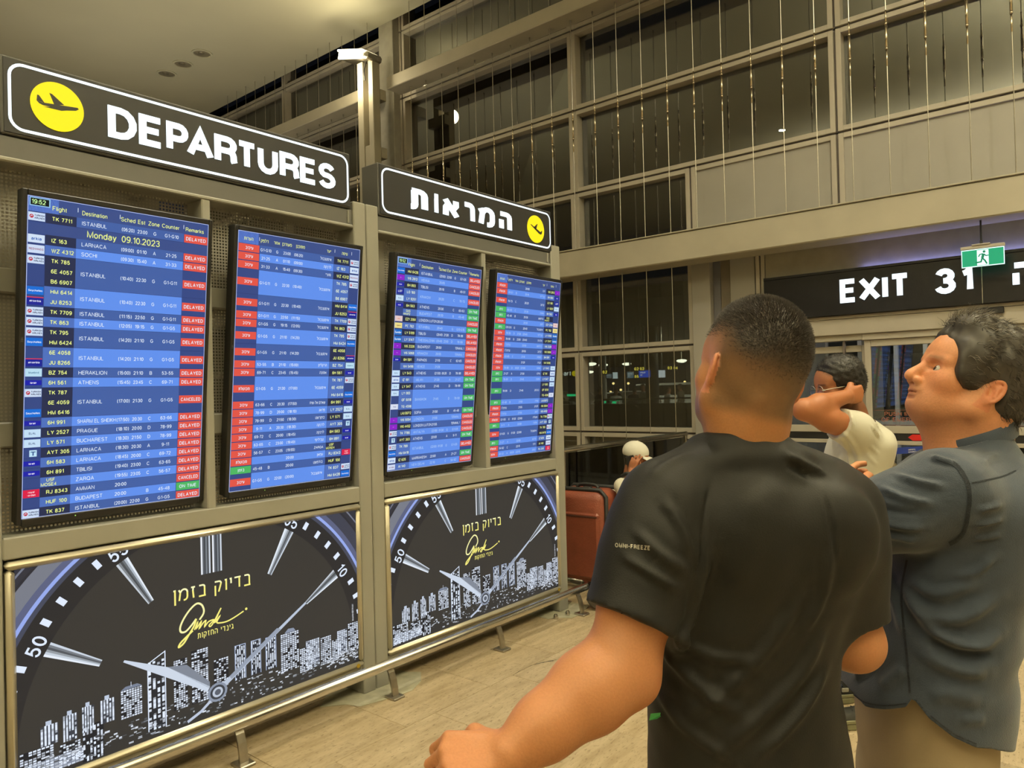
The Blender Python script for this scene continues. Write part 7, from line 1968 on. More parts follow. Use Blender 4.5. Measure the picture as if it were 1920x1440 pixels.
# ---------------------------------------------------------------- seated person in a white cap, phone at the ear
def person_cap():
    dm = 6.1
    def T(px, py, d=dm): return W(px, py, d)
    tf = nrm(cR * 0.86 - cF * 0.5); tr = np.cross(tf, cU)
    root = empty('person', (T(1182, 980)[0], T(1182, 980)[1], 0), 'seated person in a white cap and cream top, talking on a phone', 'person')
    A = frame(nrm(tf - cU * 0.22), cU); E = T(1190, 862); nb = T(1180, 896)
    Sh = Field(E - 0.2, E + 0.2, 0.005); add_head(Sh, E, A, 0.98); Sh.cone(E - A[2] * 0.03 - A[1] * 0.02, nb, 0.052, 0.055, 0.03)
    Vh, Fh = Sh.mesh(); col = np.tile(np.array(lin((150, 96, 66))), (len(Vh), 1)); Q = (Vh - E) @ A.T; col[(Q[:, 2] > 0.02) & (Q[:, 1] < 0.05)] = lin((30, 24, 20)); col[(Q[:, 1] < -0.02) & (Q[:, 2] > -0.05)] = lin((30, 24, 20))
    sN, eN = T(1168, 912, 5.75), T(1190, 955, 5.55); wN = E + A[0] * 0.115 + A[1] * 0.03 - A[2] * 0.075
    sF, eF, wF = T(1190, 912, 6.05), T(1225, 965, 6.0), T(1260, 985, 5.8)
    hip = T(1172, 985); hip[2] = 0.50
    pts = [sN, eN, wN, sF, eF, wF, hip]
    Sa = Field(np.minimum.reduce(pts) - 0.2, np.maximum.reduce(pts) + 0.2, 0.009)
    Sa.chain([sN, eN, wN], (0.05, 0.042, 0.028), 0.02); Sa.chain([sF, eF, wF], (0.05, 0.042, 0.028), 0.02)
    add_hand(Sa, wN, nrm(A[2] + A[1] * 0.15), A[0], A[1], curl=(0.25, 0.5, 0.4), sc=0.95); add_hand(Sa, wF, nrm(wF - eF), cU, nrm(np.cross(cU, wF - eF)), sc=0.95)
    Sa.loft([(nb, 0.09, 0.06), (T(1180, 925), 0.13, 0.08), (hip + cU * 0.02, 0.13, 0.09)], tr, tf, 0.03)
    Va, Fa = Sa.mesh(); ca = np.tile(np.array(lin((160, 104, 72))), (len(Va), 1))
    V, Fq, C = join_vf([(Vh, Fh, col), (Va, Fa, ca)]); mesh_obj('body', V, Fq, M_SKIN, root, C)
    # cap
    Sc = Field(E - 0.2, E + 0.24, 0.005)
    Sc.ell(E - A[1] * 0.004 + A[2] * 0.066, (0.092, 0.112, 0.092), A, 0); Sc.ell(E - A[2] * 0.055, (0.2, 0.2, 0.092), A, 0.006, 'sub')
    Sc.ell(E + A[1] * 0.125 + A[2] * 0.035, (0.080, 0.080, 0.010), (A[0], nrm(A[1] - A[2] * 0.18), nrm(A[2] + A[1] * 0.18)), 0.012); Sc.ell(E + A[2] * 0.03, (0.078, 0.10, 0.05), A, 0.003, 'sub')
    Vc, Fc = Sc.mesh(); cap = mesh_obj('cap', smooth_mesh(Vc, Fc, 1), Fc, mat('white_cotton', (0.74, 0.72, 0.62), 0.8, 0, 0.03), root)
    MB().lathe([(0.008, 0), (0.006, 0.005), (0, 0.006)], E - A[1] * 0.004 + A[2] * 0.157, ax=A[2], n=10).build('button', mat('white_cotton', (0.74, 0.72, 0.62), 0.8), cap)
    MB().obox(E + A[0] * 0.094 + A[1] * 0.015 - A[2] * 0.03, (A[0], nrm(A[1] * 0.9 + A[2] * 0.45), nrm(A[2] * 0.9 - A[1] * 0.45)), (0.005, 0.037, 0.075), bev=0.004).build('phone', M_BLACKPL, root)
    for s_ in (-1, 1): MB().tube([E + A[0] * 0.033 * s_ + A[1] * 0.116 + A[0] * 0.024 * cos(R(q)) + A[2] * 0.018 * sin(R(q)) for q in range(0, 360, 20)], 0.0022, 5, closed=True).build('glasses_rim', M_BLACKPL, root)
    MB().tube([E + A[0] * 0.058 + A[1] * 0.112, E + A[0] * 0.078 - A[1] * 0.005 + A[2] * 0.01], 0.0022, 5).build('glasses_temple', M_BLACKPL, root)
    # top with long sleeves, black bag strap, trousers on the seat
    St = Field(np.minimum.reduce(pts) - 0.25, np.maximum.reduce(pts) + 0.25, 0.010)
    St.loft([(nb + cU * 0.0, 0.07, 0.065), (nb - cU * 0.03, 0.12, 0.085), (T(1174, 915), 0.165, 0.105), (T(1170, 945), 0.160, 0.118), (hip + cU * 0.08, 0.155, 0.125), (hip - cU * 0.02, 0.16, 0.13)], tr, tf, 0)
    St.chain([sN, eN], (0.07, 0.062), 0.04); St.chain([eN, eN * 0.25 + wN * 0.75], (0.060, 0.042), 0.03); St.chain([sF, eF], (0.07, 0.062), 0.04); St.chain([eF, eF * 0.2 + wF * 0.8], (0.06, 0.042), 0.03)
    Vt, Ft = St.mesh(); Vt = smooth_mesh(Vt, Ft, 1); N = vnormals(Vt, Ft); Vt += N * (0.005 * vnoise(Vt, 26, 5))[:, None]
    mesh_obj('top', Vt, Ft, mat('cream_knit', (0.66, 0.63, 0.50), 0.85, 0, 0.04), root)
    MB().tube(crom([T(1166, 893, 5.76), T(1176, 888, 5.72), T(1186, 898, 5.68), T(1192, 930, 5.66), T(1190, 965, 5.70)], 6), 0.016, 6).build('bag_strap', M_RUBBER, root, True)
    Sp = Field(np.minimum(hip - 0.3, hip + tf * 0.5 - 0.3) * np.array([1, 1, 0]) + np.array([0, 0, 0.04]), np.maximum(hip + 0.3, hip + tf * 0.5 + 0.3) * np.array([1, 1, 0]) + np.array([0, 0, 0.72]), 0.014)
    for s_ in (-1, 1):
        h = hip + tr * 0.09 * s_; k_ = h + tf * 0.42; f_ = k_ + tf * 0.03; f_ = np.array([f_[0], f_[1], 0.1])
        Sp.chain([h, k_, f_], (0.095, 0.07, 0.05), 0.03)
        shoe('shoe', f_ + tf * 0.04, tf, root, M_RUBBER, mat('white_plastic', (0.8, 0.8, 0.78), 0.25))
    Vp, Fp = Sp.mesh(); mesh_obj('trousers', Vp, Fp, mat('grey_trouser', (0.10, 0.10, 0.11), 0.8), root)
    # the bench the person sits on
    bn = empty('bench', (hip[0], hip[1], 0), 'low grey bench under the person in the white cap', 'bench')
    ctr = np.array([hip[0], hip[1], 0.385]); MB().obox(ctr, (tr, tf, cU), (0.20, 0.20, 0.020), bev=0.01).build('seat', mat('bench_grey', (0.22, 0.21, 0.2), 0.5), bn)
    for s_ in (-1, 1):
        for q_ in (-1, 1):
            e_ = ctr + tr * 0.16 * s_ + tf * 0.16 * q_; MB().tube([(e_[0], e_[1], 0.0), (e_[0], e_[1], 0.37)], 0.016, 8).build('leg', M_STEEL, bn)
person_cap()
# ================================================================ luggage and small things behind the board
def G0(px, py, D):
    q = W(px, py, D); q[2] = 0; return q
M_RED_L = mat('russet_leather', (0.20, 0.050, 0.026), 0.42, 0, 0.14, 9, bump=0.25, bscale=90)
sc_ = G0(1103, 1085, 5.85)
su = empty('suitcase', tuple(sc_), 'large russet leather suitcase with black zips standing beside the board end', 'suitcase')
f1_ = nrm(-cF * 0.80 - cR * 0.60); s1_ = nrm(np.array([-f1_[1], f1_[0], 0])); s1_ = s1_ if s1_ @ cR > 0 else -s1_
AX = (s1_, f1_, cU)
def sbox(du, dv, z0, z1, hu, hv, name, m, bev=0.02, parent=su, smooth='auto'):
    return MB().obox(sc_ + s1_ * du + f1_ * dv + cU * (z0 + z1) / 2, AX, (hu, hv, (z1 - z0) / 2), bev=bev).build(name, m, parent, bevel=0.0)
bo = sbox(0, 0, 0.045, 0.765, 0.235, 0.155, 'shell', M_RED_L, 0.05)
bo.modifiers.new('round', 'BEVEL').width = 0.02
bo.data.polygons.foreach_set('use_smooth', [True] * len(bo.data.polygons)); bo.data.set_sharp_from_angle(angle=R(60))
# front pocket, seams and black zip bands
pk = sbox(0.0, 0.150, 0.09, 0.60, 0.20, 0.018, 'front_pocket', M_RED_L, 0.03)
sbox(0.0, 0.1725, 0.565, 0.575, 0.195, 0.0022, 'pocket_zip', mat('dark_stitch', (0.06, 0.02, 0.012), 0.6), 0.001, pk)
def band(dv, name):
    pts = []
    for (u, z) in ((-0.238, 0.10), (-0.238, 0.72), (-0.19, 0.768), (0.19, 0.768), (0.238, 0.72), (0.238, 0.10), (0.19, 0.043), (-0.19, 0.043)): pts.append(sc_ + s1_ * u + f1_ * dv + cU * z)
    MB().tube(pts, 0.017, 8, closed=True).build(name, M_RUBBER, su, True)
band(0.10, 'zip_band'); band(-0.12, 'zip_band')
MB().tube(crom([sc_ - s1_ * 0.10 + cU * 0.765 - f1_ * 0.03, sc_ - s1_ * 0.06 + cU * 0.79 - f1_ * 0.03, sc_ + s1_ * 0.06 + cU * 0.79 - f1_ * 0.03, sc_ + s1_ * 0.10 + cU * 0.765 - f1_ * 0.03], 6), 0.013, 8).build('top_handle', M_RUBBER, su, True)
MB().obox(sc_ + cU * 0.775 + f1_ * 0.06 + s1_ * 0.05, AX, (0.035, 0.022, 0.012), bev=0.006).build('handle_grip', M_BLACKPL, su)
for u in (-0.17, 0.17):
    for v in (-0.1, 0.1): MB().lathe([(0.024, -0.012), (0.026, 0.0), (0.024, 0.012)], sc_ + s1_ * u + f1_ * v + cU * 0.026, ax=s1_, n=14).build('wheel', M_RUBBER, su, 'auto')
MB().tube([sc_ - s1_ * 0.245 + f1_ * 0.03 + cU * 0.50, sc_ - s1_ * 0.26 + f1_ * 0.04 + cU * 0.47, sc_ - s1_ * 0.258 + f1_ * 0.06 + cU * 0.45], 0.004, 5).obox(sc_ - s1_ * 0.245 + f1_ * 0.165 + cU * 0.455, AX, (0.004, 0.045, 0.012)).build('paper_tag', mat('white_paper', (0.75, 0.74, 0.68), 0.7), su)
# clear plastic scrap on top
# black backpack leaning behind the suitcase
bp_ = G0(1166, 1085, 5.5)
bk = empty('backpack', tuple(bp_), 'black backpack on the floor to the right of the russet suitcase', 'backpack')
S = Field(bp_ - 0.3 + cU * 0.3, bp_ + 0.3 + cU * 0.3, 0.009)
S.ell(bp_ + cU * 0.19, (0.15, 0.11, 0.20), (cR, cF, cU), 0); S.ell(bp_ + cU * 0.14 - cF * 0.08, (0.11, 0.06, 0.11), (cR, cF, cU), 0.03); S.cone(bp_ + cU * 0.06 - cR * 0.1, bp_ + cU * 0.06 + cR * 0.1, 0.06, 0.06, 0.04)
V_, F_ = S.mesh(); V_[:, 2] = np.maximum(V_[:, 2], 0.002); V_ += vnormals(V_, F_) * (0.006 * vnoise(V_, 30, 3))[:, None]; V_[:, 2] = np.maximum(V_[:, 2], 0.002)
mesh_obj('bag', V_, F_, mat('black_nylon', (0.014, 0.014, 0.015), 0.5, 0, 0.2, 20, bump=0.2, bscale=200), bk)
MB().tube(crom([bp_ + cU * 0.36 - cR * 0.03, bp_ + cU * 0.42, bp_ + cU * 0.36 + cR * 0.03], 6), 0.009, 6).build('grab_loop', M_RUBBER, bk, True)
for u in (-0.07, 0.07): MB().tube(crom([bp_ + cU * 0.34 + cR * u - cF * 0.06, bp_ + cU * 0.26 + cR * u * 1.3 - cF * 0.15, bp_ + cU * 0.10 + cR * u * 1.5 - cF * 0.13], 6), 0.014, 6).build('strap', M_RUBBER, bk, True)
# small black holdall nearer the kick rail corner
hp = G0(1136, 1132, 5.2)
hh = empty('holdall', tuple(hp), 'small black holdall lying on the floor beside the kick rail corner', 'bag')
S = Field(hp - 0.3 + cU * 0.25, hp + 0.3 + cU * 0.25, 0.009)
S.cone(hp + cU * 0.085 - cR * 0.05, hp + cU * 0.085 + cR * 0.16, 0.082, 0.082, 0.0); S.ell(hp + cU * 0.06 + cR * 0.05, (0.17, 0.09, 0.06), (cR, cF, cU), 0.03)
V_, F_ = S.mesh(); V_[:, 2] = np.maximum(V_[:, 2], 0.002); mesh_obj('bag', V_, F_, mat('black_nylon', (0.014, 0.014, 0.015), 0.5), hh)
MB().tube(crom([hp + cU * 0.15 - cR * 0.02, hp + cU * 0.20 + cR * 0.05, hp + cU * 0.15 + cR * 0.12], 6), 0.009, 6).build('handle', M_RUBBER, hh, True)
MB().tube([hp + cU * 0.10 - cR * 0.03 - cF * 0.078, hp + cU * 0.10 + cR * 0.13 - cF * 0.078], 0.004, 5).build('zip', M_STEEL, hh)
# folded teal cloth bag by the bench
tl = G0(1166, 1000, 6.25)
S = Field(tl - 0.25 + cU * 0.4, tl + 0.25 + cU * 0.5, 0.010); S.ell(tl + cU * 0.30, (0.10, 0.08, 0.16), (cR, cF, cU), 0); S.ell(tl + cU * 0.16, (0.12, 0.09, 0.16), (cR, cF, cU), 0.05)
V_, F_ = S.mesh(); V_ += vnormals(V_, F_) * (0.010 * vnoise(V_, 34, 3))[:, None]; V_[:, 2] = np.maximum(V_[:, 2], 0.002)
tg = empty('shopping_bag', tuple(tl), 'teal cloth bag standing by the person in the white cap', 'bag'); mesh_obj('sack', V_, F_, mat('teal_cloth', (0.03, 0.16, 0.16), 0.8), tg)
MB().tube(crom([tl + cU * 0.42 - cR * 0.05, tl + cU * 0.54, tl + cU * 0.42 + cR * 0.05], 6), 0.006, 6).build('handle', mat('teal_cloth', (0.03, 0.16, 0.16), 0.8), tg)

# luggage trolley behind the man in the cream shirt
tp_ = G0(1640, 1030, 4.9)
tr_ = empty('luggage_trolley', tuple(tp_), 'steel airport luggage trolley behind the man in the cream shirt', 'trolley')
u_, v_ = nrm(cR), nrm(cF)
for q in (-0.27, 0.27):
    pth = crom([tp_ + v_ * q + u_ * 0.05 + cU * 0.12, tp_ + v_ * q + u_ * 0.06 + cU * 0.60, tp_ + v_ * q + u_ * 0.04 + cU * 0.95, tp_ + v_ * q - u_ * 0.03 + cU * 1.06, tp_ + v_ * q - u_ * 0.08 + cU * 1.02], 6)
    MB().tube(pth, 0.014, 8).build('upright', M_STEEL, tr_, True)
    MB().tube([tp_ + v_ * q * 0.9 + u_ * 0.05 + cU * 0.13, tp_ + v_ * q * 0.6 - u_ * 0.75 + cU * 0.12], 0.014, 8).build('base_rail', M_STEEL, tr_)
for z in (0.35, 0.55, 0.75): MB().tube([tp_ - v_ * 0.27 + u_ * 0.06 + cU * z, tp_ + v_ * 0.27 + u_ * 0.06 + cU * z], 0.008, 6).build('cross_tube', M_STEEL, tr_)
MB().tube([tp_ - v_ * 0.27 - u_ * 0.07 + cU * 1.02, tp_ + v_ * 0.27 - u_ * 0.07 + cU * 1.02], 0.016, 8).build('push_bar', M_RUBBER, tr_)
for k in range(4): MB().tube([tp_ - v_ * 0.22 + u_ * (0.0 - 0.2 * k) + cU * 0.13, tp_ + v_ * 0.22 + u_ * (0.0 - 0.2 * k) + cU * 0.13], 0.008, 6).build('deck_tube', M_STEEL, tr_)
for (u, v) in ((0.05, -0.26), (0.05, 0.26), (-0.7, 0.0)): MB().lathe([(0.055, -0.016), (0.06, 0.0), (0.055, 0.016)], tp_ + u_ * u + v_ * v + cU * 0.06, ax=v_, n=18).build('wheel', M_RUBBER, tr_, 'auto')
# crumpled clear bag on the trolley
cb = tp_ - u_ * 0.30 + cU * 0.14
S = Field(cb - 0.3, cb + np.array([0.3, 0.3, 0.6]), 0.012); S.ell(cb + cU * 0.20, (0.20, 0.18, 0.20), (u_, v_, cU), 0); S.ell(cb + cU * 0.34, (0.12, 0.12, 0.12), (u_, v_, cU), 0.06)
V_, F_ = S.mesh(); V_ += vnormals(V_, F_) * (0.02 * vnoise(V_, 40, 3) + 0.008 * vnoise(V_, 110, 4))[:, None]; V_[:, 2] = np.maximum(V_[:, 2], 0.142)
pb = empty('plastic_bag', tuple(cb), 'crumpled pale plastic bag resting on the luggage trolley', 'bag'); mesh_obj('film', V_, F_, mat('cloudy_film', (0.52, 0.50, 0.44), 0.25, 0, 0.1, 20, spec=0.7), pb)
MB().tube(crom([cb + cU * 0.44, cb + cU * 0.48 + u_ * 0.03, cb + cU * 0.46 + u_ * 0.06], 5), 0.012, 6).build('knot', mat('cloudy_film', (0.5, 0.5, 0.46), 0.25), pb, True)

# queue barrier with a blue belt
qb = empty('queue_barrier', tuple(G0(1688, 1000, 5.4)), 'blue belt queue barrier between the cream shirt and the navy shirt', 'barrier')
P1, P2 = G0(1638, 1000, 5.9), G0(1790, 1000, 6.2)
for q in (P1, P2):
    MB().lathe([(0.16, 0), (0.16, 0.015), (0.05, 0.03), (0.03, 0.04)], q, n=24).build('base', M_RUBBER, qb, 'auto'); MB().tube([q + cU * 0.03, q + cU * 0.99], 0.030, 12).build('post', M_STEEL, qb, True); MB().tube([q + cU * 0.93, q + cU * 1.02], 0.036, 12).build('head', M_BLACKPL, qb, True)
d_ = nrm(P2 - P1); MB().obox((P1 + P2) / 2 + cU * 0.985, (d_, nrm(np.cross(cU, d_)), cU), (np.linalg.norm(P2 - P1) / 2 - 0.03, 0.001, 0.026)).build('belt', mat('blue_webbing', (0.012, 0.035, 0.24), 0.6, 0, 0.1, 40), qb)
fb = Flat((P1 + P2) / 2 + cU * 0.97 + np.cross(d_, cU) * 0.0018, d_, cU); fb.text('AIRPORTS', -0.05, 0.012, 0.012, None, 0, 0.2); fb.text('AUTHORITY', -0.05, -0.006, 0.012, None, 0, 0.2); fb.build('belt_print', M_PRINTW, qb)

# scuff on the floor
def scuff(pts, w, name, label):
    t = MB(); C_ = crom(pts, 6)
    for i in range(len(C_) - 1):
        for j in range(3):
            rr = random.uniform(-1, 1) * w; a_ = C_[i] + np.array([0, rr]); b_ = C_[i + 1] + np.array([0, rr + random.uniform(-.004, .004)]); h_ = random.uniform(0.0015, 0.006)
            t.add([(a_[0], a_[1] - h_, 0.0006), (b_[0], b_[1] - h_, 0.0006), (b_[0], b_[1] + h_, 0.0006), (a_[0], a_[1] + h_, 0.0006)], [(0, 1, 2, 3)])
    return tag(t.build(name, mat('black_scuff', (0.07, 0.065, 0.055), 0.8)), label, 'floor mark')
q0, q1, q2 = G0(961, 1266, 1), G0(1000, 1248, 1), G0(1040, 1239, 1)
def floor_pt(px, py):
    d = W(px, py, 1.0) - CAM; t_ = -CAM[2] / d[2]; return (CAM + d * t_)[:2]
scuff([floor_pt(961, 1267), floor_pt(985, 1252), floor_pt(1015, 1243), floor_pt(1042, 1238)], 0.012, 'scuff_mark', 'dark curved scuff mark on the floor slab left of the man in black')

# ================================================================ vestibule beyond the doors
vf = tag(MB().box((-3.2, 8.31, -0.1), (3.0, 11.0, -0.002)).build('floor_vestibule', mat('vestibule_stone', (0.40, 0.35, 0.27), 0.45, 0, 0.1, 3)), 'pale stone floor of the door vestibule', 'floor', kind='structure')
tag(MB().box((-3.2, 8.43, 2.5), (3.0, 11.0, 2.6)).build('ceiling_vestibule', mat('vestibule_ceiling', (0.3, 0.29, 0.27), 0.6)), 'low ceiling of the door vestibule', 'ceiling', kind='structure')
tag(MB().box((-3.35, 8.43, 0), (-3.2, 11.0, 2.6)).build('wall_vestibule', mat('vestibule_wall', (0.20, 0.19, 0.17), 0.5)), 'side wall of the door vestibule', 'wall', kind='structure')
ow = empty('window_outer', (0, 10.9, 0), 'outer glazed screen of the door vestibule', 'window', kind='structure')
xs = [-3.2, -2.75, -2.3, -1.95, -1.5, -1.05, -0.6, -0.1, 0.5, 1.1, 1.8, 2.5]
for i, x in enumerate(xs): MB().box((x - 0.025, 10.85, 0), (x + 0.025, 10.93, 2.5)).build('mullion', M_ALU, ow)
for i in range(len(xs) - 1):
    if i in (1, 4, 6): MB().box((xs[i] + 0.03, 10.87, 0.0), (xs[i] + 0.03 + (xs[i + 1] - xs[i]) * 0.55, 10.9, 2.5)).build('infill_panel', mat('bronze_panel', (0.17, 0.145, 0.095), 0.5), ow)
    MB().box((xs[i] + 0.025, 10.905, 0.1), (xs[i + 1] - 0.025, 10.913, 2.45)).build('pane', M_GLASS_DOOR, ow)
for z in (0.05, 1.0, 2.47): MB().box((-3.2, 10.86, z - 0.03), (2.5, 10.92, z + 0.03)).build('transom', M_ALU, ow)
for i, (px, py) in enumerate(((1529, 664), (1683, 654))):
    c = W(px, py, 10.0); c[2] = 2.495
    e = empty('ceiling_lamp', tuple(c), 'small round lit lamp in the vestibule ceiling ' + ('seen beside the crew cut head' if i == 0 else 'seen beside the grey haired man'), 'ceiling light', 'lamps in the vestibule ceiling')
    MB().lathe([(0.07, 0.0), (0.07, -0.012), (0.055, -0.016)], c, n=20).build('ring', M_ALU, e); MB().lathe([(0.053, -0.012), (0.04, -0.02), (0, -0.022)], c, n=20).build('lamp', emis('cool_lamp', (0.85, 0.95, 1.0), 14.0), e)

# ================================================================ the road outside at night
tag(MB().box((-70, 8.45, -0.2), (30, 75, -0.05)).build('ground', mat('asphalt', (0.06, 0.058, 0.052), 0.6, 0, 0.2, 3)), 'dark asphalt of the drop-off road outside', 'road', kind='structure')
tag(MB().box((-60, 15, 3.6), (20, 60, 3.9)).build('canopy', mat('canopy_grey', (0.30, 0.29, 0.24), 0.7)), 'grey canopy over the drop-off road', 'canopy', kind='structure')
par = empty('parapet', tuple(G0(1190, 760, 22.5)), 'low dark railing wall along the drop-off road outside', 'railing')
a_, b_ = G0(980, 760, 23.5), G0(1420, 760, 21); d_ = nrm(b_ - a_)
MB().obox((a_ + b_) / 2 + cU * 0.53, (d_, nrm(np.cross(cU, d_)), cU), (np.linalg.norm(b_ - a_) / 2, 0.05, 0.55)).build('wall', mat('dark_parapet', (0.035, 0.035, 0.032), 0.5), par)
MB().tube([a_ + cU * 1.22, b_ + cU * 1.22], 0.03, 8).build('top_rail', M_STEEL, par)
for k in range(14):
    q = a_ + (b_ - a_) * k / 13; MB().tube([q + cU * 1.05, q + cU * 1.22], 0.02, 6).build('rail_post', M_STEEL, par)
for i, (px, w_) in enumerate(((1094, 0.4), (1224, 0.45), (1132, 0.3))):
    q = G0(px, 760, (25, 24.5, 31)[i]); c = empty('canopy_column', tuple(q), ('dark round column outside, ' + ('leftmost in the window', 'between the blue screen and the van', 'pale one beside the yellow number sign')[i]), 'column', 'columns under the canopy')
    MB().lathe([(w_ / 2, 0), (w_ / 2, 3.58)], q, n=20).build('shaft', mat('column_dark', (0.05, 0.05, 0.05), 0.4) if i < 2 else mat('column_pale', (0.45, 0.44, 0.4), 0.4), c, 'auto'); MB().lathe([(w_ / 2 + 0.06, 0), (w_ / 2 + 0.06, 0.25)], q, n=20).build('plinth', mat('column_dark', (0.05, 0.05, 0.05), 0.4), c, 'auto')
for i, (px, py, D) in enumerate(((1109, 682, 34), (1131, 684, 36), (1175, 682, 38), (1278, 676, 33), (1106, 697, 44))):
    q = W(px, py, D); e = empty('road_lamp', tuple(q), ('round white lamp hanging over the road, ' + ('leftmost through the window', 'second from the left', 'above the white screens', 'rightmost above the van', 'small and far behind the left column')[i]), 'lamp', 'lamps over the road')
    MB().lathe([(0.0, -0.10), (0.10, -0.09), (0.20, -0.05), (0.24, 0.0), (0.18, 0.04), (0, 0.06)], q, n=16).build('globe', emis('road_lamp_light', (1.0, 0.97, 0.85), 5.0), e, True); MB().tube([q + cU * 0.05, (q[0], q[1], 3.6)], 0.02, 6).build('stem', M_STEEL, e)
for i, (px, py) in enumerate(((1178, 719), (1150, 719), (1145, 735), (1164, 731), (1284, 716), (1286, 728))):
    q = W(px, py, 52 + i); tag(MB().lathe([(0.0, -0.09), (0.08, -0.05), (0.10, 0.0), (0.07, 0.07), (0, 0.09)], q, n=10).tube([q - cU * 0.05, (q[0], q[1], -0.05)], 0.03, 5, mi=1).build('street_light', [emis('amber_light', (1.0, 0.72, 0.3), 5.0), M_STEEL]), 'distant amber street light post seen low through the window ' + ('left', 'right')[i > 3] + ' part', 'street light', 'distant street lights')
def info_screen(px0, px1, py0, py1, D, col, label, txt=None, tc=(0.9, 0.95, 1.0)):
    a, b = W(px0, py1, D), W(px1, py0, D); u = nrm((b - a) * np.array([1, 1, 0])); w = np.linalg.norm((b - a)[:2]); h = b[2] - a[2]
    e = empty('outdoor_screen', tuple(a), label, 'screen', 'screens over the drop-off road'); n_ = np.cross(u, cU)
    MB().obox((a + b) / 2 - n_ * 0.05, (u, cU, n_), (w / 2 + 0.02, h / 2 + 0.02, 0.04), bev=0.01).build('case', M_BLACKPL, e)
    f = Flat(a - n_ * 0.0 + n_ * 0.001, u, cU); f.rect(0, 0, w, h, col, 0)
    if txt:
        for k, tt in enumerate(txt): f.text(tt, w * 0.12, h * (0.58 - 0.34 * k), h * 0.2, tc, 2, 0.2, 0.12, fit=w * 0.75)
    f.build('display', colattr('road_screen', emit=1.6), e); m = (a + b) / 2 - n_ * 0.05
    MB().tube([(m[0], m[1], b[2]), (m[0], m[1], 3.6)], 0.03, 6).build('hanger', M_STEEL, e)
info_screen(1198, 1219, 694, 708, 24, (0.04, 0.10, 0.75), 'blue information screen hanging outside', ('DRIVE', '02'))
info_screen(1235, 1247, 694, 708, 23, (0.75, 0.80, 0.95), 'bright white screen outside, right of the blue screen', None)
info_screen(1149, 1158, 698, 710, 26, (0.65, 0.75, 0.85), 'narrow pale screen outside, left of the others', None)
info_screen(1137, 1149, 701, 709, 27, (0.10, 0.14, 0.18), 'dark screen outside beside the narrow pale screen', ('GATE',), (0.6, 0.7, 0.8))
info_screen(1176, 1188, 697, 709, 25, (0.14, 0.20, 0.26), 'dim grey screen outside between the pale and blue screens', ('GATE', '03'), (0.7, 0.8, 0.9))
for i, (px, py) in enumerate(((1133, 698), (1192.5, 692), (1203, 691.5), (1255, 690), (1266, 690), (1193, 706))):
    a = W(px - 3.2, py + 2.6, 20 + i * 0.5); u = nrm(cR); h = 0.085; w = 0.105
    e = empty('number_sign', tuple(a), 'small glowing yellow number sign hanging outside, number ' + ('one', 'two', 'three', 'four', 'five', 'six')[i] + ' counted along the window', 'sign', 'yellow number signs over the road')
    f = Flat(a, u, cU); f.text(('02', '02', '02', '03', '04', '05')[i], 0, 0, h, None, 1, 0.22, 0.16); f.build('digits', emis('amber_digits', (1.0, 0.80, 0.12), 2.2), e)
    MB().obox(a + u * w / 2 + cU * h / 2 + cF * 0.02, (u, cU, cF), (w / 2 + 0.02, h / 2 + 0.02, 0.012)).build('plate', M_BLACKPL, e); MB().tube([a + u * w / 2 + cU * h + cF * 0.02, (a + u * w / 2 + cF * 0.02)[:2].tolist() + [3.6]], 0.012, 5).build('hanger', M_STEEL, e)
# hanging departures sign at the left edge of the window
a = W(1040, 707, 20); e = empty('hanging_sign', tuple(a), 'dark hanging sign with white letters and a yellow disc outside, next to the board end', 'sign'); u = nrm(cR)
MB().obox(a + u * 0.30 + cU * 0.085 + cF * 0.03, (u, cU, cF), (0.33, 0.11, 0.02)).build('plate', M_BLACKPL, e); f = Flat(a, u, cU); f.text('Depart', -0.02, 0.03, 0.13, None, 1, 0.16, 0.1); f.build('letters', emis('sign_white_light', (0.86, 0.97, 1.0), 1.5), e)
MB().lathe([(0.075, 0), (0.075, 0.006)], a + u * 0.54 + cU * 0.085, ax=-cF, n=20).build('disc', M_YELLOW_E, e); MB().tube([a + u * 0.3 + cU * 0.19 + cF * 0.03, (a + u * 0.3 + cF * 0.03)[:2].tolist() + [3.6]], 0.015, 5).build('hanger', M_STEEL, e)
for i, (p0, p1) in enumerate((((1063, 741), (1082, 741)), ((1133, 754), (1137, 754)), ((1148, 754.5), (1155, 754.5)), ((1143, 750), (1147, 749)), ((1156, 749.5), (1161, 749.5)))):
    tag(MB().tube([W(p0[0], p0[1], 23.2), W(p1[0], p1[1], 23.2)], 0.035, 8).tube([W((p0[0] + p1[0]) / 2, p0[1], 23.2), G0((p0[0] + p1[0]) / 2, p0[1], 23.2) - cU * 0.05], 0.012, 5, mi=1).build('green_lamp', [emis('green_led', (0.02, 0.9, 0.35), 1.6), M_STEEL]), 'green lane light outside on the railing, ' + ('by the board end', 'lower left of the group', 'lower middle of the group', 'upper middle of the group', 'upper right of the group')[i], 'lamp', 'green lane lights')

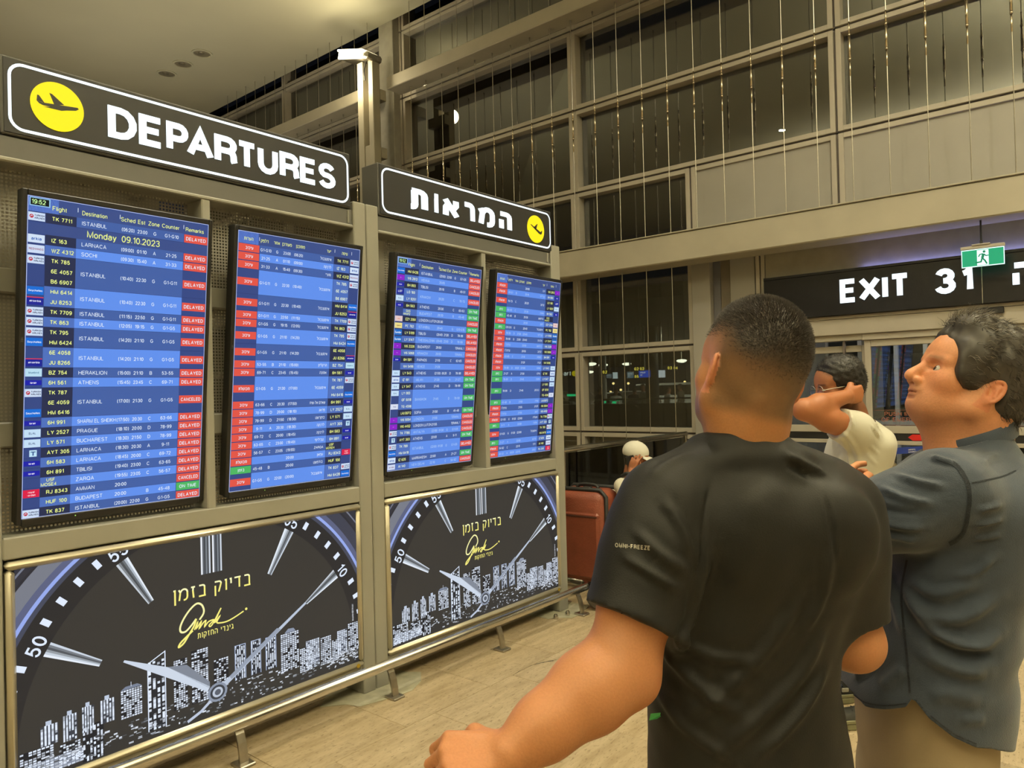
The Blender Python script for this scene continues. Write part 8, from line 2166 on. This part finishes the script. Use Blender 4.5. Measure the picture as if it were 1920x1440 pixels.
def car(pos, d, L_, Wd, H_, m, label, name='car', van=False):
    d = nrm((d[0], d[1], 0)); r = np.array([d[1], -d[0], 0]); p = np.array(pos, float)
    e = empty(name, tuple(p), label, 'car')
    b = MB()
    prof = ([(-0.5, 0.28), (-0.5, 0.62), (-0.46, 0.98), (0.20, 1.0), (0.33, 0.62), (0.47, 0.52), (0.5, 0.28)] if van else [(-0.5, 0.28), (-0.5, 0.58), (-0.40, 0.64), (-0.27, 0.96), (0.02, 1.0), (0.20, 0.64), (0.46, 0.54), (0.5, 0.28)])
    n = len(prof); V = []
    for s_, k in ((-1, 0.86), (-1, 1.0), (1, 1.0), (1, 0.86)):
        for (x, z) in prof: V.append(p + d * x * L_ + r * s_ * Wd / 2 * (k if z > 0.7 or k < 1 else 1.0) * (0.86 if z > 0.9 else 1.0) + cU * z * H_)
    V2 = []
    for s_ in (-1, 1):
        for (x, z) in prof: V2.append(p + d * x * L_ + r * s_ * Wd / 2 * (0.80 if z > 0.9 else 1.0) + cU * z * H_)
    Fs = [tuple(range(n - 1, -1, -1)), tuple(range(n, 2 * n))] + [(i, (i + 1) % n, n + (i + 1) % n, n + i) for i in range(n)]
    b.add(V2, Fs); o = b.build('body', m, e, bevel=0.05)
    gm = mat('car_glass', (0.01, 0.012, 0.014), 0.08)
    for s_ in (-1, 1):
        q = [(-0.36, 0.66), (-0.25, 0.93), (0.02, 0.95), (0.15, 0.66)] if not van else [(-0.44, 0.66), (-0.42, 0.92), (0.18, 0.93), (0.29, 0.66)]
        t = MB(); t.add([p + d * x * L_ + r * s_ * (Wd / 2 * (0.84 if z > 0.9 else 0.985) + 0.012) + cU * z * H_ for x, z in q], [(0, 1, 2, 3)]); t.build('side_window', gm, e)
    fr = [(0.045, 0.965), (0.185, 0.665)] if not van else [(0.215, 0.965), (0.318, 0.66)]
    t = MB(); t.add([p + d * (x * L_ + 0.02) + r * s_ * Wd * 0.38 + cU * (z * H_ + 0.015) for (x, z), s_ in ((fr[0], -1), (fr[0], 1), (fr[1], 1), (fr[1], -1))], [(0, 1, 2, 3)]); t.build('windscreen', gm, e)
    re_ = [(-0.30, 0.955), (-0.41, 0.68)] if not van else [(-0.468, 0.93), (-0.497, 0.66)]
    t = MB(); t.add([p + d * (x * L_ - 0.02) + r * s_ * Wd * 0.38 + cU * (z * H_ + 0.01) for (x, z), s_ in ((re_[0], -1), (re_[0], 1), (re_[1], 1), (re_[1], -1))], [(0, 1, 2, 3)]); t.build('rear_window', gm, e)
    for x in (-0.32, 0.32):
        for s_ in (-1, 1): MB().lathe([(0.0, -0.1), (0.31, -0.1), (0.33, 0.0), (0.31, 0.1), (0.16, 0.11), (0, 0.1)], p + d * x * L_ + r * s_ * (Wd / 2 - 0.1) + cU * 0.33, ax=r * s_, n=18).build('wheel', M_RUBBER, e, 'auto')
    for s_ in (-1, 1):
        MB().obox(p + d * 0.495 * L_ + r * s_ * Wd * 0.36 + cU * 0.46 * H_, (r, d, cU), (0.16, 0.03, 0.06), bev=0.02).build('headlight', emis('headlight', (1.0, 0.95, 0.85), 1.2), e); MB().obox(p - d * 0.50 * L_ + r * s_ * Wd * 0.38 + cU * 0.52 * H_, (r, d, cU), (0.1, 0.03, 0.07), bev=0.02).build('tail_light', emis('tail_red', (0.6, 0.01, 0.01), 0.5), e)
    return e
wc = mat('white_car_paint', (0.75, 0.75, 0.72), 0.25, 0, 0.02, coat=0.5); sl = mat('silver_car_paint', (0.42, 0.42, 0.41), 0.3, 0.5, 0.03)
car(G0(1275, 760, 38) - cU * 0.05, cR + cF * 0.3, 4.6, 1.85, 1.85, wc, 'white van parked outside behind the railing', 'van', True)
car(G0(1185, 760, 32.5) - cU * 0.05, cR * 0.5 - cF * 0.8, 4.5, 1.8, 1.48, sl, 'silver saloon car parked outside in the middle of the window')
car(G0(1052, 760, 31) - cU * 0.05, cR * 0.9 - cF * 0.3, 4.4, 1.8, 1.55, wc, 'white car outside at the left edge of the window')
car(G0(1122, 760, 40) - cU * 0.05, cR * 0.7 - cF * 0.7, 4.4, 1.8, 1.5, mat('black_car_paint', (0.02, 0.02, 0.022), 0.25, 0.2), 'dark car outside left of the silver saloon')

def bystander(px, D, top, col_top, col_leg, label, turn=0.0, h=1.68, lean=0.0):
    g = G0(px, 760, D) - cU * 0.05; s = h / 1.72
    f = nrm(cR * cos(turn) + cF * sin(turn)); r = np.cross(f, cU)
    root = empty('person', tuple(g), label, 'person')
    S = Field(g + np.array([-0.5, -0.5, 0]), g + np.array([0.5, 0.5, 1.95]), 0.022)
    hd_ = g + cU * 1.60 * s + f * 0.02
    A = frame(f); S.ell(hd_ + cU * 0.02, (0.078, 0.098, 0.118), A, 0); S.ell(hd_ + f * 0.03 - cU * 0.06, (0.058, 0.06, 0.06), A, 0.03); S.cone(hd_ + f * 0.09 - cU * 0.01, hd_ + f * 0.105 - cU * 0.03, 0.014, 0.014, 0.01)
    S.cone(hd_ - cU * 0.07, g + cU * 1.42 * s, 0.055, 0.06, 0.03)
    S.loft([(g + cU * 1.46 * s, 0.10, 0.07), (g + cU * 1.38 * s, 0.19, 0.105), (g + cU * 1.15 * s, 0.175, 0.115), (g + cU * 0.98 * s, 0.165, 0.115), (g + cU * 0.86 * s, 0.17, 0.12)], r, f, 0.03)
    for q in (-1, 1):
        sh_ = g + cU * 1.38 * s + r * 0.19 * q; el_ = sh_ - cU * 0.29 * s + r * 0.04 * q - f * 0.03; wr_ = el_ - cU * 0.16 * s + f * 0.18 * s
        S.chain([sh_, el_, wr_], (0.058, 0.048, 0.032), 0.03); S.ell(wr_ + f * 0.06, (0.03, 0.06, 0.045), A, 0.02)
        hp_ = g + cU * 0.88 * s + r * 0.09 * q; kn_ = g + cU * 0.48 * s + r * 0.10 * q + f * 0.03; an_ = g + cU * 0.09 + r * 0.11 * q
        S.chain([hp_, kn_, an_], (0.095, 0.068, 0.05), 0.03); S.ell(an_ + f * 0.06 - cU * 0.04, (0.045, 0.13, 0.05), A, 0.02)
    V, Fq = S.mesh(); z = (V[:, 2] - g[2]) / s; C = np.tile(np.array(lin((170, 115, 82))), (len(V), 1))
    C[(z < 1.45) & (z > 0.9)] = col_top; C[z <= 0.9] = col_leg; C[z < 0.09] = (0.03, 0.03, 0.03)
    q = (V - hd_) @ A.T; C[(q[:, 2] > 0.06) | ((q[:, 1] < -0.01) & (q[:, 2] > -0.05) & (z > 1.5))] = lin((36, 28, 24))
    hand_ = np.array([False] * len(V)); C[hand_] = 0
    mesh_obj('body', V, Fq, colattr('far_person', rough=0.7, bscale=40.0), root, C)
    return root
bystander(1155, 27.5, 0, (0.65, 0.65, 0.62), (0.04, 0.05, 0.08), 'woman in a white top outside in the middle of the window', -1.2, 1.58)
bystander(1207, 26.0, 0, (0.70, 0.70, 0.68), (0.05, 0.05, 0.05), 'person in a white shirt outside below the blue screen', 3.6, 1.74)
bystander(1124, 27.0, 0, (0.03, 0.03, 0.03), (0.03, 0.03, 0.04), 'person in dark clothes outside near the left lamps', 0.3, 1.66)
bystander(1253, 27.0, 0, (0.62, 0.62, 0.60), (0.05, 0.05, 0.06), 'person in a pale shirt outside in front of the van', 0.2, 1.60)
bystander(1277, 28.0, 0, (0.10, 0.085, 0.06), (0.04, 0.04, 0.04), 'person in brown outside at the right end of the van', 2.6, 1.72)
bystander(1190, 27.6, 0, (0.05, 0.05, 0.06), (0.05, 0.05, 0.05), 'person in a dark jacket outside beside the silver saloon', 1.2, 1.62)
